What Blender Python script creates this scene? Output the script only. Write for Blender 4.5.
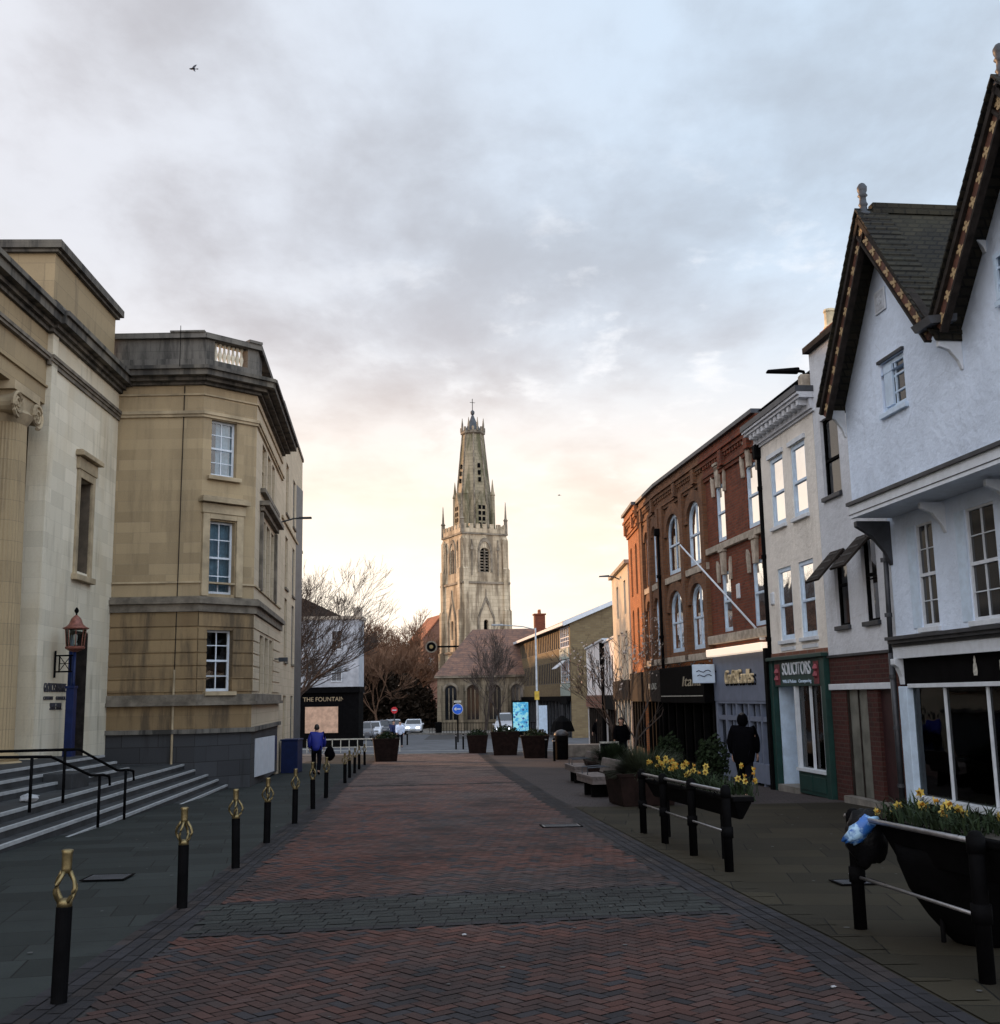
import bpy, bmesh, math, random
from mathutils import Vector, Matrix, noise
random.seed(7)
S = bpy.context.scene
R = math.radians
for o in list(bpy.data.objects): bpy.data.objects.remove(o)
COL = S.collection

# ------------------------------------------------------------------ camera
F = 1100.0; EYE = 1.7; PITCH = math.atan(185/F); ROLL = .018
cd = bpy.data.cameras.new('camera'); cam = bpy.data.objects.new('camera', cd); COL.objects.link(cam)
cd.sensor_fit = 'HORIZONTAL'; cd.sensor_width = 36; cd.lens = 36*F/1000; cd.clip_end = 6000; cd.clip_start = .1
fw = Vector((0, math.cos(PITCH), math.sin(PITCH))); r0 = Vector((1, 0, 0)); u0 = Vector((0, -math.sin(PITCH), math.cos(PITCH)))
rr = r0*math.cos(ROLL)-u0*math.sin(ROLL); uu = r0*math.sin(ROLL)+u0*math.cos(ROLL)
m = Matrix((( rr.x, uu.x, -fw.x, 0), (rr.y, uu.y, -fw.y, 0), (rr.z, uu.z, -fw.z, EYE), (0, 0, 0, 1)))
cam.matrix_world = m
S.camera = cam
S.render.resolution_x = 1000; S.render.resolution_y = 1024

# ------------------------------------------------------------------ sky + sun
SUN_AZ = R(-50); SUN_EL = R(8.5)          # azimuth measured from +Y, negative = left
w = bpy.data.worlds.new('World'); S.world = w; w.use_nodes = True
nt = w.node_tree; nt.nodes.clear(); N = nt.nodes.new; L = nt.links.new
def wm(op, a, b=None, c=None, clamp=False):
    n = N('ShaderNodeMath'); n.operation = op; n.use_clamp = clamp
    for i, v in enumerate((a, b, c)):
        if v is None: continue
        if isinstance(v, (int, float)): n.inputs[i].default_value = v
        else: L(v, n.inputs[i])
    return n.outputs[0]
def wmix(f, a, b, mode='MIX'):
    n = N('ShaderNodeMix'); n.data_type = 'RGBA'; n.blend_type = mode; n.clamp_factor = True
    for s, v in ((n.inputs[0], f), (n.inputs[6], a), (n.inputs[7], b)):
        if isinstance(v, (int, float)): s.default_value = v
        elif isinstance(v, tuple): s.default_value = (*v, 1)
        else: L(v, s)
    return n.outputs[2]
def wss(x, a, b):
    n = N('ShaderNodeMapRange'); n.interpolation_type = 'SMOOTHSTEP'
    L(x, n.inputs[0]); n.inputs[1].default_value = a; n.inputs[2].default_value = b; return n.outputs[0]
tc = N('ShaderNodeTexCoord'); nrm = N('ShaderNodeVectorMath'); nrm.operation = 'NORMALIZE'; L(tc.outputs['Generated'], nrm.inputs[0])
sp = N('ShaderNodeSeparateXYZ'); L(nrm.outputs[0], sp.inputs[0]); dx, dy, dz = sp.outputs
zc = wm('MAXIMUM', dz, 0.0); den = wm('ADD', zc, .16)
cv = N('ShaderNodeCombineXYZ'); L(wm('DIVIDE', dx, den), cv.inputs[0]); L(wm('DIVIDE', dy, den), cv.inputs[1])
def wnoise(scale, detail, rough, off, dist=0.0, st=(1, 1, 1)):
    mp = N('ShaderNodeMapping'); mp.inputs['Location'].default_value = off; mp.inputs['Scale'].default_value = st; L(cv.outputs[0], mp.inputs[0])
    n = N('ShaderNodeTexNoise'); n.inputs['Scale'].default_value = scale; n.inputs['Detail'].default_value = detail
    n.inputs['Roughness'].default_value = rough; n.inputs['Distortion'].default_value = dist; L(mp.outputs[0], n.inputs['Vector']); return n.outputs[0]
big = wnoise(1.5, 7, .55, (3.1, 1.7, 0), .2, (1.15, .8, 1))
med = wnoise(3.6, 8, .58, (7.4, 2.2, 0), .15, (1.1, .85, 1))
fine = wnoise(9.0, 6, .55, (1.4, 9.2, 0), 0)
cl = wm('ADD', wm('MULTIPLY', big, .62), wm('MULTIPLY', med, .38))
sky = N('ShaderNodeTexSky'); sky.sky_type = 'NISHITA'; sky.sun_disc = False
sky.sun_elevation = SUN_EL; sky.sun_rotation = SUN_AZ; sky.altitude = 50; sky.dust_density = 2.0
skc = N('ShaderNodeVectorMath'); skc.operation = 'SCALE'; L(sky.outputs[0], skc.inputs[0]); skc.inputs[3].default_value = .9
# cloud colours (radiances relative to the background strength below)
side = wss(wm('ADD', dx, wm('MULTIPLY', zc, .35)), -.30, .50)              # 0 at the left, 1 at the right
dark = wmix(side, (4.75, 4.6, 4.85), (4.3, 4.95, 5.8))
lite = wmix(side, (7.0, 7.1, 7.6), (5.7, 6.9, 8.3))
lowd = wss(zc, .02, .42)
dark = wmix(lowd, (7.6, 6.4, 5.9), dark)
lite = wmix(lowd, (10.0, 9.1, 8.2), lite)
cf = wss(cl, .37, .61)
cloud = wmix(cf, dark, lite)
# bright ragged breaks
brk = wss(wm('ADD', wm('MULTIPLY', med, .6), wm('MULTIPLY', fine, .4)), .51, .63)
brk = wm('MULTIPLY', brk, wm('SUBTRACT', 1.0, wss(zc, .28, .52)))
brk = wm('MULTIPLY', brk, wss(dx, -.25, .1))
cloud = wmix(wm('MULTIPLY', brk, .6), cloud, (9.0, 9.0, 9.2))
# thin openings where the real sky shows through
cloud = wmix(wm('MULTIPLY', wss(cl, .56, .72), .16), cloud, skc.outputs[0])
# glow low above the far end of the street
ga = N('ShaderNodeVectorMath'); ga.operation = 'DOT_PRODUCT'; L(nrm.outputs[0], ga.inputs[0])
gd = Vector((math.sin(R(-16)), math.cos(R(-16)), .04)).normalized(); ga.inputs[1].default_value = gd
gx = wss(ga.outputs['Value'], .66, .99); gl = wm('SUBTRACT', 1.0, wss(zc, .05, .33))
glow = wm('MULTIPLY', wm('POWER', gx, 1.2), gl, clamp=True)
glow2 = wm('MULTIPLY', wss(ga.outputs['Value'], .90, .999), wm('SUBTRACT', 1.0, wss(zc, .05, .24)), clamp=True)
cloud = wmix(wm('MULTIPLY', glow, .85), cloud, (11.2, 9.1, 7.0))
cloud = wmix(wm('MULTIPLY', glow2, .9), cloud, (12.0, 10.8, 9.2))
# unseen sky behind the camera, brightened to add fill light on the facades
back = N('ShaderNodeMapRange'); back.interpolation_type = 'SMOOTHSTEP'; L(dy, back.inputs[0]); back.inputs[1].default_value = .42; back.inputs[2].default_value = -.45; back.inputs[3].default_value = 1.0; back.inputs[4].default_value = 2.3
bks = N('ShaderNodeVectorMath'); bks.operation = 'SCALE'; L(cloud, bks.inputs[0]); L(back.outputs[0], bks.inputs[3]); cloud = bks.outputs[0]
below = wss(dz, -.06, .0)
cloud = wmix(below, (1.2, 1.1, 1.1), cloud)
bg = N('ShaderNodeBackground'); bg.inputs[1].default_value = .12; L(cloud, bg.inputs[0])
out = N('ShaderNodeOutputWorld'); L(bg.outputs[0], out.inputs[0])

sd = bpy.data.lights.new('sun', 'SUN'); sun = bpy.data.objects.new('sun', sd); COL.objects.link(sun)
sd.energy = 5.0; sd.angle = R(.6); sd.color = (1, .55, .26)
tos = Vector((math.sin(SUN_AZ)*math.cos(SUN_EL), math.cos(SUN_AZ)*math.cos(SUN_EL), math.sin(SUN_EL)))
sun.rotation_euler = tos.to_track_quat('Z', 'Y').to_euler(); sun.location = tos*300

S.view_settings.view_transform = 'Standard'; S.view_settings.look = 'None'
S.view_settings.exposure = 0; S.view_settings.gamma = 1; S.view_settings.use_curve_mapping = False
S.render.engine = 'CYCLES'; S.cycles.max_bounces = 6; S.cycles.transparent_max_bounces = 12

def gz(y):
    return -.021*y if y < 70 else (-1.47-.008*(y-70) if y < 130 else -1.95)

# ------------------------------------------------------------------ materials
def newmat(name):
    m = bpy.data.materials.new(name); m.use_nodes = True; t = m.node_tree; b = t.nodes['Principled BSDF']; return m, t, b
def nd(t, typ, **kw):
    n = t.nodes.new(typ)
    for k, v in kw.items():
        if k in n.inputs: n.inputs[k].default_value = v
        else: setattr(n, k, v)
    return n
def mixc(t, f, a, b, mode='MIX'):
    n = t.nodes.new('ShaderNodeMix'); n.data_type = 'RGBA'; n.blend_type = mode
    for s, v in ((n.inputs[0], f), (n.inputs[6], a), (n.inputs[7], b)):
        if isinstance(v, (int, float)): s.default_value = v
        elif isinstance(v, tuple): s.default_value = (*v[:3], 1)
        else: t.links.new(v, s)
    return n.outputs[2]
def noi(t, vec, scale, detail=5, rough=.6):
    n = nd(t, 'ShaderNodeTexNoise'); n.inputs['Scale'].default_value = scale; n.inputs['Detail'].default_value = detail; n.inputs['Roughness'].default_value = rough
    t.links.new(vec, n.inputs['Vector']); return n.outputs[0]
def ramp(t, x, a, b):
    n = nd(t, 'ShaderNodeMapRange'); n.interpolation_type = 'SMOOTHSTEP'; t.links.new(x, n.inputs[0]); n.inputs[1].default_value = a; n.inputs[2].default_value = b; return n.outputs[0]
def vmap(t, vec, sc):
    n = nd(t, 'ShaderNodeMapping'); n.inputs['Scale'].default_value = sc; t.links.new(vec, n.inputs[0]); return n.outputs[0]
def bump(t, b, h, strength, dist=.02):
    n = nd(t, 'ShaderNodeBump'); n.inputs['Strength'].default_value = strength; n.inputs['Distance'].default_value = dist
    t.links.new(h, n.inputs['Height']); t.links.new(n.outputs[0], b.inputs['Normal'])
def plain(name, c, rough=.7, metal=0, var=.25, scale=4, bmp=.15, spec=.4):
    m, t, b = newmat(name); co = nd(t, 'ShaderNodeTexCoord').outputs['Object']
    n1 = noi(t, co, scale); n2 = noi(t, co, scale*9, 3)
    f = ramp(t, n1, .3, .7)
    col = mixc(t, f, tuple(x*(1-var) for x in c), tuple(min(1, x*(1+var)) for x in c))
    t.links.new(col, b.inputs['Base Color']); b.inputs['Roughness'].default_value = rough; b.inputs['Metallic'].default_value = metal
    b.inputs['Specular IOR Level'].default_value = spec
    if bmp: bump(t, b, n2, bmp, .01)
    return m
def wallvec(t):
    co = nd(t, 'ShaderNodeTexCoord').outputs['Object']; s = nd(t, 'ShaderNodeSeparateXYZ'); t.links.new(co, s.inputs[0])
    a = nd(t, 'ShaderNodeMath'); a.operation = 'ADD'; t.links.new(s.outputs[0], a.inputs[0]); t.links.new(s.outputs[1], a.inputs[1])
    c = nd(t, 'ShaderNodeCombineXYZ'); t.links.new(a.outputs[0], c.inputs[0]); t.links.new(s.outputs[2], c.inputs[1]); return co, c.outputs[0]
def masonry(name, c1, c2, mortar, bw, bh, ms=.012, grime=(.05, .045, .04), gamt=.3, gth=(.52, .72), patch=None, pamt=.35, rough=.85, bmp=.35, gscale=.5, bias=0.0):
    m, t, b = newmat(name); co, v = wallvec(t)
    br = nd(t, 'ShaderNodeTexBrick'); t.links.new(v, br.inputs['Vector'])
    for k, x in (('Scale', 1.0), ('Mortar Size', ms), ('Mortar Smooth', .3), ('Bias', bias), ('Brick Width', bw), ('Row Height', bh)): br.inputs[k].default_value = x
    br.inputs['Color1'].default_value = (*c1, 1); br.inputs['Color2'].default_value = (*c2, 1); br.inputs['Mortar'].default_value = (*mortar, 1)
    col = br.outputs['Color']
    if patch: col = mixc(t, mmul(t, ramp(t, noi(t, vmap(t, co, (1, 1, .45)), .55, 6), .42, .66), pamt), col, patch)
    streak = noi(t, vmap(t, co, (1.6, 1.6, .22)), gscale*3, 7, .65)
    col = mixc(t, mmul(t, ramp(t, streak, *gth), gamt), col, grime)
    fn = noi(t, co, 30, 3)
    col = mixc(t, .22, col, mixc(t, fn, (.25, .25, .25), (.9, .9, .9)), 'OVERLAY')
    t.links.new(col, b.inputs['Base Color']); b.inputs['Roughness'].default_value = rough; b.inputs['Specular IOR Level'].default_value = .25
    h = nd(t, 'ShaderNodeMath'); h.operation = 'MULTIPLY_ADD'; t.links.new(br.outputs['Fac'], h.inputs[0]); h.inputs[1].default_value = -1; t.links.new(mmul(t, fn, .5), h.inputs[2])
    bump(t, b, h.outputs[0], bmp, .012)
    return m
def mmul(t, a, k):
    n = nd(t, 'ShaderNodeMath'); n.operation = 'MULTIPLY'; t.links.new(a, n.inputs[0])
    if isinstance(k, (int, float)): n.inputs[1].default_value = k
    else: t.links.new(k, n.inputs[1])
    return n.outputs[0]
def render_wall(name, c, dirt=(.12, .12, .12), amt=.35, rough=.9):
    m, t, b = newmat(name); co = nd(t, 'ShaderNodeTexCoord').outputs['Object']
    st = noi(t, vmap(t, co, (2.2, 2.2, .35)), 1.3, 7, .6); n2 = noi(t, co, 7, 6, .6); n1 = noi(t, co, .8, 4)
    col = mixc(t, ramp(t, n1, .3, .7), tuple(x*.82 for x in c), c)
    col = mixc(t, mmul(t, ramp(t, noi(t, co, 2.6, 8, .7), .5, .66), .28), col, tuple(x*.72 for x in c))
    crk = nd(t, 'ShaderNodeTexVoronoi'); crk.feature = 'DISTANCE_TO_EDGE'; crk.inputs['Scale'].default_value = .55; t.links.new(vmap(t, co, (1, 1, .6)), crk.inputs['Vector'])
    col = mixc(t, mmul(t, ramp(t, crk.outputs['Distance'], .006, .0), mmul(t, ramp(t, n2, .45, .6), .35)), col, dirt)
    col = mixc(t, mmul(t, ramp(t, st, .52, .78), amt), col, dirt)
    t.links.new(col, b.inputs['Base Color']); b.inputs['Roughness'].default_value = rough; b.inputs['Specular IOR Level'].default_value = .2
    bump(t, b, n2, .6, .05); return m
def glass(name, tint=(.35, .4, .42), refl=1.0, ior=1.6, wob=.02, rough=.01):
    m, t, b = newmat(name); t.nodes.remove(b); o = t.nodes['Material Output']
    co = nd(t, 'ShaderNodeTexCoord').outputs['Object']; h = noi(t, co, 1.7, 2)
    bp = nd(t, 'ShaderNodeBump'); bp.inputs['Strength'].default_value = 1; bp.inputs['Distance'].default_value = wob; t.links.new(h, bp.inputs['Height'])
    fr = nd(t, 'ShaderNodeFresnel'); fr.inputs['IOR'].default_value = ior; t.links.new(bp.outputs[0], fr.inputs['Normal'])
    tr = nd(t, 'ShaderNodeBsdfTransparent'); tr.inputs[0].default_value = (*tint, 1)
    gl = nd(t, 'ShaderNodeBsdfGlossy'); gl.inputs['Roughness'].default_value = rough; gl.inputs[0].default_value = (refl, refl, refl, 1); t.links.new(bp.outputs[0], gl.inputs['Normal'])
    mx = nd(t, 'ShaderNodeMixShader'); t.links.new(fr.outputs[0], mx.inputs[0]); t.links.new(tr.outputs[0], mx.inputs[1]); t.links.new(gl.outputs[0], mx.inputs[2])
    t.links.new(mx.outputs[0], o.inputs[0]); return m
def emis(name, c, s):
    m, t, b = newmat(name); b.inputs['Base Color'].default_value = (*c, 1); b.inputs['Emission Color'].default_value = (*c, 1); b.inputs['Emission Strength'].default_value = s; return m
def colattr(name, rough=.8, bmp=.35, spec=.14, grime=.5):
    m, t, b = newmat(name); a = nd(t, 'ShaderNodeAttribute'); a.attribute_name = 'Col'
    co = nd(t, 'ShaderNodeTexCoord').outputs['Object']; n1 = noi(t, co, .9, 7, .6); n2 = noi(t, co, 60, 3)
    col = mixc(t, mmul(t, ramp(t, n1, .4, .75), grime), a.outputs['Color'], (.016, .015, .016))
    col = mixc(t, .35, col, mixc(t, n2, (.2, .2, .2), (.85, .85, .85)), 'OVERLAY')
    t.links.new(col, b.inputs['Base Color']); b.inputs['Specular IOR Level'].default_value = spec
    rg = nd(t, 'ShaderNodeMapRange'); t.links.new(n1, rg.inputs[0]); rg.inputs[3].default_value = rough-.15; rg.inputs[4].default_value = rough+.15; t.links.new(rg.outputs[0], b.inputs['Roughness'])
    bump(t, b, n2, bmp, .004); return m
def slabmat(name, c1, c2, mortar, w, h, rot=0, moss=None):
    m, t, b = newmat(name); co = nd(t, 'ShaderNodeTexCoord').outputs['Object']
    mp = nd(t, 'ShaderNodeMapping'); mp.inputs['Rotation'].default_value = (0, 0, rot); t.links.new(co, mp.inputs[0])
    br = nd(t, 'ShaderNodeTexBrick'); t.links.new(mp.outputs[0], br.inputs['Vector']); br.offset = .5; br.squash = .8; br.squash_frequency = 3
    for k, x in (('Scale', 1.0), ('Mortar Size', .008), ('Mortar Smooth', .2), ('Brick Width', w), ('Row Height', h)): br.inputs[k].default_value = x
    br.inputs['Color1'].default_value = (*c1, 1); br.inputs['Color2'].default_value = (*c2, 1); br.inputs['Mortar'].default_value = (*mortar, 1)
    col = br.outputs['Color']; n1 = noi(t, co, .7, 8, .65); n2 = noi(t, co, 45, 4); n3 = noi(t, co, 3.1, 6, .7)
    col = mixc(t, mmul(t, ramp(t, n1, .45, .7), .45), col, tuple(x*.45 for x in c1))
    col = mixc(t, mmul(t, ramp(t, n3, .55, .75), .35), col, moss or tuple(x*.5 for x in c2))
    col = mixc(t, .3, col, mixc(t, n2, (.2, .2, .2), (.85, .85, .85)), 'OVERLAY')
    t.links.new(col, b.inputs['Base Color']); b.inputs['Roughness'].default_value = .85; b.inputs['Specular IOR Level'].default_value = .12
    h_ = nd(t, 'ShaderNodeMath'); h_.operation = 'MULTIPLY_ADD'; t.links.new(br.outputs['Fac'], h_.inputs[0]); h_.inputs[1].default_value = -1; t.links.new(mmul(t, n2, .4), h_.inputs[2])
    bump(t, b, h_.outputs[0], .4, .006); return m

M = {}
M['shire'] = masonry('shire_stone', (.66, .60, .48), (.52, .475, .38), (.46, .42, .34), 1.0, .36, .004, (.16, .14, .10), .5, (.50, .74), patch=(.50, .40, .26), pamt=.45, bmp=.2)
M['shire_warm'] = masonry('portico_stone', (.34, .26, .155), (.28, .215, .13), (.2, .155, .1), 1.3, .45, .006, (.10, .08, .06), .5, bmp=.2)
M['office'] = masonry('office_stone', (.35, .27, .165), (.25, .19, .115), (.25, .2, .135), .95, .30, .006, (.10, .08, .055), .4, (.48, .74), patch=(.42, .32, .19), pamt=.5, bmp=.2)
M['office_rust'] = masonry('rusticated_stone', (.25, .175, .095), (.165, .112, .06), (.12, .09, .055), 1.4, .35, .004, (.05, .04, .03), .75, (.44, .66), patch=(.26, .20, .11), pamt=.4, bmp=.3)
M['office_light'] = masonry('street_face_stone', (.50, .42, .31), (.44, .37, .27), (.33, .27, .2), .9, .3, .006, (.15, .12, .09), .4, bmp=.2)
M['plinth'] = masonry('dark_plinth_stone', (.045, .047, .052), (.033, .034, .038), (.018, .018, .018), 1.0, .42, .01, (.02, .02, .02), .6, bmp=.4)
M['grime'] = masonry('sooty_stone', (.13, .12, .105), (.10, .093, .085), (.05, .05, .045), 1.6, .5, .006, (.018, .018, .018), .85, (.42, .62), patch=(.2, .185, .16), pamt=.5, bmp=.4)
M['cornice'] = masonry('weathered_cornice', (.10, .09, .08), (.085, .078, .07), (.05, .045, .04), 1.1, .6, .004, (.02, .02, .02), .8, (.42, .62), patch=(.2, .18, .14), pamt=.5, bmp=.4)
M['trim'] = plain('stone_trim', (.34, .27, .175), .85, var=.3, scale=1.5, bmp=.4)
M['trimdark'] = plain('weathered_trim', (.14, .12, .095), .85, var=.4, scale=2.5, bmp=.5)
M['redbrick'] = masonry('red_brick', (.20, .052, .026), (.115, .030, .017), (.11, .065, .045), .225, .075, .011, (.03, .02, .02), .5, (.5, .7), bmp=.5)
M['brownbrick'] = masonry('brown_brick', (.20, .09, .045), (.125, .055, .03), (.13, .085, .055), .225, .075, .011, (.04, .03, .025), .55, (.48, .7), bmp=.5)
M['shopbrick'] = masonry('shop_brick', (.06, .018, .015), (.038, .013, .012), (.055, .035, .03), .225, .09, .011, (.02, .015, .015), .4, bmp=.5)
M['orangebrick'] = masonry('orange_brick', (.46, .17, .065), (.34, .12, .045), (.26, .15, .09), .225, .075, .011, (.08, .04, .03), .4, (.5, .7), bmp=.5)
M['yellowbrick'] = masonry('yellow_brick', (.185, .145, .08), (.135, .10, .055), (.14, .11, .075), .45, .15, .018, (.07, .05, .03), .4, bmp=.3)
M['dimbrick'] = masonry('dull_red_brick', (.20, .085, .055), (.14, .06, .04), (.16, .12, .1), .45, .15, .02, (.04, .03, .03), .4, bmp=.3)
M['white_gable'] = render_wall('white_limewash', (.66, .77, .93), (.36, .42, .52), .4)
M['white_rend'] = render_wall('offwhite_render', (.60, .63, .68), (.32, .31, .30), .35)
M['cream_rend'] = render_wall('cream_render', (.80, .76, .70), (.30, .27, .22), .4)
M['low_white'] = render_wall('white_render', (.78, .78, .80), (.3, .3, .3), .25)
M['cream'] = render_wall('cream_paint', (.70, .62, .50), (.25, .22, .18), .3)
M['stone_lt'] = plain('pale_stone_dressing', (.38, .33, .27), .85, var=.3, scale=5, bmp=.4)
M['white'] = plain('white_paint', (.56, .61, .67), .45, var=.08, scale=6, bmp=.1)
M['bluewhite'] = plain('pale_blue_paint', (.50, .63, .78), .45, var=.1, scale=5, bmp=.1)
M['bluegrey'] = plain('blue_grey_paint', (.14, .17, .24), .5, var=.1, scale=4, bmp=.1)
M['green'] = plain('dark_green_paint', (.006, .036, .032), .5, var=.2, scale=4, bmp=.1)
M['black'] = plain('black_paint', (.003, .003, .0035), .75, var=.3, scale=5, bmp=.1, spec=.04)
M['darkbrown'] = plain('dark_brown_timber', (.02, .016, .014), .8, var=.4, scale=6, bmp=.4, spec=.15)
M['rust'] = plain('corten_brown', (.014, .008, .007), .85, var=.35, scale=6, bmp=.3, spec=.1)
M['slate'] = masonry('roof_slates', (.045, .047, .055), (.032, .034, .04), (.014, .014, .016), .35, .2, .02, (.02, .025, .02), .4, bmp=.7)
M['stonetile'] = masonry('stone_roof_tiles', (.024, .021, .015), (.012, .011, .009), (.006, .006, .006), .21, .11, .018, (.02, .022, .015), .6, patch=(.055, .05, .03), pamt=.35, bmp=1.0)
M['redtile'] = masonry('red_roof_tiles', (.33, .12, .065), (.25, .09, .05), (.1, .05, .03), .5, .3, .03, (.06, .04, .03), .4, bmp=.6)
M['churchroof'] = masonry('church_roof_slates', (.22, .125, .09), (.15, .09, .07), (.09, .06, .05), .42, .22, .015, (.09, .065, .06), .6, (.45, .6), bmp=.5)  # warm hue put in for sunlight that the sun lamp misses here
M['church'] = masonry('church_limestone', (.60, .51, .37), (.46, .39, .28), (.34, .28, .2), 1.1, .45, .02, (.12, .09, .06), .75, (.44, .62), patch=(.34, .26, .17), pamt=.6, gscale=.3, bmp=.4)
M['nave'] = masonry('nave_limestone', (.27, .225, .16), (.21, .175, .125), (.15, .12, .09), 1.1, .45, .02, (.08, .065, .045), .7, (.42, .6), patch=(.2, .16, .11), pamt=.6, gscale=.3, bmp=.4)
M['churchdark'] = plain('church_string_stone', (.2, .17, .13), .9, var=.5, scale=1, bmp=.5)
M['spire'] = masonry('spire_limestone', (.31, .265, .185), (.21, .185, .13), (.14, .12, .085), .9, .4, .02, (.075, .075, .035), .8, (.44, .64), patch=(.46, .36, .24), pamt=.5, gscale=.3, bmp=.4)
M['lead'] = plain('lead', (.06, .065, .075), .5, metal=.3)
M['gold'] = plain('dull_brass', (.19, .15, .075), .45, metal=.9, var=.25, scale=20, bmp=.15)
M['steel'] = plain('galvanised_steel', (.28, .28, .29), .42, metal=.85, var=.15, scale=15)
M['copper'] = plain('red_lantern_metal', (.20, .075, .055), .5, metal=.3, var=.3, scale=15)
M['navy'] = plain('navy_paint', (.006, .014, .06), .45, var=.2, spec=.2)
M['glass'] = glass('window_glass', (.55, .6, .62), .85, 1.6, .004, .03)
M['glass2'] = glass('shop_glass', (.6, .66, .68), .8, 1.45, .003, .02)
M['lampglass'] = glass('lantern_glass', (.75, .8, .8), .8, 1.4, .002)
M['darkglass'] = plain('dark_window_glass', (.012, .014, .018), .08, var=.2, bmp=0, spec=.9)
M['curtain'] = plain('pale_curtain', (.42, .58, .70), .9, var=.15, scale=9, bmp=.2)
M['lace'] = plain('lace_panel', (.42, .42, .38), .9, var=.3, scale=14, bmp=.3)
M['floor_in'] = plain('interior_plaster', (.16, .15, .14), .9)
M['leaf'] = plain('foliage', (.014, .024, .010), .8, var=.5, scale=7, bmp=.2, spec=.15)
M['darkleaf'] = plain('dark_evergreen', (.020, .013, .008), .8, var=.5, scale=3, bmp=.2, spec=.15)
M['grassleaf'] = plain('grassy_leaves', (.030, .040, .020), .8, var=.45, scale=7, bmp=.1)
M['yellow'] = plain('daffodil_petals', (.38, .28, .05), .6, var=.15, scale=30, bmp=0)
M['orange'] = plain('daffodil_trumpet', (.36, .17, .02), .5, var=.1, scale=30, bmp=0)
M['soil'] = plain('dark_soil', (.02, .015, .01), .95)
M['wood'] = plain('weathered_bench_wood', (.12, .10, .095), .7, var=.3, scale=6, bmp=.5)
M['bark'] = plain('bark', (.055, .042, .036), .9, var=.35, scale=4, bmp=.4)
M['barkwarm'] = plain('warm_twigs', (.16, .09, .055), .9, var=.3, scale=1, bmp=.2)
M['petal'] = plain('pale_dry_leaves', (.42, .36, .32), .8, var=.3, scale=8, bmp=0)
M['skin'] = plain('skin', (.45, .27, .2), .55, var=.08, bmp=0)
M['hair'] = plain('dark_hair', (.02, .015, .012), .6)
M['blackcloth'] = plain('black_cloth', (.0025, .0025, .0035), .98, bmp=.3, spec=.02)
M['darkcloth'] = plain('dark_trousers', (.005, .005, .008), .95, bmp=.3, spec=.03)
M['bluecloth'] = plain('bright_blue_nylon', (.006, .014, .20), .6, var=.15, bmp=.2)
M['whitecloth'] = plain('pale_blue_jacket', (.55, .62, .78), .8)
M['tyre'] = plain('rubber', (.015, .015, .015), .8)
M['asphalt'] = plain('asphalt', (.07, .075, .085), .85, var=.3, scale=.7, bmp=.4)
M['kerbstone'] = plain('kerb_stone', (.17, .16, .145), .85, var=.3, scale=3, bmp=.3)
M['step'] = plain('step_stone', (.022, .024, .027), .8, var=.4, scale=2, bmp=.3)
M['nosing'] = plain('pale_step_nosing', (.30, .31, .32), .7, var=.15, scale=6, bmp=.2)
M['pavers'] = colattr('brick_pavers', grime=.7)
M['flagsL'] = slabmat('grey_flagstones', (.029, .034, .033), (.017, .020, .0195), (.010, .010, .010), 1.15, .62, R(-12))
M['flagsR'] = slabmat('buff_flagstones', (.034, .029, .019), (.019, .017, .012), (.006, .006, .005), 1.3, .72, R(8), (.028, .03, .018))
M['plaza'] = slabmat('brown_paving', (.060, .051, .051), (.05, .044, .045), (.025, .02, .02), .25, .12, R(8))
M['ground'] = slabmat('town_ground', (.07, .07, .072), (.06, .06, .062), (.05, .05, .05), 1.0, .6)
M['signblue'] = plain('blue_sign', (.01, .10, .55), .4, var=.05, bmp=0)
M['signlight'] = emis('lit_sign_panel', (1.0, .80, .62), .75)
M['plywood'] = plain('plywood_board', (.52, .34, .24), .8, var=.2, scale=3)
M['carwhite'] = plain('silver_white_car_paint', (.55, .58, .64), .25, metal=.2, var=.03, bmp=0)
M['carsilver'] = plain('silver_car_paint', (.34, .36, .40), .28, metal=.5, var=.03, bmp=0)
M['cardark'] = plain('dark_car_paint', (.035, .04, .055), .25, metal=.3, var=.03, bmp=0)
M['cargrey'] = plain('grey_car_paint', (.14, .145, .16), .28, metal=.4, var=.03, bmp=0)
M['carred'] = plain('red_van_paint', (.34, .03, .03), .3, var=.05, bmp=0)
M['headlamp'] = emis('headlamp', (.85, .92, 1), 5)
M['brownboard'] = plain('brown_bargeboard', (.085, .035, .022), .7, var=.4, scale=8, bmp=.3)
M['creampat'] = plain('cream_ornament', (.36, .26, .14), .7, var=.2, scale=12)
M['pot'] = plain('cream_chimney_pot', (.55, .48, .33), .8)
M['red'] = plain('dull_red_panel', (.14, .025, .035), .6, var=.3, scale=9)
M['inkdark'] = plain('dark_letters', (.03, .03, .04), .6, bmp=0)
M['grey'] = plain('dark_grey_metal', (.05, .055, .065), .5, metal=.4)
M['screen'] = None

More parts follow.
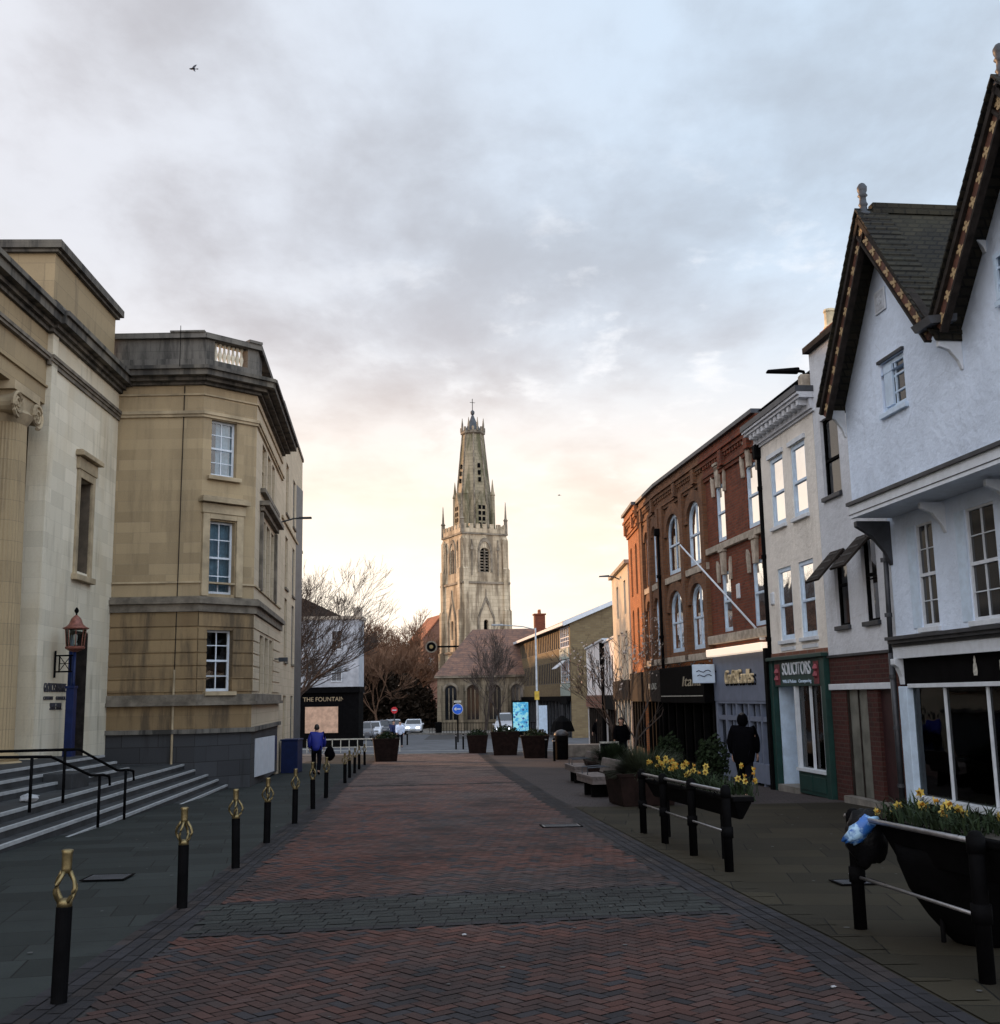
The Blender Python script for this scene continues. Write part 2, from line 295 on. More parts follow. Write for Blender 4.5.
# ------------------------------------------------------------------ builders
class MB:
    def __init__(s, T=None): s.bm = bmesh.new(); s.T = T or (lambda p: p)
    def v(s, p): return s.bm.verts.new(s.T(Vector(p)))
    def poly(s, pts):
        try: return s.bm.faces.new([s.v(p) for p in pts])
        except ValueError: return None
    def box(s, a, b, c, d, e, f):
        a, b = min(a, b), max(a, b); c, d = min(c, d), max(c, d); e, f = min(e, f), max(e, f)
        V = [s.v(p) for p in ((a,c,e),(b,c,e),(b,d,e),(a,d,e),(a,c,f),(b,c,f),(b,d,f),(a,d,f))]
        for i in ((3,2,1,0),(4,5,6,7),(0,1,5,4),(1,2,6,5),(2,3,7,6),(3,0,4,7)): s.bm.faces.new([V[k] for k in i])
        return s
    def hexa(s, P):   # 8 points: bottom 4, top 4
        V = [s.v(p) for p in P]
        for i in ((3,2,1,0),(4,5,6,7),(0,1,5,4),(1,2,6,5),(2,3,7,6),(3,0,4,7)): s.bm.faces.new([V[k] for k in i])
        return s
    def prism(s, pts, d):   # pts list of 3d points, extruded by vector d
        d = Vector(d); A = [s.v(p) for p in pts]; B = [s.v(Vector(p)+d) for p in pts]; n = len(A)
        s.bm.faces.new(A[::-1]); s.bm.faces.new(B)
        for i in range(n): s.bm.faces.new((A[i], A[(i+1) % n], B[(i+1) % n], B[i]))
        return s
    def tube(s, pts, rad, n=6, caps=True):
        pts = [Vector(p) for p in pts]; rs = rad if isinstance(rad, (list, tuple)) else [rad]*len(pts); prev = None
        for i, p in enumerate(pts):
            t = (pts[min(i+1, len(pts)-1)]-pts[max(i-1, 0)]).normalized()
            ref = Vector((0, 0, 1)) if abs(t.z) < .92 else Vector((1, 0, 0))
            a = t.cross(ref).normalized(); b = t.cross(a)
            ring = [s.v(p+(a*math.cos(2*math.pi*k/n)+b*math.sin(2*math.pi*k/n))*rs[i]) for k in range(n)]
            if prev:
                for k in range(n): s.bm.faces.new((prev[k], prev[(k+1) % n], ring[(k+1) % n], ring[k]))
            elif caps: s.bm.faces.new(ring[::-1])
            prev = ring
        if caps: s.bm.faces.new(prev)
        return s
    def lathe(s, prof, c=(0, 0, 0), n=12, ph=0, sx=1, sy=1):
        c = Vector(c); prev = None
        for r_, z in prof:
            ring = [s.v(c+Vector((sx*r_*math.cos(ph+2*math.pi*k/n), sy*r_*math.sin(ph+2*math.pi*k/n), z))) for k in range(n)]
            if prev:
                for k in range(n): s.bm.faces.new((prev[k], prev[(k+1) % n], ring[(k+1) % n], ring[k]))
            else: s.bm.faces.new(ring[::-1])
            prev = ring
        s.bm.faces.new(prev); return s
    def build(s, name, mat, parent=None, smooth=False, bevel=0, norm=True):
        if norm: bmesh.ops.recalc_face_normals(s.bm, faces=s.bm.faces[:])
        me = bpy.data.meshes.new(name); s.bm.to_mesh(me); s.bm.free()
        o = bpy.data.objects.new(name, me); COL.objects.link(o)
        if mat: me.materials.append(mat)
        if smooth:
            for p in me.polygons: p.use_smooth = True
        if parent: o.parent = parent
        if bevel:
            b = o.modifiers.new('bevel', 'BEVEL'); b.width = bevel; b.segments = 2; b.limit_method = 'ANGLE'
        return o
def build_parts(mb, name, mat, parent=None, eps=.03, **kw):
    bm = mb.bm; bm.verts.ensure_lookup_table(); seen = {}; isl = []
    for v in bm.verts:
        if v.index in seen or v in seen: continue
        st = [v]; seen[v] = len(isl); cur = []
        while st:
            q = st.pop(); cur.append(q)
            for e in q.link_edges:
                o_ = e.other_vert(q)
                if o_ not in seen: seen[o_] = len(isl); st.append(o_)
        isl.append(cur)
    bb = [[[min(v.co[i] for v in c)-eps for i in range(3)], [max(v.co[i] for v in c)+eps for i in range(3)]] for c in isl]
    par = list(range(len(isl)))
    def fd(i):
        while par[i] != i: i = par[i]
        return i
    for i in range(len(isl)):
        for j in range(i):
            if all(bb[i][0][k] <= bb[j][1][k] and bb[j][0][k] <= bb[i][1][k] for k in range(3)): par[fd(i)] = fd(j)
    idx = {v: n for n, v in enumerate(bm.verts)}; grp = {}
    for i, c in enumerate(isl): grp.setdefault(fd(i), set()).update(idx[v] for v in c)
    outs = []
    for g_, vs in grp.items():
        m2 = MB(); mp = {}
        for v in bm.verts:
            if idx[v] in vs: mp[idx[v]] = m2.bm.verts.new(v.co)
        for fc in bm.faces:
            if idx[fc.verts[0]] in vs: m2.bm.faces.new([mp[idx[v]] for v in fc.verts])
        outs.append(m2.build(name, mat, parent, **kw))
    bm.free(); return outs
def tag(o, label=None, cat=None, group=None, kind=None):
    if label: o['label'] = label
    if cat: o['category'] = cat
    if group: o['group'] = group
    if kind: o['kind'] = kind
    return o
def thing(name, loc, label, cat, group=None, rz=0):
    o = bpy.data.objects.new(name, None); COL.objects.link(o); o.location = loc; o.rotation_euler = (0, 0, rz); o.empty_display_size = .3
    return tag(o, label, cat, group)
def copy_tree(o, parent=None):
    c = o.copy(); COL.objects.link(c); c.parent = parent
    for ch in list(o.children): copy_tree(ch, c)
    return c
class Fr:
    """facade frame: u along the wall, o outwards, z absolute height"""
    def __init__(s, root, sg, z0, u0=0, y0=0, rot=0): s.root, s.sg, s.z0, s.u0, s.y0, s.rot = root, sg, z0, u0, y0, rot
    def T(s, p):
        x, y = p[0], s.sg*p[1]; c, q = math.cos(s.rot), math.sin(s.rot)
        return Vector((s.u0+x*c-y*q, s.y0+x*q+y*c, p[2]-s.z0))
    def mb(s): return MB(s.T)
    def box(s, name, mat, *a, parent=None, bevel=0): return s.mb().box(*a).build(name, mat, parent or s.root, bevel=bevel)
def root_facing(name, x, y, dirx, diry, sg, label, cat, group=None, z=None):
    z = gz(y) if z is None else z
    r = thing(name, (x, y, z), label, cat, group, rz=math.atan2(diry, dirx)); return r, Fr(r, sg, z)

def arcpts(ua, ub, zs, zt, n=10):
    uc = (ua+ub)/2; a = (ub-ua)/2; return [(uc-a*math.cos(math.pi*i/n), zs+(zt-zs)*math.sin(math.pi*i/n)) for i in range(n+1)]
def skin_wall(mb, u0, u1, z0, z1, ops, rec=.16, o=0):
    """front skin with openings (ua,ub,za,zb,rise) and reveals"""
    us = sorted({u0, u1, *[x for p in ops for x in p[:2]]}); zs = sorted({z0, z1, *[x for p in ops for x in p[2:4]]})
    us = [u for u in us if u0 <= u <= u1]; zs = [z for z in zs if z0 <= z <= z1]
    for i in range(len(us)-1):
        for j in range(len(zs)-1):
            cu, cz = (us[i]+us[i+1])/2, (zs[j]+zs[j+1])/2
            if any(p[0] < cu < p[1] and p[2] < cz < p[3] for p in ops): continue
            mb.poly(((us[i], o, zs[j]), (us[i+1], o, zs[j]), (us[i+1], o, zs[j+1]), (us[i], o, zs[j+1])))
    for p in ops:
        ua, ub, za, zb = p[:4]; rise = p[4] if len(p) > 4 else 0; b = o-rec; zsp = zb-rise
        mb.poly(((ua, o, za), (ub, o, za), (ub, b, za), (ua, b, za)))
        mb.poly(((ua, o, za), (ua, b, za), (ua, b, zsp), (ua, o, zsp))); mb.poly(((ub, o, za), (ub, b, za), (ub, b, zsp), (ub, o, zsp)))
        if not rise: mb.poly(((ua, o, zb), (ub, o, zb), (ub, b, zb), (ua, b, zb)))
        else:
            A = arcpts(ua, ub, zsp, zb); h = len(A)//2
            mb.poly([(ua, o, zb)]+[(x, o, z) for x, z in A[:h+1]][::-1] if False else [(ua, o, zb)]+[(x, o, z) for x, z in A[:h+1]])
            mb.poly([(ub, o, zb)]+[(x, o, z) for x, z in A[h:]][::-1])
            for k in range(len(A)-1): mb.poly(((A[k][0], o, A[k][1]), (A[k+1][0], o, A[k+1][1]), (A[k+1][0], b, A[k+1][1]), (A[k][0], b, A[k][1])))
def shell(mb, u0, u1, z0, z1, dep, top=True):
    mb.poly(((u0, 0, z0), (u0, -dep, z0), (u0, -dep, z1), (u0, 0, z1))); mb.poly(((u1, 0, z0), (u1, -dep, z0), (u1, -dep, z1), (u1, 0, z1)))
    mb.poly(((u0, -dep, z0), (u1, -dep, z0), (u1, -dep, z1), (u0, -dep, z1)))
    if top: mb.poly(((u0, 0, z1), (u1, 0, z1), (u1, -dep, z1), (u0, -dep, z1)))
def window(fr, ua, ub, za, zb, cols=2, rows=4, rec=.12, fm=None, gm=None, fw_=.05, bar=.022, sash=True, sill=None, sillm=None, curtain=None, rise=0, parent=None, split=.5, o=0):
    fm = fm or M['white']; gm = gm or M['glass']; g = fr.mb(); y0, y1 = o-rec-.06, o-rec
    g.box(ua, ua+fw_, y0, y1, za, zb).box(ub-fw_, ub, y0, y1, za, zb).box(ua+fw_, ub-fw_, y0, y1, za, za+fw_*1.3).box(ua+fw_, ub-fw_, y0, y1, zb-fw_, zb)
    zm = za+(zb-za)*split
    if sash: g.box(ua+fw_, ub-fw_, y0+.004, y1+.012, zm-.028, zm+.028)
    for i in range(1, cols):
        x = ua+(ub-ua)*i/cols; g.box(x-bar/2, x+bar/2, y0+.012, y1-.008, za+fw_, zb-fw_)
    for j in range(1, rows):
        z = za+(zb-za)*j/rows
        if sash and abs(z-zm) < .08: continue
        g.box(ua+fw_, ub-fw_, y0+.015, y1-.011, z-bar/2, z+bar/2)
    if rise:
        zsp = zb-rise; A = arcpts(ua, ub, zsp, zb, 12)
        for k in range(12): 
            (x0, z0_), (x1, z1_) = A[k], A[k+1]; uc = (ua+ub)/2
            f = lambda x, z: (uc+(x-uc)*.86, zsp+(z-zsp)*.82)
            a_, b_ = f(x0, z0_), f(x1, z1_)
            g.hexa(((x0, y0+.002, z0_), (x1, y0+.002, z1_), (x1, y1+.004, z1_), (x0, y1+.004, z0_), (a_[0], y0+.002, a_[1]), (b_[0], y0+.002, b_[1]), (b_[0], y1+.004, b_[1]), (a_[0], y1+.004, a_[1])))
    w_ = g.build('window', fm, parent or fr.root)
    p = fr.mb(); p.poly(((ua+.01, o-rec-.035, za+.01), (ub-.01, o-rec-.035, za+.01), (ub-.01, o-rec-.035, zb-.01), (ua+.01, o-rec-.035, zb-.01))); p.build('pane', gm, w_)
    if curtain:
        c = fr.mb(); a, b, zt, zl = curtain; x0 = ua+(ub-ua)*a; x1 = ua+(ub-ua)*b; n = 10
        for k in range(n):
            xa, xb = x0+(x1-x0)*k/n, x0+(x1-x0)*(k+1)/n; ya, yb = o-rec-.16-.03*(k % 2), o-rec-.16-.03*((k+1) % 2)
            c.poly(((xa, ya, za+(zb-za)*zl), (xb, yb, za+(zb-za)*zl), (xb, yb, za+(zb-za)*zt), (xa, ya, za+(zb-za)*zt)))
        c.build('curtain', M['curtain'], w_)
    if sill: fr.mb().box(ua-sill, ub+sill, o-rec-.02, o+.07, za-.09, za-.004).build('sill', sillm or fm, w_, bevel=.008)
    return w_
def text(s, size, mat, fr, u, o, z, parent=None, ext=.01, name='lettering', align='CENTER', sx=1, shear=0, maxw=None):
    c = bpy.data.curves.new(name, 'FONT'); c.body = s; c.size = size; c.extrude = ext; c.align_x = align; c.align_y = 'CENTER'; c.shear = shear
    t = bpy.data.objects.new(name, c); COL.objects.link(t); dg = bpy.context.evaluated_depsgraph_get(); dg.update()
    me = bpy.data.meshes.new_from_object(t.evaluated_get(dg)); bpy.data.objects.remove(t); me.name = name
    r = -fr.sg
    if maxw:
        xs = [v.co.x for v in me.vertices]; sx = maxw/(max(xs)-min(xs))
    for v in me.vertices:
        x, y, q = v.co; v.co = fr.T((u+r*x*sx, o+q, z+y))
    o_ = bpy.data.objects.new(name, me); COL.objects.link(o_); me.materials.clear(); me.materials.append(mat); o_.parent = parent or fr.root; return o_

# ------------------------------------------------------------------ ground
def interp(tab, y):
    if y <= tab[0][1]: return tab[0][0]
    for (x0, y0), (x1, y1) in zip(tab, tab[1:]):
        if y <= y1: return x0+(x1-x0)*(y-y0)/(y1-y0)
    return tab[-1][0]
LO = [(-2.85, -6), (-3.0, 6), (-3.22, 11), (-3.42, 14), (-3.85, 20.2), (-5.07, 34.7), (-7.0, 61)]
LI = [(-2.4, -6), (-2.55, 6), (-2.76, 11), (-3.0, 14), (-3.42, 20.2), (-4.65, 34.7), (-6.6, 61)]
RI = [(2.3, -6), (2.2, 6.5), (2.05, 9), (1.85, 11), (1.45, 15.6), (.70, 25), (-.3, 40), (-1.3, 57.6), (-1.4, 61)]
RO = [(x+.45, y) for x, y in RI]
YS = [-6, -2, 2, 4, 6, 7.5, 9, 10, 11, 12.5, 14, 15.6, 18, 20.2, 22.5, 25, 28, 31, 34.7, 40, 46, 52, 57.6, 61]
def strip(name, fa, fb, ys, dz, mat, parent=None):
    b = MB()
    for y0, y1 in zip(ys, ys[1:]): b.poly(((fa(y0), y0, gz(y0)+dz), (fb(y0), y0, gz(y0)+dz), (fb(y1), y1, gz(y1)+dz), (fa(y1), y1, gz(y1)+dz)))
    return b.build(name, mat, parent)
yy = [-60, -6]+[0, 20, 40, 61, 70, 80, 100, 130, 200, 500, 2500]
tag(strip('ground', lambda y: -2000, lambda y: 2000, yy, -.03, M['ground']), kind='structure')
tag(strip('pavement_left', lambda y: -7.4-.055*max(0, y-20), lambda y: interp(LO, y), YS, -.01, M['flagsL']), kind='structure')
tag(strip('road', lambda y: interp(LO, y), lambda y: interp(RO, y), YS, -.008, plain('mortar_bed', (.016, .014, .014), .9, bmp=.2)), kind='structure')
tag(strip('pavement_right', lambda y: interp(RO, y), lambda y: 9.5, [y for y in YS if y <= 22.5], -.006, M['flagsR']), kind='structure')
tag(strip('plaza_paving', lambda y: interp(RO, y), lambda y: 9.5, [y for y in YS if y >= 22.5], -.006, M['plaza']), kind='structure')
tag(strip('crossing_road', lambda y: -60, lambda y: 60, [62.5, 70, 80, 92], -.012, M['asphalt']), kind='structure')
tag(strip('far_road', lambda y: -22-.05*(y-92), lambda y: -6.6-.03*(y-92), [92, 110, 130, 200, 400], -.014, M['asphalt']), kind='structure')
b = MB(); b.box(-30, 30, 61.6, 61.9, gz(62)-.1, gz(62)+.03); tag(b.build('kerb', M['kerbstone']), kind='structure')
b = MB()
for k in range(24):
    a0 = R(200+k*6); a1 = R(200+(k+1)*6); c = (-1, 84)
    P = [(c[0]+r_*math.cos(a), c[1]+r_*math.sin(a)*1.1) for a, r_ in ((a0, 15), (a1, 15), (a1, 14.6), (a0, 14.6))]
    b.poly([(x, y, gz(y)-.004) for x, y in P])
tag(b.build('road_line', plain('road_paint', (.35, .35, .34), .8)), kind='structure')
# far-side churchyard pavement with kerb
b = MB(); b.hexa([(-9.5, 111, -2.1), (18, 96, -2.1), (30, 130, -2.1), (-8, 160, -2.1), (-9.5, 111, gz(111)+.13), (18, 96, gz(96)+.13), (30, 130, -1.82), (-8, 160, -1.82)])
tag(b.build('far_pavement', M['kerbstone']), kind='structure')

def inpoly(x, y): return interp(LI, y)+.0 < x < interp(RI, y)
pm = bpy.data.meshes.new('road_bricks'); V = []; FC = []; CC = []
def brickcol(x, y):
    n = noise.noise(Vector((x*.55, y*.30, 3.3))); n2 = noise.noise(Vector((x*.9+9, y*.9, 1.3)))
    band = 0
    if 13.3 < y-.12*x < 15.2: band = .35
    if 9.0 < y < 9.8: band = .25
    if 5.5 < y < 6.6: band = .1
    red = (.150, .062, .048); grey = (.084, .067, .066); blue = (.056, .052, .060)
    f = min(1, max(0, .42+n*.8+band+random.uniform(-.3, .3))); c = [grey[i]+(red[i]-grey[i])*f for i in range(3)]
    if random.random() < .16-n2*.15: c = list(blue)
    if y > 20:   # far bricks tinted paler and pinker, standing in for more sky light
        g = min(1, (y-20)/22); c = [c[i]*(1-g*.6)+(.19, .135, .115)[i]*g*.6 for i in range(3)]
    k = random.uniform(.75, 1.2)*(.42+.60*min(1, max(0, (y-8)/22))); return [v*k for v in c]  # brightness grows with distance: stronger far sky light put into the colour
def addq(P, y0, col, dz=0):
    n = len(V); V.extend([(px_, py_, gz(py_)+dz) for px_, py_ in P]); FC.append((n, n+1, n+2, n+3)); CC.append(col)
g = .092; ct, st = math.cos(R(45-5)), math.sin(R(45-5)); gap = .005
for i in range(-420, 640):
    for j in range(-420, 640):
        m4 = (i-j) % 4
        if m4 == 0: w2, h2 = 2, 1
        elif m4 == 3: w2, h2 = 1, 2    # herringbone: verticals
        else: continue
        cx, cy = (i+w2/2)*g, (j+h2/2)*g; X, Y = cx*ct-cy*st-0, cx*st+cy*ct
        if Y < 1.0 or Y > 61 or not inpoly(X, Y) or 9.82 < Y-.15*X < 11.62 or 31.2 < Y-.1*X < 31.6 or 44.8 < Y-.1*X < 45.2: continue
        P = []
        for a, b_ in ((gap, gap), (w2*g-gap, gap), (w2*g-gap, h2*g-gap), (gap, h2*g-gap)):
            lx, ly = i*g+a, j*g+b_; P.append((lx*ct-ly*st, lx*st+ly*ct))
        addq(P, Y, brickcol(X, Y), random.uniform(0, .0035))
# dark setts of the cross bands
for (ya, yb, d) in ((9.86, 11.64, .2), (31.2, 31.6, .2), (44.8, 45.2, .2)):
    k = 0; y = ya
    while y < yb-.05:
        h = .148; x = -5.5+(k % 2)*.11
        while x < 3:
            wd = random.uniform(.17, .24)
            if inpoly(x+.1, y+.07):
                q = random.uniform(.7, 1.25); yo = x*(.15 if ya < 20 else .1)
                c = (.024*q, .027*q, .026*q)
                if y-ya < .13 or yb-y < .27: c = (.020*q, .0195*q, .022*q)
                addq([(x+.006, y+yo+.006), (x+wd-.006, y+yo+.15*wd+.006), (x+wd-.006, y+yo+.15*wd+h-.006), (x+.006, y+yo+h-.006)], y, c, random.uniform(0, .004))
            x += wd
        y += h; k += 1
# edge strips: rows of blue-black bricks laid along the road
for T0, T1 in ((LO, LI), (RI, RO)):
    y = 1.0
    while y < 60.8:
        L0 = .21
        for r_ in range(4):
            yo = y+(.1 if r_ % 2 else 0)
            def X(yq, f): return interp(T0, yq)+(interp(T1, yq)-interp(T0, yq))*f
            f0, f1 = r_/4+.012, (r_+1)/4-.012; q = random.uniform(.7, 1.3)
            n = noise.noise(Vector((r_, y*.7, 2)))
            c = (.020*q, .0195*q, .023*q) if n < .15 else (.028*q, .023*q, .023*q)
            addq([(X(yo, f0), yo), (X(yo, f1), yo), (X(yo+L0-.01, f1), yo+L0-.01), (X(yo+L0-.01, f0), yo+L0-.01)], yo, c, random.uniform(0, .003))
        y += L0
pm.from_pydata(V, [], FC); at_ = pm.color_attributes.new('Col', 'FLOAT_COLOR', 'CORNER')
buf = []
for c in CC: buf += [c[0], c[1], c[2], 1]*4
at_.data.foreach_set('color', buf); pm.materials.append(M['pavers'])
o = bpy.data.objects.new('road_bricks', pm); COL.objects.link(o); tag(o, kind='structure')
# kerb-like pale stone row along the right pavement
kb = MB(); ys = [y/2 for y in range(4, 46)]
for y0, y1 in zip(ys, ys[1:]):
    a0, a1 = interp(RO, y0), interp(RO, y1); kb.poly(((a0+.02, y0+.01, gz(y0)+.003), (a0+.28, y0+.01, gz(y0)+.003), (a1+.28, y1-.01, gz(y1)+.003), (a1+.02, y1-.01, gz(y1)+.003)))
tag(kb.build('kerb_right', M['flagsR']), kind='structure')

# ------------------------------------------------------------------ steps and terrace (left)
def sx(x0, y): return x0-.068*(y-17)
b = MB(); nb = MB(); Y0, Y1 = 2.0, 31.2
LV = [(-7.8, .05), (-7.5, -.1), (-7.2, -.25), (-6.95, -.4), (-6.7, -.55), (-6.45, -.70)]
UP = [(-9.4, .5), (-9.1, .35), (-8.8, .2)]
def stepbox(bb, x0, z, y0, y1, xb, zb=-1.2):
    bb.hexa([(xb, y0, zb), (sx(x0, y0), y0, zb), (sx(x0, y1), y1, zb), (xb, y1, zb), (xb, y0, z), (sx(x0, y0), y0, z), (sx(x0, y1), y1, z), (xb, y1, z)])
for k, (x0, z) in enumerate(LV):
    stepbox(b, x0, z, Y0+.002*k, Y1-.002*k, -16+.01*k)
    for bb in (nb,):
        bb.hexa([(sx(x0, Y0)-.05, Y0, z+.002), (sx(x0, Y0)+.012, Y0, z-.045), (sx(x0, Y1)+.012, Y1, z-.045), (sx(x0, Y1)-.05, Y1, z+.002),
                 (sx(x0, Y0)-.05, Y0, z+.006), (sx(x0, Y0)+.012, Y0, z+.006), (sx(x0, Y1)+.012, Y1, z+.006), (sx(x0, Y1)-.05, Y1, z+.006)])
for k, (x0, z) in enumerate(UP):
    Ye = 26.8-.003*k
    def ux(y, x0=x0): return x0-.02*(y-20)
    b.hexa([(-16.5-.01*k, Y0, -1), (ux(Y0), Y0, -1), (ux(Ye), Ye, -1), (-16.5-.01*k, Ye, -1), (-16.5-.01*k, Y0, z), (ux(Y0), Y0, z), (ux(Ye), Ye, z), (-16.5-.01*k, Ye, z)])
    nb.hexa([(ux(Y0)-.05, Y0, z+.002), (ux(Y0)+.012, Y0, z-.045), (ux(Ye)+.012, Ye, z-.045), (ux(Ye)-.05, Ye, z+.002),
             (ux(Y0)-.05, Y0, z+.006), (ux(Y0)+.012, Y0, z+.006), (ux(Ye)+.012, Ye, z+.006), (ux(Ye)-.05, Ye, z+.006)])
st_ = tag(b.build('entrance_steps', M['step']), 'wide grey stone steps with pale nosings in front of the columned stone hall', 'steps')
nb.build('nosing', M['nosing'], st_)
b = MB(); b.box(-9.15, -8.55, 22.3, 23.2, .04, .36); tag(b.build('stone_block', M['step'], bevel=.02), 'low grey stone block on the steps beside the handrails', 'stone block')

def handrail(label, pts, posts):
    r = thing('handrail', (posts[0][0], posts[0][1], posts[0][2]), label, 'handrail', 'black handrails on the entrance steps')
    loc = Vector(r.location)
    MB().tube([Vector(p)-loc for p in pts], .024, 8).build('rail', M['black'], r, smooth=True)
    for x, y, z0, z1 in posts: MB().tube([Vector((x, y, z0))-loc, Vector((x, y, z1))-loc], .026, 8).build('post', M['black'], r, smooth=True)
handrail('nearer black handrail on the entrance steps, ending in a downturned loop',
    [(-8.9, 17.2, .93), (-7.44, 17.71, .90), (-7.30, 18.1, .88), (-7.08, 19.3, .50), (-7.03, 19.75, .48), (-7.0, 19.95, .44), (-7.0, 20.0, .28)],
    [(-7.44, 17.71, .05, .89), (-7.05, 19.63, -.4, .48)])
handrail('farther black handrail on the entrance steps, passing behind the other one',
    [(-9.3, 18.9, .94), (-7.55, 19.31, .94), (-7.42, 19.6, .93), (-7.08, 20.6, .50), (-7.0, 20.95, .49), (-6.97, 21.15, .45), (-6.97, 21.2, .28)],
    [(-7.55, 19.31, .05, .93), (-7.01, 20.85, -.4, .49)])

# ------------------------------------------------------------------ shire hall (left, nearest)
sh, f = root_facing('columned_hall', -10.9, 30.65, .04, -1, 1, 'tall pale limestone public hall with a giant scroll-topped column and a blue door', 'building', z=.3)
wl = f.mb(); ops = [(2.05, 3.0, 5.05, 7.45), (1.75, 3.15, .3, 3.55)]
skin_wall(wl, 0, 5.35, .3, 10.6, ops, .45)
wl.poly(((5.35, 0, .3), (5.35, -.42, .3), (5.35, -.42, 10.6), (5.35, 0, 10.6)))
wl.box(5.351, 6.1, -1.9, -1.05, .3, 8.85)
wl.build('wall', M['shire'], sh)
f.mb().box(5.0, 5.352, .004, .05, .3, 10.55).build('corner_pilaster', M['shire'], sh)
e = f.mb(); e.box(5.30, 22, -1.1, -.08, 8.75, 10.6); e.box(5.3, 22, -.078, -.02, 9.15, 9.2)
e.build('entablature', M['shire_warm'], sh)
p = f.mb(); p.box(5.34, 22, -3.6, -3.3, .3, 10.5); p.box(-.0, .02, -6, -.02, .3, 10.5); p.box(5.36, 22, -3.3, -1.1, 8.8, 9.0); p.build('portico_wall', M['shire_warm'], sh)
s_ = f.mb()
for (oo, za, zb) in ((.09, 9.80, 9.87), (.05, 9.70, 9.80), (.13, 9.87, 9.95)): s_.box(0, 5.45, -.03, oo, za, zb)
for (oo, za, zb) in ((.02, 9.80, 9.87), (.06, 9.87, 9.95)): s_.box(5.45, 22, -.2, oo, za, zb)
s_.build('string_course', M['trimdark'], sh)
c_ = f.mb()
for (oo, za, zb) in ((.10, 10.50, 10.60), (.20, 10.60, 10.70), (.38, 10.70, 10.90), (.45, 10.90, 11.02)):
    c_.box(-.1, 5.5, -1.5, oo, za, zb); c_.box(5.5, 22, -1.5, oo-.1, za, zb)
c_.build('cornice', M['cornice'], sh)
a_ = f.mb(); a_.box(.15, 4.95, -5.5, -.15, 11.1, 12.85); a_.build('attic', M['shire_warm'], sh)
c_ = f.mb(); c_.box(.0, 5.15, -5.7, .05, 12.78, 12.98).box(.06, 5.07, -5.6, -.05, 12.70, 12.78); c_.build('attic_cap', M['cornice'], sh)
f.mb().box(.16, 4.96, -.15, -.08, 11.1, 11.5).build('attic_base', M['grime'], sh)
f.mb().box(-.0, 22, -6, -1.2, 10.6, 10.7).build('roof', M['lead'], sh)
f.mb().box(.05, 30, -24, -3.62, -.2, 10.55).build('rear_block', M['shire_warm'], sh)
# tall blind window
w_ = f.mb(); w_.box(1.87, 2.05, -.05, .06, 4.95, 7.65).box(3.0, 3.18, -.05, .06, 4.95, 7.65).box(2.05, 3.0, -.05, .06, 7.45, 7.65)
w_.box(1.82, 3.24, -.05, .09, 7.65, 7.95).box(1.72, 3.34, -.05, .22, 7.97, 8.08).box(1.76, 3.30, -.05, .17, 8.08, 8.13).box(1.80, 3.26, -.05, .15, 4.80, 4.95)
wf = w_.build('window', M['trim'], sh, bevel=.012)
f.mb().box(2.051, 2.066, -.44, -.02, 5.05, 7.45).build('lining', plain('brown_reveal', (.09, .07, .05), .9), wf)  # dark brown sheet over the far side of the recess
f.mb().box(2.03, 3.02, -.44, -.40, 5.0, 7.5).build('pane', plain('blind_recess_stone', (.05, .04, .03), .9), wf)
# door
d_ = f.mb(); d_.box(1.78, 2.42, -.42, -.36, .32, 3.2).box(2.48, 3.12, -.42, -.36, .32, 3.2)
for u_ in (1.86, 2.56):
    for z_ in (.5, 1.5, 2.4): d_.box(u_, u_+.48, -.36, -.34, z_, z_+.75)
dr = d_.build('door', M['navy'], sh); 
f.mb().box(1.755, 1.775, -.449, -.30, .32, 3.5).build('door_frame', M['bluewhite'], dr); f.mb().box(1.755, 1.785, -.30, -.01, .32, 3.52).build('door_lining', M['darkbrown'], sh)
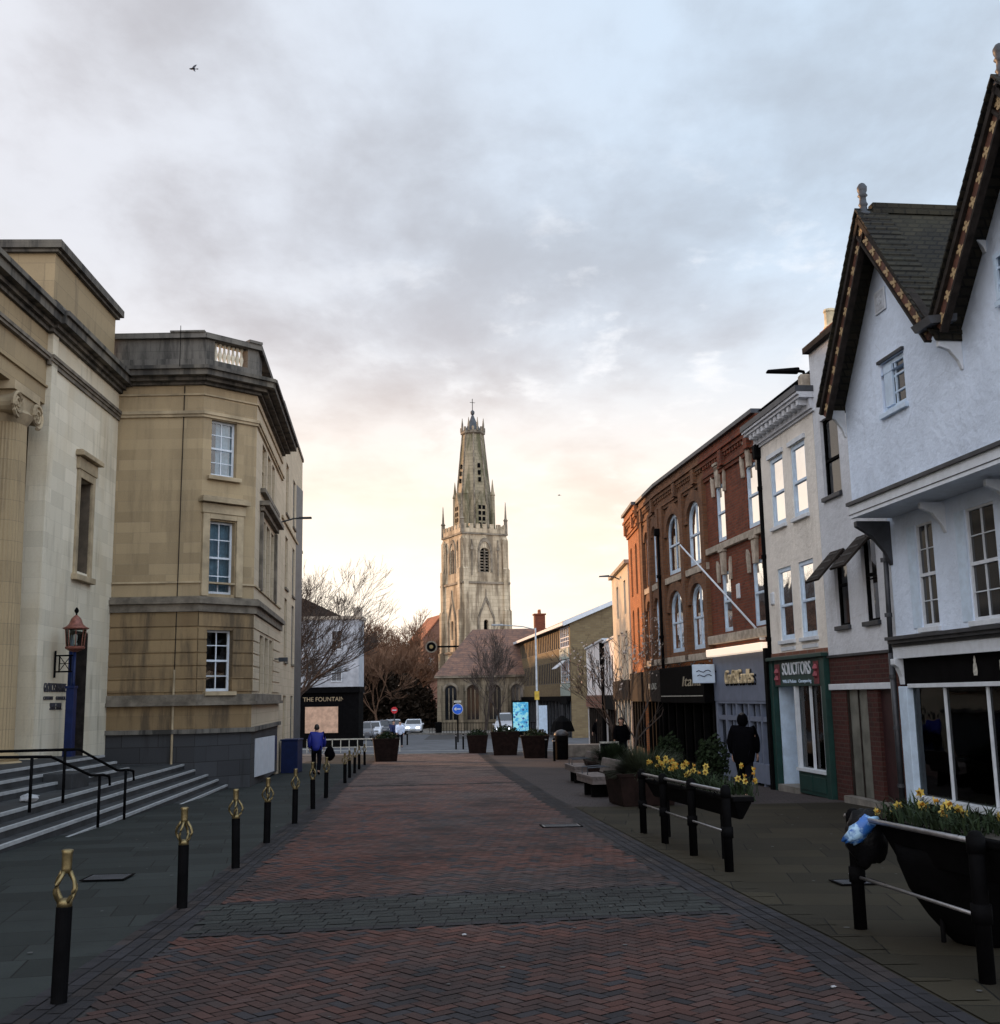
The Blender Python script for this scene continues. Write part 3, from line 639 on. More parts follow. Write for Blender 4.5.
# column with base, capital
def column(u):
    c = f.mb(); prof = [(.60, .62)]
    for i in range(13):
        t = i/12; prof.append((.56-.09*t**1.6, .72+(7.95-.72)*t))
    n = 40; bm_ = c; prev = None
    for r_, z_ in prof:
        ring = []
        for k in range(n*2):
            rr_ = r_*(1-.035*(k % 2)); a = math.pi*k/n; ring.append(c.v((u+rr_*math.cos(a), -.45+rr_*math.sin(a), z_)))
        if prev:
            for k in range(n*2): c.bm.faces.new((prev[k], prev[(k+1) % (2*n)], ring[(k+1) % (2*n)], ring[k]))
        prev = ring
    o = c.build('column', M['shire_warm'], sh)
    bse = f.mb(); bse.lathe([(.78, .3), (.78, .42), (.74, .5), (.66, .54), (.70, .60), (.64, .68)], (u, -.45, 0), 28); 
    bse.build('base', M['shire_warm'], o)
    k_ = f.mb(); k_.lathe([(.47, 7.9), (.52, 7.98), (.60, 8.12), (.52, 8.2)], (u, -.45, 0), 28); k_.box(u-.74, u+.74, -1.1, .03, 8.56, 8.76); k_.box(u-.6, u+.6, -1.0, -.02, 8.2, 8.56)
    for s1 in (-1, 1):
        for oo in (.05, -1.0):   # volutes as spirals
            pts = []; 
            for i in range(34):
                t = i/33; a = s1*(-math.pi/2+t*4.6*math.pi)+math.pi*(s1 < 0); rd = .27*(1-t)+.03
                pts.append((u+s1*.56+rd*math.cos(a if s1 > 0 else a), oo, 8.26+rd*math.sin(a)))
            k_.tube(pts, [.05*(1-.5*i/33) for i in range(34)], 5)
            k_.lathe([(.25, -.05), (.25, .05)], (0, 0, 0), 4) if False else None
        k_.tube([(u+s1*.56, -1.0, 8.26), (u+s1*.56, -.7, 8.26), (u+s1*.56, -.45, 8.26), (u+s1*.56, -.2, 8.26), (u+s1*.56, .04, 8.26)], [.25, .2, .17, .2, .25], 14)
    k_.build('capital', M['trim'], o)
column(6.65)
nn = sh
text('GLOUCESTERSHIRE', .30, M['inkdark'], f, 4.0, .012, 2.10, name='inscription', maxw=1.45, ext=.012)
text('COUNTY     COUNCIL', .12, M['inkdark'], f, 4.0, .012, 1.86, name='inscription', maxw=1.45, ext=.012)
text('SHIRE HALL', .24, M['inkdark'], f, 3.9, .012, 1.66, name='inscription', maxw=.78, ext=.012)

# wall lantern on its post
lx, ly, lz = -10.22, 26.45, .30
lt = thing('lantern_post', (lx, ly, .48), 'red domed glass lantern on a dark blue post with a crossed wall bracket', 'lamp post')
MB().box(-.13, .06, -.10, .10, 0, 1.62).box(-.15, .08, -.12, .12, 0, .18).box(-.145, .075, -.115, .115, 1.60, 1.66).build('pedestal', M['navy'], lt, bevel=.01)
MB().tube([(0, 0, 1.6), (0, 0, 1.75), (0, 0, 2.5)], [.05, .035, .035], 10).build('post', M['navy'], lt, smooth=True)
b = MB(); b.box(-.48, -.44, -.02, .02, 1.86, 2.50)
for z_ in (2.0, 2.38): b.box(-.44, -.03, -.016, .016, z_-.018, z_+.018)
b.box(-.37, -.345, -.015, .015, 2.0, 2.38).box(-.10, -.075, -.015, .015, 2.0, 2.38)
b.tube([(-.34, 0, 2.03), (-.11, 0, 2.35)], .01, 5).tube([(-.34, 0, 2.35), (-.11, 0, 2.03)], .01, 5).tube([(-.34, 0, 2.19), (-.11, 0, 2.19)], .008, 5)
b.build('bracket', M['black'], lt)
ll = MB().lathe([(.05, 2.46), (.15, 2.50), (.22, 2.54), (.23, 2.58), (.19, 2.60)], n=8, ph=R(22.5)).build('lantern', M['copper'], lt)
b = MB()
for k in range(8):
    a = R(22.5+45*k); b.tube([(.20*math.cos(a), .20*math.sin(a), 2.60), (.235*math.cos(a), .235*math.sin(a), 3.0)], .010, 5)
b.build('glazing_bars', M['copper'], ll)
MB().lathe([(.195, 2.6), (.228, 3.0)], n=8, ph=R(22.5)).build('glass', M['lampglass'], ll)
MB().lathe([(.27, 3.0), (.31, 3.03), (.22, 3.07), (.16, 3.13), (.135, 3.20), (.11, 3.26), (.06, 3.31), (.03, 3.34)], n=8, ph=R(22.5)).build('dome', M['copper'], ll, smooth=True)
MB().lathe([(.02, 3.33), (.02, 3.38), (.05, 3.42), (.055, 3.46), (.03, 3.50), (.01, 3.53)], n=10).build('finial', M['black'], ll, smooth=True)
MB().lathe([(.05, 2.62), (.05, 2.66), (.03, 2.7), (.05, 2.78), (.05, 2.86), (.02, 2.9)], n=10).build('bulb', M['lace'], ll, smooth=True)

# ------------------------------------------------------------------ council offices (canted corner block)
G = Vector((-8.45, 30.65)); E_ = Vector((-7.2, 31.9)); Fp = Vector((-8.1, 40.2))
of, f0 = root_facing('stone_office_block', G.x, G.y, -1, 0, 1, 'tan stone office block with a canted corner, white sash windows and a balustraded parapet', 'building', z=-.75)
# frame f0: end wall, u to the left
def sub(P, Q, sg):   # a facade frame sharing the same root
    d = (Q-P); r = of.rotation_euler.z; c, s = math.cos(-r), math.sin(-r); v = P-G
    return Fr(of, sg, -.75, v.x*c-v.y*s, v.x*s+v.y*c, math.atan2(d.y, d.x)-r)
fe = Fr(of, 1, -.75); ff = sub(E_, G, 1); fs = sub(E_, Fp, -1)
Le, Lf, Ls = 2.7, (G-E_).length, (Fp-E_).length
uo = Lf-1.10, Lf-.27         # window span on facet frame (u runs E->G)
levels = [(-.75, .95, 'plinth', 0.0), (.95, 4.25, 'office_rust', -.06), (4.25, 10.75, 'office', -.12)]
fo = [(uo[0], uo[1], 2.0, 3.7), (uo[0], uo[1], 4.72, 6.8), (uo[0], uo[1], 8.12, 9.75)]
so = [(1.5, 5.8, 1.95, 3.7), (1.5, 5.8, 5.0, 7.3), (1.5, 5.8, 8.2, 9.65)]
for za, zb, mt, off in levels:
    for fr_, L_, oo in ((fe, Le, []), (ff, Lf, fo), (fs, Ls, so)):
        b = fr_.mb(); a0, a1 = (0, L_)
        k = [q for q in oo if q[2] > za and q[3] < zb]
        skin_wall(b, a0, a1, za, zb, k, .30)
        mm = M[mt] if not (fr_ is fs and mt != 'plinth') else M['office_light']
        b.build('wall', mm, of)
        for q in k:
            if fr_ is ff: window(fr_, q[0], q[1], q[2], q[3], 2, 4, rec=.16, split=.5, curtain=((0, .62, 1, .02) if q[2] > 8 else (0.0, 1.0, 1, .0) if q[2] > 4 else None), bar=.028, fw_=.06)
            else:
                for n_ in range(3):
                    w0 = q[0]+n_*(q[1]-q[0])/3; window(fs, w0+.16, w0+(q[1]-q[0])/3-.16, q[2], q[3], 2, 4, rec=.08, fm=M['trim'], gm=M['darkglass'], bar=.025)
                for n_ in (0, 1, 2, 3):
                    b2 = fs.mb(); w0 = q[0]+n_*(q[1]-q[0])/3; b2.box(w0-.15 if n_ else w0, w0+.15 if n_ < 3 else w0, -.29, .0 if n_ in (0, 3) else .02, q[2], q[3]); b2.build('mullion', M['office_light'], of)
# rustication grooves (raised courses)
for fr_, L_, oo in ((fe, Le, []), (ff, Lf, [fo[0]]), (fs, Ls, [so[0]])):
    b = fr_.mb(); z = 1.98
    while z < 4.1:
        z1 = min(z+.36, 4.2); spans = [(0, L_)]
        for q in oo:
            if q[2] < z1 and q[3] > z: spans = [(0, q[0]), (q[1], L_)]
        for a, c in spans: b.box(a, c, -.002, .035, z+.02, z1-.02)
        z = z1+.0
        if z > 3.6: b.box(0, L_, -.002, .035, z+.02, 4.18); break
    b.build('rusticated_course', M['office_rust'] if fr_ is not fs else M['office_light'], of)
def band(name, mat, steps, ext=.0, frs=None, zed=None):
    b = fe.mb()
    for fr_, L_ in ((fe, Le), (ff, Lf), (fs, Ls)):
        bb = MB(fr_.T); bb.bm.free(); bb.bm = b.bm
        for (oo, za, zb) in steps:
            x = oo*.42
            if fr_ is fe: P = [(-x, oo), (L_, oo), (L_, -.2), (0, -.2)]
            elif fr_ is ff: P = [(-x, oo), (L_+x, oo), (L_, -.2), (0, -.2)]
            else: P = [(-x, oo), (L_, oo), (L_, -.2), (0, -.2)]
            bb.hexa([(a, c, za) for a, c in P]+[(a, c, zb) for a, c in P])
    return b.build(name, mat, of)
band('plinth_cap', M['grime'], [(.10, .86, .98)])
band('string_course', M['trimdark'], [(.16, 1.62, 1.72), (.10, 1.72, 1.92)])
band('string_course', M['trimdark'], [(.10, 4.2, 4.42), (.20, 4.42, 4.55), (.14, 4.55, 4.62)])
band('string_course', M['trim'], [(.05, 5.0, 5.05)])
band('string_course', M['trim'], [(.06, 9.78, 9.86), (.10, 9.86, 9.95)])
band('string_course', M['trim'], [(.05, 10.42, 10.47)])
band('cornice', M['cornice'], [(.12, 10.72, 10.8), (.30, 10.8, 10.9), (.52, 10.9, 11.06), (.60, 11.06, 11.16)])
# facet window surrounds
b = ff.mb(); a0, a1 = uo
b.box(a0-.24, a0-.02, -.02, .09, 4.64, 7.0).box(a1+.02, a1+.24, -.02, .09, 4.64, 7.0).box(a0-.02, a1+.02, -.02, .09, 6.84, 7.0).box(a0-.28, a1+.28, -.02, .12, 7.0, 7.28).box(a0-.36, a1+.36, -.02, .26, 7.3, 7.42).box(a0-.32, a1+.32, -.02, .2, 7.42, 7.48)
b.box(a0-.12, a1+.12, -.04, .13, 7.98, 8.1).box(a0-.08, a1+.08, -.02, .16, 1.88, 1.99)
build_parts(b, 'window_surround', M['trim'], of, bevel=.01)
b = fs.mb(); b.box(1.2, 6.1, 0, .14, 7.45, 7.6).box(1.1, 6.2, 0, .30, 7.6, 7.74).box(1.25, 6.05, 0, .16, 8.02, 8.16).box(1.25, 1.48, 0, .1, 5.0, 7.4).box(5.82, 6.05, 0, .1, 5.0, 7.4)
build_parts(b, 'window_surround', M['trimdark'], of, bevel=.01)
# parapet with balusters on the facet
b = fe.mb()
def pb(fr_, *a):
    bb = MB(fr_.T); bb.bm.free(); bb.bm = b.bm; bb.box(*a)
for fr_, L_ in ((fe, Le), (ff, Lf), (fs, Ls)):
    pb(fr_, -.02, L_+.02, -.45, .06, 11.15, 11.5)
    pb(fr_, -.04, L_+.04, -.47, .12, 12.12, 12.28)
pb(fe, 0, Le, -.40, 0, 11.5, 12.12); pb(fs, 0, 1.0, -.40, 0, 11.5, 12.12); pb(fs, 4.0, 4.8, -.4, 0, 11.5, 12.12); pb(fs, Ls-.6, Ls, -.4, 0, 11.5, 12.12)
pb(ff, 0, .36, -.40, 0, 11.5, 12.12); pb(ff, Lf-.30, Lf, -.40, 0, 11.5, 12.12)
pb(ff, -.05, .40, -.5, .16, 12.28, 12.36); pb(fe, 0, 1.0, -.5, .16, 12.28, 12.33)
par = b.build('parapet', M['grime'], of)
def balust(fr_, u):
    c = fr_.mb(); c.lathe([(.055, 11.5), (.055, 11.55), (.035, 11.6), (.065, 11.72), (.07, 11.78), (.035, 11.92), (.03, 12.0), (.055, 12.06), (.055, 12.12)], (u, -.2, 0), 10); c.build('baluster', M['shire'], par, smooth=True)
for k in range(7): balust(ff, .46+k*.145)
for k in range(13): balust(fs, 1.15+k*.22)
for k in range(12): balust(fs, 5.0+k*.22)
b = fe.mb(); b.poly(((0, -.4, 11.1), (Le, -.4, 11.1), (Le, -9, 11.1), (.6, -9, 11.1), (-.6, -2.0, 11.1))); b.box(.4, Le+8, -18, -3.0, -.7, 11.0); b.build('roof', M['lead'], of)
# lightning conductor
fe.mb().tube([(.55, .62, 11.1), (.55, .64, 12.3)], .01, 4).build('conductor', M['black'], of)
fe.mb().tube([(.62, .03, -.7), (.60, .07, 2.6)], .032, 6).build('drainpipe', M['trim'], of)
fe.mb().tube([(.60, .05, 2.6), (.56, .03, 10.7)], .014, 5).build('conductor', M['darkbrown'], of)
# cream rear wing continuing along the street
fw2 = sub(Fp, Fp+Vector((-1.12, 10.3)), -1); Lw = 10.36
b = fw2.mb(); wo = [(u, u+1.2, z0_, z1_) for u in (1.8, 5.2, 8.4) for z0_, z1_ in ((.1, 1.9), (3.2, 5.6), (6.0, 8.0), (8.9, 10.9))]
skin_wall(b, 0, Lw, -1.2, 12.75, wo, .16); b.box(-.3, 0, -14, .0, -1.2, 12.75); b.box(Lw-.02, Lw, -14, -.0, -1.2, 12.75); b.poly(((0, 0, 12.75), (Lw, 0, 12.75), (Lw, -14, 12.75), (0, -14, 12.75)))
b.build('rear_wing_wall', M['office_light'], of)
for q in wo:
    window(fw2, *q, 2, 4, rec=.08, fm=M['trim'], gm=M['darkglass'], sill=.08, sillm=M['trimdark'])
fw2.mb().box(-.05, Lw+.04, -.4, .06, 12.72, 12.86).build('rear_wing_coping', M['trimdark'], of)
fw2.mb().box(-.0, Lw, -.02, .07, 8.4, 8.5).build('string_course', M['trim'], of)
# lamp arm and small cameras on this wall
la = thing('wall_lamp', (-7.95, 40.0, 8.0), 'thin grey lamp arm sticking out of the tan stone wall over the street', 'street lamp')
MB().tube([(-.1, 0, .2), (.35, 0, .32), (.75, 0, .34)], .03, 6).box(.55, 1.0, -.07, .07, .30, .37).build('arm', M['grey'], la)
cm = thing('security_camera', (-7.62, 37.5, 3.1), 'small dark security camera on the corner of the tan stone wall', 'camera')
MB().box(-.1, .05, -.03, .03, -.02, .02).box(.05, .35, -.07, .07, -.09, .05).build('body', M['grey'], cm, bevel=.01)

# white notice panels and blue cabinet
nb_ = thing('notice_panel', (-7.32, 34.3, -.6), 'white triple notice panel with blue ends at the foot of the tan stone wall', 'notice board')
b = MB()
for k in range(3): b.box(-.02, .03, -1.4+k*.94, -1.4+k*.94+.9, .12, 1.22)
b.build('panel', plain('notice_white', (.52, .55, .60), .6, var=.06), nb_)
b = MB(); b.box(-.03, .02, -1.75, -1.45, .45, 1.2); b.box(-.03, .02, 1.45, 1.75, .45, 1.2); build_parts(b, 'end_panel', M['navy'], nb_)
cb = thing('cabinet', (-7.75, 41.0, -.87), 'dark navy metal cabinet against the stone wall behind the bollards', 'cabinet')
MB().box(-.3, .3, -.5, .5, 0, 1.15).build('body', M['navy'], cb, bevel=.02); MB().box(-.33, .33, -.53, .53, 1.15, 1.2).build('lid', M['navy'], cb, bevel=.01)

# ------------------------------------------------------------------ right-hand row
def XR(D): return 6.75-.1*(D-23.6)
def roww(name, D0, D1, label, cat='building', s=-.1, X0=None):
    x = XR(D0) if X0 is None else X0; return root_facing(name, x, D0, s, 1, 1, label, cat)
def flatroof(fr, u0, u1, z, dep, name='roof', mat=None): fr.box(name, mat or M['lead'], u0, u1, -dep, -.02, z, z+.06)

# --- solicitors
so_, f = roww('solicitors_building', 23.15, 26.7, 'narrow cream house with bracketed cornice over a green solicitors shopfront', 'building')
W = 3.5; b = f.mb(); wo = [(.55, 1.45, 5.56, 7.2), (1.95, 2.85, 5.56, 7.2), (.5, 1.4, 2.88, 4.55), (1.85, 2.75, 2.88, 4.55)]
skin_wall(b, 0, W, 2.5, 8.0, wo, .14); shell(b, 0, W, 2.5, 8.0, 9); b.build('wall', M['cream_rend'], so_)
for q in wo:
    w_ = window(f, *q, 1, 2, rec=.03, fm=M['bluewhite'], fw_=.09, sill=.05, sillm=M['white'], split=.48)
    f.mb().box(q[0]+.06, q[1]-.06, -.15, -.13, q[2]+(q[3]-q[2])*.5, q[3]-.05).build('blind', M['cream'], w_)
b = f.mb()
for q in wo[:2]: b.box(q[0]-.06, q[1]+.06, -.02, .05, q[3]+.02, q[3]+.12)
for q in wo[2:]: b.box(q[0]-.0, q[1]+.0, -.02, .02, q[2]-.24, q[2]-.16)
build_parts(b, 'window_head', M['white'], so_)
b = f.mb()
for oo, za, zb in ((.05, 7.66, 7.72), (.10, 7.72, 7.80), (.33, 7.96, 8.03), (.38, 8.03, 8.09)): b.box(-.15, W+.15, -.3, oo, za, zb)
b.box(-.1, W+.1, -.3, .10, 7.80, 7.96)
for k in range(12): b.box(.02+k*.29, .15+k*.29, .10, .30, 7.83, 7.955)
co = b.build('cornice', M['white_rend'], so_)
f.mb().box(-.16, W+.17, -.4, .41, 8.09, 8.22).build('gutter', M['lead'], co)
f.mb().hexa([(0, 0, 8.6), (W, 0, 8.6), (W, -8, 8.6), (0, -8, 8.6), (0, -3.0, 9.7), (W, -3.0, 9.7), (W, -4, 9.7), (0, -4, 9.7)]).build('roof', M['slate'], so_)
b = f.mb(); b.box(0, W, -.3, .02, 2.38, 2.6); b.build('brick_band', M['dimbrick'], so_)
b = f.mb(); b.box(.05, .27, -.5, .10, gz(23)-.1, 2.42).box(3.22, 3.44, -.5, .10, gz(23)-.1, 2.42).box(.32, 3.18, -.45, .06, 1.82, 2.42).box(0, W, -.3, .16, 2.42, 2.50)
b.box(.34, 1.98, -.4, .05, -.5, -.02)
for u_ in (.42, 1.20): b.box(u_, u_+.7, .05, .065, -.42, -.1)
b.build('shopfront', M['green'], so_, bevel=.008)
b = f.mb(); b.box(.34, 2.0, -.25, .10, -.02, .05).box(1.92, 2.0, -.04, .05, .05, 1.82).box(1.10, 1.15, -.03, .02, .05, 1.82).box(.34, .40, -.08, .05, .05, 1.82); b.build('shop_window_frame', M['white'], so_)
f.mb().box(.4, 1.92, -.06, -.05, .05, 1.82).build('shop_window_pane', M['glass2'], so_)
f.mb().box(2.05, 3.15, -1.2, -1.16, -.45, 1.8).build('shop_door', M['bluewhite'], so_)
f.mb().box(3.12, 3.17, -1.15, -.02, -.45, 1.82).build('porch_side', M['bluewhite'], so_)
f.mb().box(2.0, 2.04, -1.15, -.05, -.45, 1.82).build('porch_side', M['bluewhite'], so_)
f.mb().box(2.0, 3.2, -1.2, .12, gz(25)-.1, gz(25)+.12).build('doorstep', M['kerbstone'], so_)
f.mb().box(.35, 3.15, -4, -3.9, -.4, 1.9).build('shop_interior', M['floor_in'], so_)
b = f.mb()
for k in range(9): b.box(.5, 1.8, -.62, -.6, .2+k*.16, .23+k*.16)
b.box(.8, 1.0, -.58, -.56, .1, 1.7); b.build('blind', M['lace'], so_)
text('SOLICITORS', .40, M['white'], f, 1.72, .075, 2.20, name='sign_lettering', maxw=1.75, ext=.01)
text('Wills & Probate    Conveyancing', .11, M['bluewhite'], f, 1.72, .075, 1.93, name='sign_lettering', maxw=1.75, ext=.006)
b = f.mb(); b.box(2.80, 3.12, .06, .072, 1.86, 2.34).box(.42, .70, .06, .072, 1.86, 2.34); build_parts(b, 'sign_end_panel', M['red'], so_)
b = f.mb()
for uc, zc in ((2.96, 2.0), (2.94, 2.16), (.57, 2.05), (.55, 2.2)): b.lathe([(.02, -.06), (.075, -.02), (.05, .05), (.01, .08)], (uc, .08, zc), 8)
build_parts(b, 'sign_ornament', plain('pink_ornament', (.26, .06, .08), .6), so_)

f.mb().box(3.45, 3.62, -.3, .16, gz(26.5)-.2, 2.75).build('party_pier', M['black'], so_)
# --- offwhite brick-shop house
bs, f = roww('offwhite_house', 19.95, 23.15, 'grey-white rendered house with dark open window hatches above a red brick ground floor', 'building')
W = 3.2; b = f.mb(); wo = [(1.95, 2.85, 5.7, 7.36), (.60, 1.15, 5.75, 7.3), (.62, 1.28, 3.0, 4.62), (1.98, 2.62, 3.0, 4.5)]
skin_wall(b, 0, W, 2.42, 8.95, wo, .16); shell(b, 0, W, 2.42, 8.95, 9); b.build('wall', M['white_rend'], bs)
for q in wo: window(f, *q, 1 if q is not wo[0] else 1, 2, rec=.07, fm=M['black'], fw_=.04, sill=.03, sillm=M['grey'], split=.46 if q is wo[0] else .55)
f.mb().box(0, W, -.4, .14, 8.95, 9.08).build('coping', M['darkbrown'], bs)
f.mb().hexa([(0, 0, 9.05), (W, 0, 9.05), (W, -8, 9.05), (0, -8, 9.05), (0, -3, 10.4), (W, -3, 10.4), (W, -3.6, 10.4), (0, -3.6, 10.4)]).build('roof', M['slate'], bs)
for q, dz_, oo in ((wo[2], .62, .62), (wo[3], .62, .60), (wo[1], .3, .34)):
    b = f.mb(); P = [(q[0]-.02, .02, q[3]), (q[1]+.02, .02, q[3]), (q[1]+.02, oo, q[3]-dz_), (q[0]-.02, oo, q[3]-dz_)]
    b.prism(P, (0, .03, .03)); h = b.build('window_hatch', M['darkbrown'], bs)
    b = f.mb(); iu = .08
    for k in range(4):
        t = (k+.5)/4; b.box(q[0]+iu, q[1]-iu, .02+(oo-.02)*t+.03, .02+(oo-.02)*t+.05, q[3]-dz_*t+.02, q[3]-dz_*t+.045)
    b.build('hatch_slat', M['grey'], h)
ch = f.mb(); ch.box(2.75, 3.4, -1.0, -.42, 8.9, 9.45).box(2.71, 3.44, -1.04, -.38, 9.45, 9.53); cho = ch.build('chimney', M['redbrick'], bs)
for uc, oc in ((3.24, -.56), (2.92, -.82)): f.mb().lathe([(.15, 9.53), (.15, 9.6), (.125, 9.63), (.12, 9.92), (.14, 9.95), (.13, 10.0)], (uc, oc, 0), 12).build('chimney_pot', M['pot'], cho, smooth=False)
b = f.mb(); go = [(1.45, 2.45, -.35, 1.72), (.42, 1.0, -.35, 1.72)]
skin_wall(b, 0, W, gz(22)-.2, 1.72, go, .1); b.box(0, W, -.4, 0, 1.84, 2.42); b.build('ground_floor_wall', M['shopbrick'], bs)
f.mb().box(0, W, -.35, .05, 1.72, 1.84).build('lintel', M['white'], bs, bevel=.01)
f.mb().box(0, W, -.02, .04, 2.38, 2.43).build('render_stop', M['grey'], bs)
b = f.mb(); b.box(1.45, 1.5, -.08, -.02, -.35, 1.72).box(2.4, 2.45, -.08, -.02, -.35, 1.72).box(1.93, 1.96, -.07, -.03, -.35, 1.72); wd = b.build('shop_window_frame', M['darkbrown'], bs)
f.mb().box(1.5, 2.4, -.06, -.055, -.33, 1.72).build('pane', plain('obscured_glass', (.13, .135, .12), .35, var=.35, scale=2.5), wd); 
b = f.mb()
for k in range(12): b.box(1.5+k*.075, 1.56+k*.075, -.12-.02*(k % 2), -.10-.02*(k % 2), -.3, 1.5)
b.build('curtain', M['lace'], wd)
f.mb().box(.42, 1.0, -.095, -.07, -.35, 1.72).build('door', plain('dark_red_door', (.03, .012, .014), .5), bs)
f.mb().box(.38, 2.5, -.2, .16, gz(21)-.2, gz(21)+.10).build('doorstep', M['kerbstone'], bs)

# --- twin-gabled white house (nearest right)
ga_, f = root_facing('twin_gabled_house', 7.05, 19.8, .119, -1, -1, 'white jettied house with two steep gables, carved bargeboards and finials', 'building')
WU = 8.1; b = f.mb(); wo = [(.98, 1.56, 2.74, 4.5), (2.60, 3.42, 2.74, 4.5), (4.6, 5.3, 2.85, 4.5), (6.2, 6.9, 2.85, 4.5)]
skin_wall(b, 0, WU, 2.6, 4.9, wo, .08); shell(b, 0, WU, -.5, 4.9, 8, top=False); b.build('lower_wall', M['white_gable'], ga_)
for q in wo: window(f, *q, 2, 4, rec=.02, fm=M['white'], fw_=.04, sill=.05, bar=.016, gm=M['darkglass'])
b = f.mb()
for q in wo: b.box(q[0]-.30, q[0]-.01, .003, .012, q[2], q[3])
build_parts(b, 'reveal_strip', M['bluewhite'], ga_)  # thin blue-white strips put in for the bright splayed window reveals
b = f.mb(); J = .74
ug = [(0, 7.12), (1.36, 9.98), (3.42, 7.15), (5.75, 10.28), (8.1, 7.15)]
# upper jettied wall, gables as one front with windows cut in rectangles
wo2 = [(1.66, 2.48, 6.27, 6.94)]
skin_wall(b, .2, WU, 4.98, 6.95, [(1.66, 2.48, 6.27, 6.951)], .14, o=J)
b.poly(((.2, J, 6.95), (1.66, J, 6.95), (1.66, J, 7.16), (2.08, J, 7.16), (2.2, J, 9.5))); b.poly(((4.2, J, 6.95), (2.48, J, 6.95), (2.48, J, 7.16), (2.08, J, 7.16), (2.2, J, 9.5)))
for u_ in (1.66, 2.48): b.poly(((u_, J, 6.9), (u_, J, 7.16), (u_, J-.14, 7.16), (u_, J-.14, 6.9)))
b.poly(((1.66, J, 7.16), (2.48, J, 7.16), (2.48, J-.14, 7.16), (1.66, J-.14, 7.16))); b.poly(((4.2, J, 6.95), (8.4, J, 6.95), (6.35, J, 9.45)))
b.poly(((.2, J, 4.98), (.2, -8, 4.98), (.2, -8, 6.95), (.2, J, 6.95))); b.poly(((WU, J, 4.98), (WU, -8, 4.98), (WU, -8, 6.95), (WU, J, 6.95)))
b.build('upper_wall', M['white_gable'], ga_)
b = f.mb(); b.box(.17, WU, J-.02, J+.05, 4.74, 4.97).box(.17, WU, 0, J-.02, 4.76, 4.80); b.build('jetty_fascia', M['white'], ga_)
b = f.mb(); b.box(.14, WU, J+.0, J+.10, 4.97, 5.03).box(.16, WU, J+.04, J+.058, 4.80, 4.815); b.build('jetty_moulding', M['grey'], ga_)
w_ = window(f, 1.68, 2.46, 6.29, 7.14, 2, 3, rec=.04, fm=M['bluewhite'], fw_=.07, sash=False, sill=.07, bar=.03, o=J)
f.mb().box(1.62, 2.52, J, J+.05, 7.16, 7.21).build('window_head', M['grey'], ga_)
b = f.mb(); b.box(1.74, 2.02, J-.05, J-.01, 6.38, 7.08); b.build('shutter', M['bluewhite'], w_)
w_ = window(f, 5.30, 6.1, 6.95, 7.6, 2, 3, rec=-.07, fm=M['bluewhite'], fw_=.07, sash=False, sill=.07, bar=.03, o=J)
b = f.mb(); b.box(1.68, 2.06, J, J+.03, 8.02, 8.42); pq = b.build('date_plaque', M['white'], ga_, bevel=.01)
b = f.mb(); b.box(1.72, 2.02, J+.03, J+.036, 8.06, 8.38); b.build('plaque_field', plain('plaque_grey', (.42, .46, .52), .8), pq)
text('15', .2, M['white'], f, 1.87, J+.04, 8.22, parent=pq, name='relief', ext=.008)
# roofs: two ridges running back
def gabroof(u0, u1, uc, ze, za, o1, o0=-8):
    b = f.mb(); t = .14
    for ua in (u0, u1):
        b.hexa([(ua, o0, ze), (ua, o1, ze), (uc, o1, za), (uc, o0, za), (ua, o0, ze+t), (ua, o1, ze+t), (uc, o1, za+t), (uc, o0, za+t)])
    r = b.build('roof', M['stonetile'], ga_)
    # individual tile edges along the verge
    b = f.mb()
    for ua in (u0, u1):
        n = 22
        for k in range(n):
            t0 = k/n; x = ua+(uc-ua)*t0; z = ze+(za-ze)*t0+.13; d = (uc-ua)/n
            b.hexa([(x-.02*(1 if d > 0 else -1), o1-.45, z-.03), (x-.02*(1 if d > 0 else -1), o1+.09, z-.03), (x+d*1.1, o1+.09, z+.13), (x+d*1.1, o1-.45, z+.13),
                    (x-.02*(1 if d > 0 else -1), o1-.45, z+.03), (x-.02*(1 if d > 0 else -1), o1+.09, z+.03), (x+d*1.1, o1+.09, z+.16), (x+d*1.1, o1-.45, z+.16)])
    b.build('verge_tiles', M['stonetile'], r)
    f.mb().box(uc-.09, uc+.09, o0, o1-.2, za+.06, za+.24).build('ridge', M['stonetile'], r)
gabroof(.12, 4.25, 2.2, 6.72, 9.56, J+.42); gabroof(4.25, 8.5, 6.35, 6.90, 9.50, J+.42)
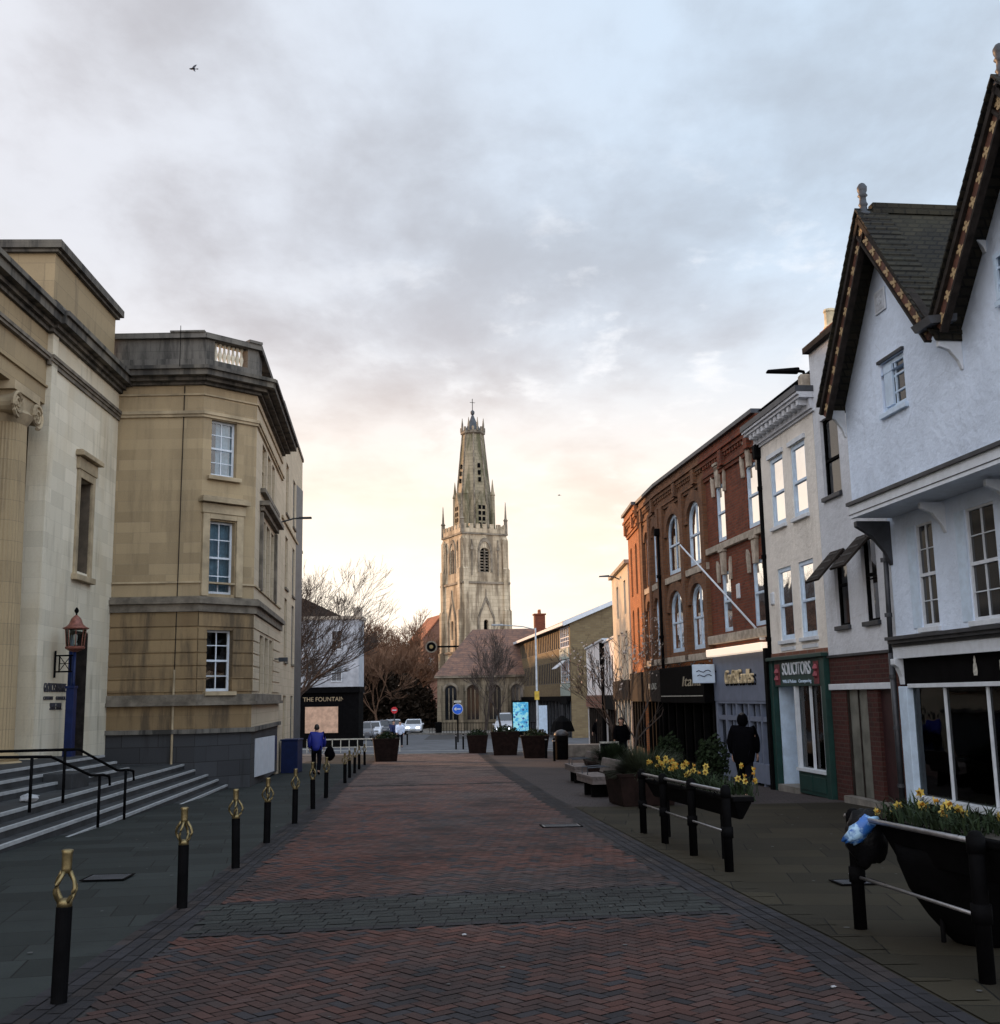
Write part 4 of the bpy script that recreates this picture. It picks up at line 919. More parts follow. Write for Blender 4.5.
def barge(u0, z0, u1, z1):
    o0 = J+.40; d = Vector((u1-u0, z1-z0)); Lb = d.length; d /= Lb; n = Vector((-d.y, d.x)); 
    if n.y > 0: n = -n
    def strip_(a, c, oa, ob, name, mat):
        b = f.mb(); P = []
        for tt, w_ in ((0, a), (Lb, a), (Lb, c), (0, c)): q = Vector((u0, z0))+d*tt+n*w_; P.append((q.x, oa, q.y))
        b.prism(P, (0, (ob-oa), 0)); return b.build(name, mat, ga_)
    k = strip_(0, .08, o0-.06, o0+.08, 'bargeboard_moulding', M['darkbrown'])
    k2 = strip_(.08, .27, o0-.03, o0+.02, 'bargeboard', M['brownboard'])
    strip_(.27, .31, o0-.05, o0+.06, 'bargeboard_edge', M['darkbrown'])
    b = f.mb(); m_ = int(Lb/.33)
    for i in range(m_):
        q = Vector((u0, z0))+d*((i+.5)*Lb/m_)+n*.175
        for dx_, dn_, r_ in ((0, 0, .036), (.045, .04, .034), (-.045, .04, .034), (.04, -.045, .03), (-.04, -.045, .03), (.085, .06, .022)):
            c = q+d*dx_+n*dn_; pts = [(c.x+r_*math.cos(a), o0+.02, c.y+r_*math.sin(a)) for a in [2*math.pi*j/8 for j in range(8)]]
            b.prism(pts, (0, .014+.001*dx_*100*.1, 0))
    build_parts(b, 'ornament', M['creampat'], k2, eps=.012)
barge(.12, 6.70, 2.2, 9.58); barge(4.25, 6.96, 2.2, 9.58); barge(4.25, 6.96, 6.35, 9.52); barge(8.5, 6.96, 6.35, 9.52)
def finial(u, z):
    f.mb().lathe([(.12, z), (.12, z+.07), (.07, z+.10), (.06, z+.2), (.08, z+.23), (.06, z+.27), (.055, z+.36), (.085, z+.39), (.06, z+.43), (.08, z+.48), (.085, z+.54), (.05, z+.60), (.02, z+.62)], (u, J+.35, 0), 14).build('finial', M['grey'], ga_, smooth=True)
finial(2.2, 9.56); finial(6.35, 9.50)
f.mb().hexa([(3.92, J+.2, 6.95), (4.5, J+.2, 6.95), (4.45, J+.58, 6.91), (3.98, J+.58, 6.91), (3.90, J+.2, 7.05), (4.52, J+.2, 7.05), (4.47, J+.62, 7.02), (3.94, J+.62, 7.02)]).build('valley_gutter', M['lead'], ga_)
def bracket(u, o0, o1, z, h, mat, name='bracket', wd=.12):
    pts = [(u, o0, z), (u, o1, z), (u, o1, z-.10), (u, o0+(o1-o0)*.55, z-h*.35), (u, o0+(o1-o0)*.2, z-h*.7), (u, o0+.02, z-h), (u, o0, z-h)]
    f.mb().prism(pts, (wd, 0, 0)).build(name, mat, ga_, bevel=.01)
bracket(-.02, 0, J-.10, 4.72, .8, M['grey']); bracket(1.95, 0, .42, 4.72, .5, M['white'], wd=.09)
bracket(3.9, 0, .42, 4.72, .5, M['white'], wd=.09); bracket(.10, J, J+.36, 6.75, .5, M['white'], wd=.08); bracket(4.15, J, J+.36, 6.75, .45, M['white'], wd=.08); bracket(5.0, J, J+.3, 8.05, .3, M['white'], wd=.08)
# shopfront
b = f.mb()
for oo, za, zb in ((.18, 2.44, 2.50), (.25, 2.50, 2.56), (.30, 2.56, 2.62)): b.box(.15, WU, -.02, oo, za, zb)
b.build('shop_cornice', M['grey'], ga_)
f.mb().box(.15, WU, -.02, .16, 2.24, 2.44).build('blind_box', M['white'], ga_)
f.mb().box(.12, WU, -.1, .05, 1.80, 2.24).build('fascia', M['black'], ga_)
b = f.mb(); b.box(.10, .40, -.3, .09, -.5, 1.76); b.build('pilaster', M['bluewhite'], ga_, bevel=.01)
b = f.mb(); b.box(-.02, .1, -.3, .05, -.5, 2.36); b.build('brick_pier', M['shopbrick'], ga_)
bracket(.14, .05, .22, 2.24, .45, M['white'], 'console', .16)
b = f.mb(); b.box(.40, WU, -.12, .07, 1.73, 1.80).box(.40, WU, -.12, .12, -.18, -.08).box(1.50, 1.545, -.03, .01, -.08, 1.73).box(2.78, 2.825, -.03, .01, -.08, 1.73).box(4.1, 4.15, -.03, .01, -.08, 1.73)
b.build('shop_window_frame', M['white'], ga_, bevel=.006)
f.mb().box(.40, WU, -.1, .03, -.5, -.18).build('stall_riser', M['black'], ga_)
f.mb().box(.40, WU, -.04, -.03, -.08, 1.76).build('shop_window_pane', M['glass2'], ga_)
b = f.mb(); b.box(.1, WU, -4.2, -4.1, -.4, 2.4).box(.1, WU, -4.1, -.3, -.45, -.4).box(.1, WU, -4.1, -.1, 2.4, 2.45).box(.05, .1, -4.1, -.3, -.4, 2.4); b.build('shop_interior', M['floor_in'], ga_)
b = f.mb()
for k in range(7): b.box(.46+k*.085, .52+k*.085, -.34-.03*(k % 2), -.32-.03*(k % 2), -.05, 1.7)
b.build('shop_curtain', plain('teal_curtain', (.03, .10, .12), .9), ga_)
# a pale cat mark on the fascia and a letter edge
b = f.mb(); cxx = 2.62
b.lathe([(.05, 1.96), (.065, 2.02), (.05, 2.12), (.03, 2.16), (.035, 2.2), (.015, 2.26)], (cxx, .06, -.06), 8, sy=.15); b.build('cat_emblem', M['lace'], ga_)
text('E', .22, M['lace'], f, 3.35, .06, 2.03, name='sign_lettering', ext=.006)
# seat and picture inside the shop
chr_ = thing('shop_chair', f.root.matrix_basis @ f.T((2.75, -.9, -.4)), 'pale framed chair standing inside the shop window of the white gabled house', 'chair')
chr_.rotation_euler.z = math.atan2(-1, .119)
b = MB(); b.box(-.28, .28, -.02, .02, .72, .80).box(-.28, -.22, -.02, .02, .3, .72).box(.22, .28, -.02, .02, .3, .72); b.build('backrest', M['white'], chr_)
MB().box(-.28, .28, .02, .5, .40, .46).build('seat', M['lace'], chr_, bevel=.01)
for sx_ in (-.25, .25):
    for sy_ in (0, .46): MB().box(sx_-.02, sx_+.02, sy_-.02, sy_+.02, 0, .4).build('leg', M['white'], chr_)
lp = thing('hanging_dress', f.root.matrix_basis @ f.T((2.3, -1.2, -.35)), 'pale cloth hanging inside the shop window above the chair', 'cloth')
MB().lathe([(.30, .62), (.27, .8), (.22, 1.1), (.12, 1.45), (.15, 1.6), (.05, 1.68)], n=14, sy=.35).build('cloth', plain('dim_white_cloth', (.35, .36, .38), .9), lp, smooth=True)

# rainwater pipe between the houses
dp = thing('drainpipe', f.root.matrix_basis @ f.T((-.12, .06, -.4)), 'dark grey downpipe at the corner of the white gabled house', 'drainpipe')
MB().tube([(0, 0, 0), (0, 0, 2.75)], .055, 10).tube([(0, 0, 2.75), (.03, -.02, 5.0)], .045, 10).build('pipe', M['grey'], dp, smooth=True)
b = MB()
for z_ in (.4, 1.4, 2.3, 3.4, 4.4): b.lathe([(.07, z_), (.07, z_+.07)], n=10)
build_parts(b, 'pipe_bracket', M['grey'], dp)

# --- red brick building with shop (straight windows)
rb, f = root_facing('red_brick_building', 6.55, 26.75, -.118, 1, 1, 'red brick building with pale keystones and a blue-grey shopfront under a lit strip', 'building')
W = 4.75; b = f.mb(); wo = [(.45, 1.30, 5.85, 7.5, .10), (3.1, 3.85, 5.85, 7.45, .10), (.35, 1.20, 3.35, 5.0, .10), (2.95, 3.70, 3.35, 5.0, .10)]
skin_wall(b, 0, W, 2.9, 8.0, wo, .10); shell(b, 0, W, -.6, 8.55, 10); b.build('wall', M['redbrick'], rb)
for q in wo: window(f, *q[:4], 1, 2, rec=.03, fm=M['bluewhite'], fw_=.085, split=.5)
b = f.mb(); b.box(0, W, -.1, .10, 5.60, 5.78).box(0, W, -.1, .16, 3.05, 3.28); build_parts(b, 'stone_string', M['stone_lt'], rb, bevel=.015)
b = f.mb()
for q in wo:
    uc = (q[0]+q[1])/2; zt = q[3]
    b.prism([(uc-.10, .0, zt-.10), (uc+.10, .0, zt-.10), (uc+.16, .0, zt+.52), (uc-.16, .0, zt+.52)], (0, .10, 0)); b.box(uc-.2, uc+.2, 0, .14, zt+.52, zt+.60)
    for s1 in (-1, 1):
        a = uc+s1*((q[1]-q[0])/2+.12); b.prism([(a-.07, 0, zt-.28), (a+.07, 0, zt-.28), (a+.07+s1*.06, 0, zt+.22), (a+s1*.08, 0, zt+.34), (a-.07+s1*.02, 0, zt+.2)], (0, .07, 0))
build_parts(b, 'keystone', M['stone_lt'], rb, bevel=.01)
def brickcornice(f, u0, u1, parent, mat, mc):
    b = MB(lambda p: f.T((p[0], p[1], p[2]-.12)))
    for oo, za, zb in ((.06, 7.85, 7.95), (.10, 7.95, 8.05), (.06, 8.05, 8.22), (.14, 8.30, 8.42), (.20, 8.42, 8.52), (.14, 8.52, 8.72)): b.box(u0, u1, -.3, oo, za, zb)
    b.box(u0, u1, -.3, .03, 8.22, 8.30)
    u = u0+.1
    while u < u1-.1: b.box(u, u+.11, 0, .115, 8.2, 8.3); u += .22
    u = u0+.6
    while u < u1-.3: b.box(u, u+.28, .05, .19, 7.97, 8.4); u += 2.1
    b.build('brick_cornice', mat, parent)
    f.mb().box(u0, u1, -.4, .24, 8.60, 8.71).build('coping', mc, parent)
brickcornice(f, 0, W, rb, M['redbrick'], M['lead'])
flatroof(f, 0, W, 8.50, 10)
b = f.mb(); b.box(.1, W-.05, -.2, .06, 1.48, 2.72); b.build('shop_fascia', M['bluegrey'], rb, bevel=.01)
f.mb().box(.05, W-.22, .02, .30, 2.70, 2.90).build('awning_box', M['signlight'], rb, bevel=.02)
text('Craft&Candles', .52, plain('cream_letters', (.62, .52, .34), .6, bmp=0), f, 2.45, .10, 2.10, name='sign_lettering', maxw=2.2, ext=.03, shear=.25)
text('Craft&Candles', .60, M['black'], f, 2.45, .068, 2.07, name='sign_shadow', maxw=2.5, ext=.004, shear=.25)
b = f.mb(); fr = [(.12, .26), (1.0, 1.08), (1.9, 2.0), (2.85, 2.95), (3.72, 3.85), (4.5, 4.68)]
for a, c in fr: b.box(a, c, -.12, .04, gz(28)-.1, 1.48)
b.box(.26, 4.5, -.12, .03, .98, 1.10).box(.26, 4.5, -.12, .05, -.52, -.05).box(.26, 4.5, -.12, .05, 1.42, 1.48)
for u_ in (1.5, 2.4, 3.3): b.box(u_-.02, u_+.02, -.1, .01, 1.1, 1.42)
for u_ in (.62, 1.45, 2.42, 3.3): b.box(u_-.02, u_+.02, -.1, .01, -.05, .98)
b.build('shopfront', M['bluegrey'], rb)
f.mb().box(.26, 4.5, -.09, -.08, -.05, 1.42).build('shop_window_pane', M['glass2'], rb)
f.mb().box(.1, W-.1, -3, -2.95, -.6, 2.7).build('shop_interior', M['floor_in'], rb)
b = f.mb()
for a, c, z0_, z1_ in ((.4, .8, .0, .7), (2.1, 2.3, .1, .9), (3.0, 3.2, 0, .85), (1.15, 1.35, .2, .8)): b.box(a, c, -.5, -.45, z0_, z1_)
build_parts(b, 'window_display', M['white'], rb)
# flagpole and projecting sign, small camera
fp = thing('flagpole', f.root.matrix_basis @ f.T((.6, .06, 3.1)), 'long white pole slanting out and up from the red brick wall', 'flagpole')
q0 = Vector((0, 0, 0)); q1 = f.root.matrix_basis @ f.T((3.5, 1.2, 5.75)) - fp.location
MB().tube([q0, q1*.5, q1], [.03, .027, .022], 10).build('pole', M['white'], fp, smooth=True)
MB().box(-.06, .08, -.06, .06, -.12, .08).build('socket', M['white'], fp, bevel=.02)
ps = thing('projecting_sign', f.root.matrix_basis @ f.T((4.45, .1, 2.2)), 'pale blue box sign jutting out between the dark shop and the blue-grey shop', 'sign')
e = MB(); e.box(-.62, 0, -.06, .06, -.22, .3); e.build('panel', M['bluewhite'], ps, bevel=.015)
b = MB()
for z_, a, c in ((.1, -.52, -.12), (-.02, -.5, -.1)):
    pts = [(a+(c-a)*k/6, -.065, z_+.03*math.sin(k*1.7)+.02*k/6) for k in range(7)]; b.tube(pts, .012, 5)
b.build('script', M['navy'], ps)
MB().tube([(0, 0, .1), (.12, 0, .1)], .03, 6).build('bracket', M['black'], ps)
pc = thing('drainpipe', f.root.matrix_basis @ f.T((-.08, .10, -.6)), 'black soil pipe between the red brick building and the cream solicitors house', 'drainpipe')
MB().tube([(0, 0, 0), (0, 0, 8.2)], .085, 10).build('pipe', M['black'], pc, smooth=True); MB().box(-.16, .16, -.14, .14, 8.0, 8.35).build('hopper', M['black'], pc, bevel=.03)
b = MB()
for z_ in (1.6, 3.5, 5.5, 7.2): b.lathe([(.11, z_), (.11, z_+.1)], n=10)
build_parts(b, 'pipe_bracket', M['black'], pc)
al = thing('alarm_box', f.root.matrix_basis @ f.T((2.35, .02, 4.15)), 'small white alarm box on the red brick wall between two windows', 'alarm')
MB().box(-.02, .1, -.14, .14, 0, .4).build('box', M['white'], al, bevel=.03)
al2 = thing('alarm_box', so_.matrix_basis @ Fr(so_, 1, gz(23.15)).T((3.15, .02, 3.75)), 'small white alarm box on the cream wall left of the solicitors windows', 'alarm')
MB().box(-.02, .1, -.12, .12, 0, .3).build('box', M['white'], al2, bevel=.03)

# --- arched brick building (curving away)
ab, f = root_facing('arched_brick_building', 6.55-.118*4.75*.993, 26.75+4.75*.993, -.118, 1, 1, 'brown and orange brick building with tall arched windows curving along the street', 'building')
z0 = gz(26.75+4.75*.993)
LA = 5.1
aw = [(.45, 1.95), (2.7, 4.35)]
aw2 = [(.55, 1.5), (2.55, 3.4)]
def archfront(f, L_, bays, parent, pil, wm=None):
    wo = [(a, c, 5.5, 7.42, (c-a)/2*.8) for a, c in bays]+[(a, c, 3.0, 4.95, (c-a)/2*.8) for a, c in bays]
    b = f.mb(); skin_wall(b, 0, L_, 2.7, 8.0, wo, .12); b.build('wall', wm or M['brownbrick'], parent)
    for q in wo: window(f, *q[:4], 2, 2, rec=.04, fm=M['bluewhite'], fw_=.10, bar=.05, rise=q[4], split=.48)
    b = f.mb()
    for q in wo:      # brick arch ring, proud of the wall, and impost
        zs = q[3]-q[4]; A = arcpts(q[0], q[1], zs, q[3], 12); B = arcpts(q[0]-.26, q[1]+.26, zs, q[3]+.34, 12)
        for k in range(12):
            b.hexa([(A[k][0], .0, A[k][1]), (A[k+1][0], .0, A[k+1][1]), (B[k+1][0], .0, B[k+1][1]), (B[k][0], .0, B[k][1]), (A[k][0], .07, A[k][1]), (A[k+1][0], .07, A[k+1][1]), (B[k+1][0], .07, B[k+1][1]), (B[k][0], .07, B[k][1])])
    build_parts(b, 'arch_ring', M['brownbrick'] if wm is None else wm, parent)
    b = f.mb()
    for u in pil: b.box(u-.18, u+.18, -.05, .12, 2.7, 7.85)
    build_parts(b, 'pier', M['brownbrick'] if wm is None else wm, parent)
    b = f.mb(); b.box(0, L_, -.05, .09, 5.22, 5.42).box(0, L_, -.05, .12, 2.66, 2.86)
    build_parts(b, 'stone_string', M['stone_lt'], parent, bevel=.01)
    brickcornice(f, 0, L_, parent, M['brownbrick'] if wm is None else wm, M['lead'])
archfront(f, LA, aw, ab, [.2, 2.35, 4.75])
r0_ = ab.rotation_euler.z
dB = Vector((-.055, 1)).normalized(); fB = Fr(ab, 1, z0, LA, 0, math.atan2(dB.y, dB.x)-r0_); LB = 3.4
archfront(fB, LB, [(.6, 1.45), (2.0, 2.8)], ab, [.2, 1.75, 3.2])
P = fB.T((LB, 0, z0)); dC = Vector((-.01, 1)).normalized(); fC = Fr(ab, 1, z0, P.x, P.y, math.atan2(dC.y, dC.x)-r0_); LC = 3.2
b = fC.mb(); wo = [(.7, 1.2, 5.4, 7.3, .2), (2.1, 2.6, 5.4, 7.3, .2), (.7, 1.2, 3, 4.9, .2), (2.1, 2.6, 3, 4.9, .2)]
skin_wall(b, 0, LC, -1, 8.0, wo, .2, o=.14); b.box(-.0, .01, -.3, .14, -1, 8.8); b.box(LC-.01, LC, -10, .14, -1, 8.8); b.build('end_bay_wall', M['orangebrick'], ab)
for q in wo: window(fC, *q[:4], 1, 2, rec=.1, fm=M['white'], fw_=.06, o=.14)
b = fC.mb(); b.box(0, LC, .14, .26, 1.45, 2.5).box(0, LC, .14, .2, -1, -.2); build_parts(b, 'dark_shop_fascia', M['darkbrown'], ab)
b = fC.mb(); b.box(.05, LC-.05, .141, .16, -.2, 1.45); b.build('shop_window_pane', M['darkglass'], ab)
b = fC.mb()
for k in range(5): b.box(k*.76, k*.76+.14, .14, .2, -.2, 1.45)
build_parts(b, 'shop_pillar', M['black'], ab)
brickcornice(Fr(ab, 1, z0, *(fC.T((0, .14, z0)).xy), fC.rot), 0, LC, ab, M['orangebrick'], M['lead'])
b = f.mb(); b.box(0, 12, -10, -1.0, 8.4, 8.46); b.box(0, .02, -10, 0, 7.9, 8.8); b.build('roof', M['lead'], ab)
# dark shops on the ground floor
b = f.mb(); b.box(.1, 4.95, -.3, .30, 1.42, 2.52); b.build('dark_shop_fascia', M['black'], ab, bevel=.02)
f.mb().box(.25, 4.8, .30, .315, 1.62, 1.645).build('fascia_line', M['lace'], ab)
text('Italia', .42, plain('faded_gold_letters', (.34, .30, .22), .6, bmp=0), f, 1.35, .315, 2.05, name='sign_lettering', maxw=1.9, ext=.008, shear=.2)
b = fB.mb(); b.box(.1, 3.3, -.3, .2, 1.45, 2.5); b.build('dark_shop_fascia', M['darkbrown'], ab, bevel=.02)
text('TAILORS', .3, M['lace'], fB, 1.7, .215, 1.95, name='sign_lettering', maxw=1.7, ext=.006)
for fr_, L_ in ((f, LA), (fB, LB)):
    b = fr_.mb()
    for u in [.1+k*(L_-.3)/5 for k in range(6)]: b.box(u, u+.12, -.2, .05, -1, 1.45)
    b.box(.1, L_-.1, -.2, .04, -1, -.35); b.build('shopfront', M['black'], ab)
    fr_.mb().box(.1, L_-.1, -.14, -.13, -.35, 1.45).build('shop_window_pane', M['glass2'], ab)
    b = fr_.mb(); b.box(L_*.25, L_*.25+.35, -.5, -.45, -.3, 1.3).box(L_*.62, L_*.62+.25, -.6, -.55, -.2, 1.2); build_parts(b, 'window_display', M['lace'], ab)
    fr_.mb().box(0, L_, -3, -2.95, -1, 2.7).build('shop_interior', M['floor_in'], ab)
pd = thing('drainpipe', f.root.matrix_basis @ f.T((4.95, .16, -.7)), 'black downpipe on the arched brick building with a hopper head', 'drainpipe')
MB().tube([(0, 0, 0), (0, 0, 7.7)], .05, 8).build('pipe', M['black'], pd, smooth=True); MB().box(-.12, .12, -.10, .10, 7.6, 7.85).build('hopper', M['black'], pd, bevel=.03)
b = MB()
for z_ in (2.2, 4.2, 6.2): b.lathe([(.1, z_), (.1, z_+.1)], n=8)
build_parts(b, 'pipe_bracket', M['black'], pd)

# wall lantern arm on the cream house
wl_ = thing('street_lamp', (6.72, 23.35, 8.55), 'flat dark street lamp on an arm fixed to the cream house cornice', 'street lamp')
MB().box(-.10, .12, -.12, .12, -.35, .0).build('base_box', M['stone_lt'], wl_, bevel=.02)
MB().tube([(.05, 0, -.1), (0, 0, .08), (-.2, 0, .12)], .04, 8).build('arm', M['black'], wl_)
MB().hexa([(-.82, -.09, .07), (-.1, -.12, .05), (-.1, .12, .05), (-.82, .09, .07), (-.80, -.07, .13), (-.1, -.10, .17), (-.1, .10, .17), (-.80, .07, .13)]).build('lamp_head', M['black'], wl_, bevel=.03)
# --- cream town house, low white houses
ct_, f = root_facing('cream_town_house', 5.12, 44.3, .0, 1, 1, 'narrow sunlit cream house beyond the arched brick building', 'building')
b = f.mb(); wo = [(u, u+.7, a, c) for u in (1.0, 3.9) for a, c in ((5.0, 6.4), (2.7, 4.3))]
skin_wall(b, 0, 6.6, 2.2, 7.0, wo, .14); shell(b, 0, 6.6, 2.2, 7.0, 9); b.build('wall', M['cream'], ct_)
for q in wo: window(f, *q, 2, 2, rec=.08, fm=M['white'], fw_=.05)
f.mb().box(-.1, 6.7, -.3, .15, 6.95, 7.1).build('coping', M['stone_lt'], ct_)
b = f.mb(); b.box(0, 6.6, -4, .12, 1.5, 2.3); b.build('shop_fascia', M['darkbrown'], ct_)
b = f.mb()
for k in range(6): b.box(k*1.2, k*1.2+.2, -.3, .06, -1.2, 1.5)
b.build('shopfront', M['lace'], ct_)
f.mb().box(0, 6.6, -.3, -.25, -1.2, 1.5).build('shop_window_pane', M['darkglass'], ct_)
for i, (ya, yb, zt, lab, nw) in enumerate(((51.0, 57.6, 4.75, 'taller low white house with slit windows next to the cream town house', 4), (57.65, 69.5, 4.85, 'longer low white house with two slit windows beside the brown brick gable wall', 2))):
    lw, f = root_facing('low_white_house', 5.28, ya, .0 if i == 0 else -.003, 1, 1, lab, 'building', group=None)
    Lw_ = yb-ya; wo = [(u, u+.55, 2.1, 3.6) for u in ([.8, 2.2, 3.6, 5.2] if nw == 4 else [3.3, 7.6])]
    zt2 = 4.35 if i == 0 else 4.55
    b = f.mb(); skin_wall(b, 0, Lw_, 1.6, zt2, wo, .14); shell(b, 0, Lw_, -1.5, zt2, 7); b.build('wall', M['low_white'], lw)
    for q in wo: window(f, *q, 1, 2, rec=.01, fm=M['darkbrown'], fw_=.07, gm=M['darkglass'])
    f.mb().box(0, Lw_, -.3, .1, zt2, zt2+.08).build('coping', M['white'], lw)
    b = f.mb(); b.box(0, Lw_, -.2, .1, 1.0, 1.7); b.build('shop_fascia', M['dimbrick'] if i else M['black'], lw)
    b = f.mb()
    for k in range(int(Lw_/1.3)): b.box(k*1.3, k*1.3+.15, -.2, .03, -1.6, 1.0)
    b.build('shopfront', M['darkbrown'], lw); f.mb().box(0, Lw_, -.16, -.15, -1.6, 1.0).build('shop_window_pane', M['darkglass'], lw)
    b = f.mb(); b.hexa([(0, -.4, zt2), (Lw_, -.4, zt2), (Lw_, -7, zt2), (0, -7, zt2), (0, -3.4, zt2+1.3), (Lw_, -3.4, zt2+1.3), (Lw_, -3.6, zt2+1.3), (0, -3.6, zt2+1.3)]) ; b.build('roof', M['slate'], lw)
pp = thing('soil_pipe', (5.16, 57.65, gz(57)), 'thick black pipe on the join of the two low white houses', 'drainpipe')
MB().tube([(0, 0, 0), (0, 0, 4.6)], .09, 8).tube([(0, 0, 4.4), (0, 0, 5.6)], .13, 8).build('pipe', M['black'], pp)

# --- modern brown brick block with gable end
mo, f = root_facing('brown_brick_block', 5.45, 90, -.115, 1, 1, 'three-storey brown brick block with a blank gable end and an orange tiled roof', 'building')
Lm = 34; g0, g1, g2 = gz(100), 1.65, 7.55
b = f.mb(); bays = []
for z0_, z1_ in ((2.75, 4.65), (5.65, 7.35)):
    bays += [(5.2+k*1.05, 5.2+k*1.05+.6, z0_, z1_) for k in range(12)]+[(20+k*1.1, 20.6+k*1.1, z0_, z1_) for k in range(11)]
big = [(.15, 4.6, 2.75, 4.65), (.15, 4.6, 5.65, 7.35)]
skin_wall(b, 0, Lm, g1, g2, bays+big, .06); b.box(Lm-.05, Lm, -10, 0, g0, g2); b.box(0, Lm, -10.05, -10, g0, g2); b.build('front_wall', M['yellowbrick'], mo)
mullm = M['lace']
for q in bays: window(f, *q, 1, 1, rec=.01, fm=M['grey'], gm=M['darkglass'], sash=False, fw_=.05)
for q in big: window(f, *q, 5, 2, rec=.01, fm=M['white'], sash=True, fw_=.08, bar=.07, split=.3, gm=M['glass'])
b = f.mb()
for z0_, z1_ in ((4.7, 5.6), (1.7, 2.7)): b.box(.15, 4.6, 0, .08, z0_, z1_)
build_parts(b, 'spandrel_panel', plain('pale_green_panel', (.30, .36, .33), .6, var=.1), mo)
P = [f.mb()]
b = P[0]; b.prism([(-.001, 0, g0), (-.001, -13, g0), (-.001, -13, 7.6), (-.001, -6.8, 10.35), (-.001, 0, 7.55)], (-.3, 0, 0)); b.build('gable_wall', M['yellowbrick'], mo)
b = f.mb(); b.hexa([(-.5, .5, 7.42), (Lm, .5, 7.42), (Lm, -6.8, 10.4), (-.5, -6.8, 10.4), (-.5, .5, 7.6), (Lm, .5, 7.6), (Lm, -6.8, 10.6), (-.5, -6.8, 10.6)]).hexa([(-.5, -6.8, 10.4), (Lm, -6.8, 10.4), (Lm, -13.5, 7.4), (-.5, -13.5, 7.4), (-.5, -6.8, 10.6), (Lm, -6.8, 10.6), (Lm, -13.5, 7.6), (-.5, -13.5, 7.6)])
b.build('roof', M['redtile'], mo)
b = f.mb(); b.box(-.5, Lm, .45, .62, 7.35, 7.6); b.hexa([(-.58, .55, 7.30), (-.5, .55, 7.30), (-.5, -6.8, 10.28), (-.58, -6.8, 10.28), (-.58, .55, 7.66), (-.5, .55, 7.66), (-.5, -6.8, 10.64), (-.58, -6.8, 10.64)])
b.build('white_eaves', M['white'], mo)
b = f.mb(); hh = [(1.2, 3.6)]
b.prism([(1.2, .1, 4.55), (3.4, .1, 4.55), (3.2, 1.0, 3.9), (1.0, 1.0, 3.9)], (0, .0, .06)); b.build('open_casement', M['signlight'] if False else M['white'], mo)
b = f.mb(); b.box(-.1, Lm, -.4, .3, 1.25, 1.66); b.box(0, 3.2, .3, .36, 1.0, 1.6); b.build('shop_fascia', M['black'], mo)
b = f.mb()
for k in range(18): b.box(k*1.9, k*1.9+.22, -.2, .05, g0-.2, 1.3)
build_parts(b, 'shop_pillar', M['grey'], mo)
f.mb().box(0, Lm, -.15, -.14, g0-.2, 1.3).build('shop_window_pane', M['glass2'], mo)
b = f.mb(); b.box(0, Lm, -4, -3.9, g0, 1.3); b.build('shop_interior', M['floor_in'], mo)
f.mb().box(.0, 2.6, .36, .40, 1.05, 1.55).build('sign_board', M['lace'], mo) if False else None
b = f.mb()
for (u_, z_, w_, h_) in ((2.2, -.2, .18, .6), (6.2, .1, .3, .35), (9.4, -.1, .2, .5), (13.2, .2, .5, .2)): b.box(u_, u_+w_, -.6, -.55, z_, z_+h_)
build_parts(b, 'shop_light', emis('shop_lights', (.75, .88, 1), 1.3), mo)
b = MB(); 
ch_ = f.mb(); ch_.box(28, 29.1, -2.4, -1.3, 8.0, 10.3).box(27.9, 29.2, -2.5, -1.2, 10.3, 10.45); c_ = ch_.build('chimney', M['redbrick'], mo)
for u_ in (28.3, 28.8): f.mb().lathe([(.16, 10.45), (.13, 10.9)], (u_, -1.85, 0), 8).build('chimney_pot', M['redtile'], c_)

# small red gabled house between church and block
rh, f = root_facing('small_red_house', 1.45, 124.5, -.1, 1, 1, 'small dull red brick house with a steep tiled gable beside the church', 'building')
b = f.mb(); b.prism([(0, 0, -2), (7, 0, -2), (7, 0, 5.0), (3.5, 0, 8.2), (0, 0, 5.0)], (0, -8, 0)); b.build('wall', M['dimbrick'], rh)
b = f.mb(); b.hexa([(-.3, .3, 4.9), (-.3, -8.2, 4.9), (3.5, -8.2, 8.3), (3.5, .3, 8.3), (-.3, .3, 5.1), (-.3, -8.2, 5.1), (3.5, -8.2, 8.55), (3.5, .3, 8.55)]).hexa([(7.3, .3, 4.9), (7.3, -8.2, 4.9), (3.5, -8.2, 8.3), (3.5, .3, 8.3), (7.3, .3, 5.1), (7.3, -8.2, 5.1), (3.5, -8.2, 8.55), (3.5, .3, 8.55)]); b.build('roof', M['redtile'], rh)
for u_ in (1, 3, 5):
    for z_ in (0.2, 2.8): window(f, u_, u_+.9, z_, z_+1.5, 2, 2, rec=-.07, fm=M['white'])
b = f.mb(); b.box(1.5, 5.5, 0.02, .2, -.6, .0); b.build('shop_fascia', M['red'], rh)

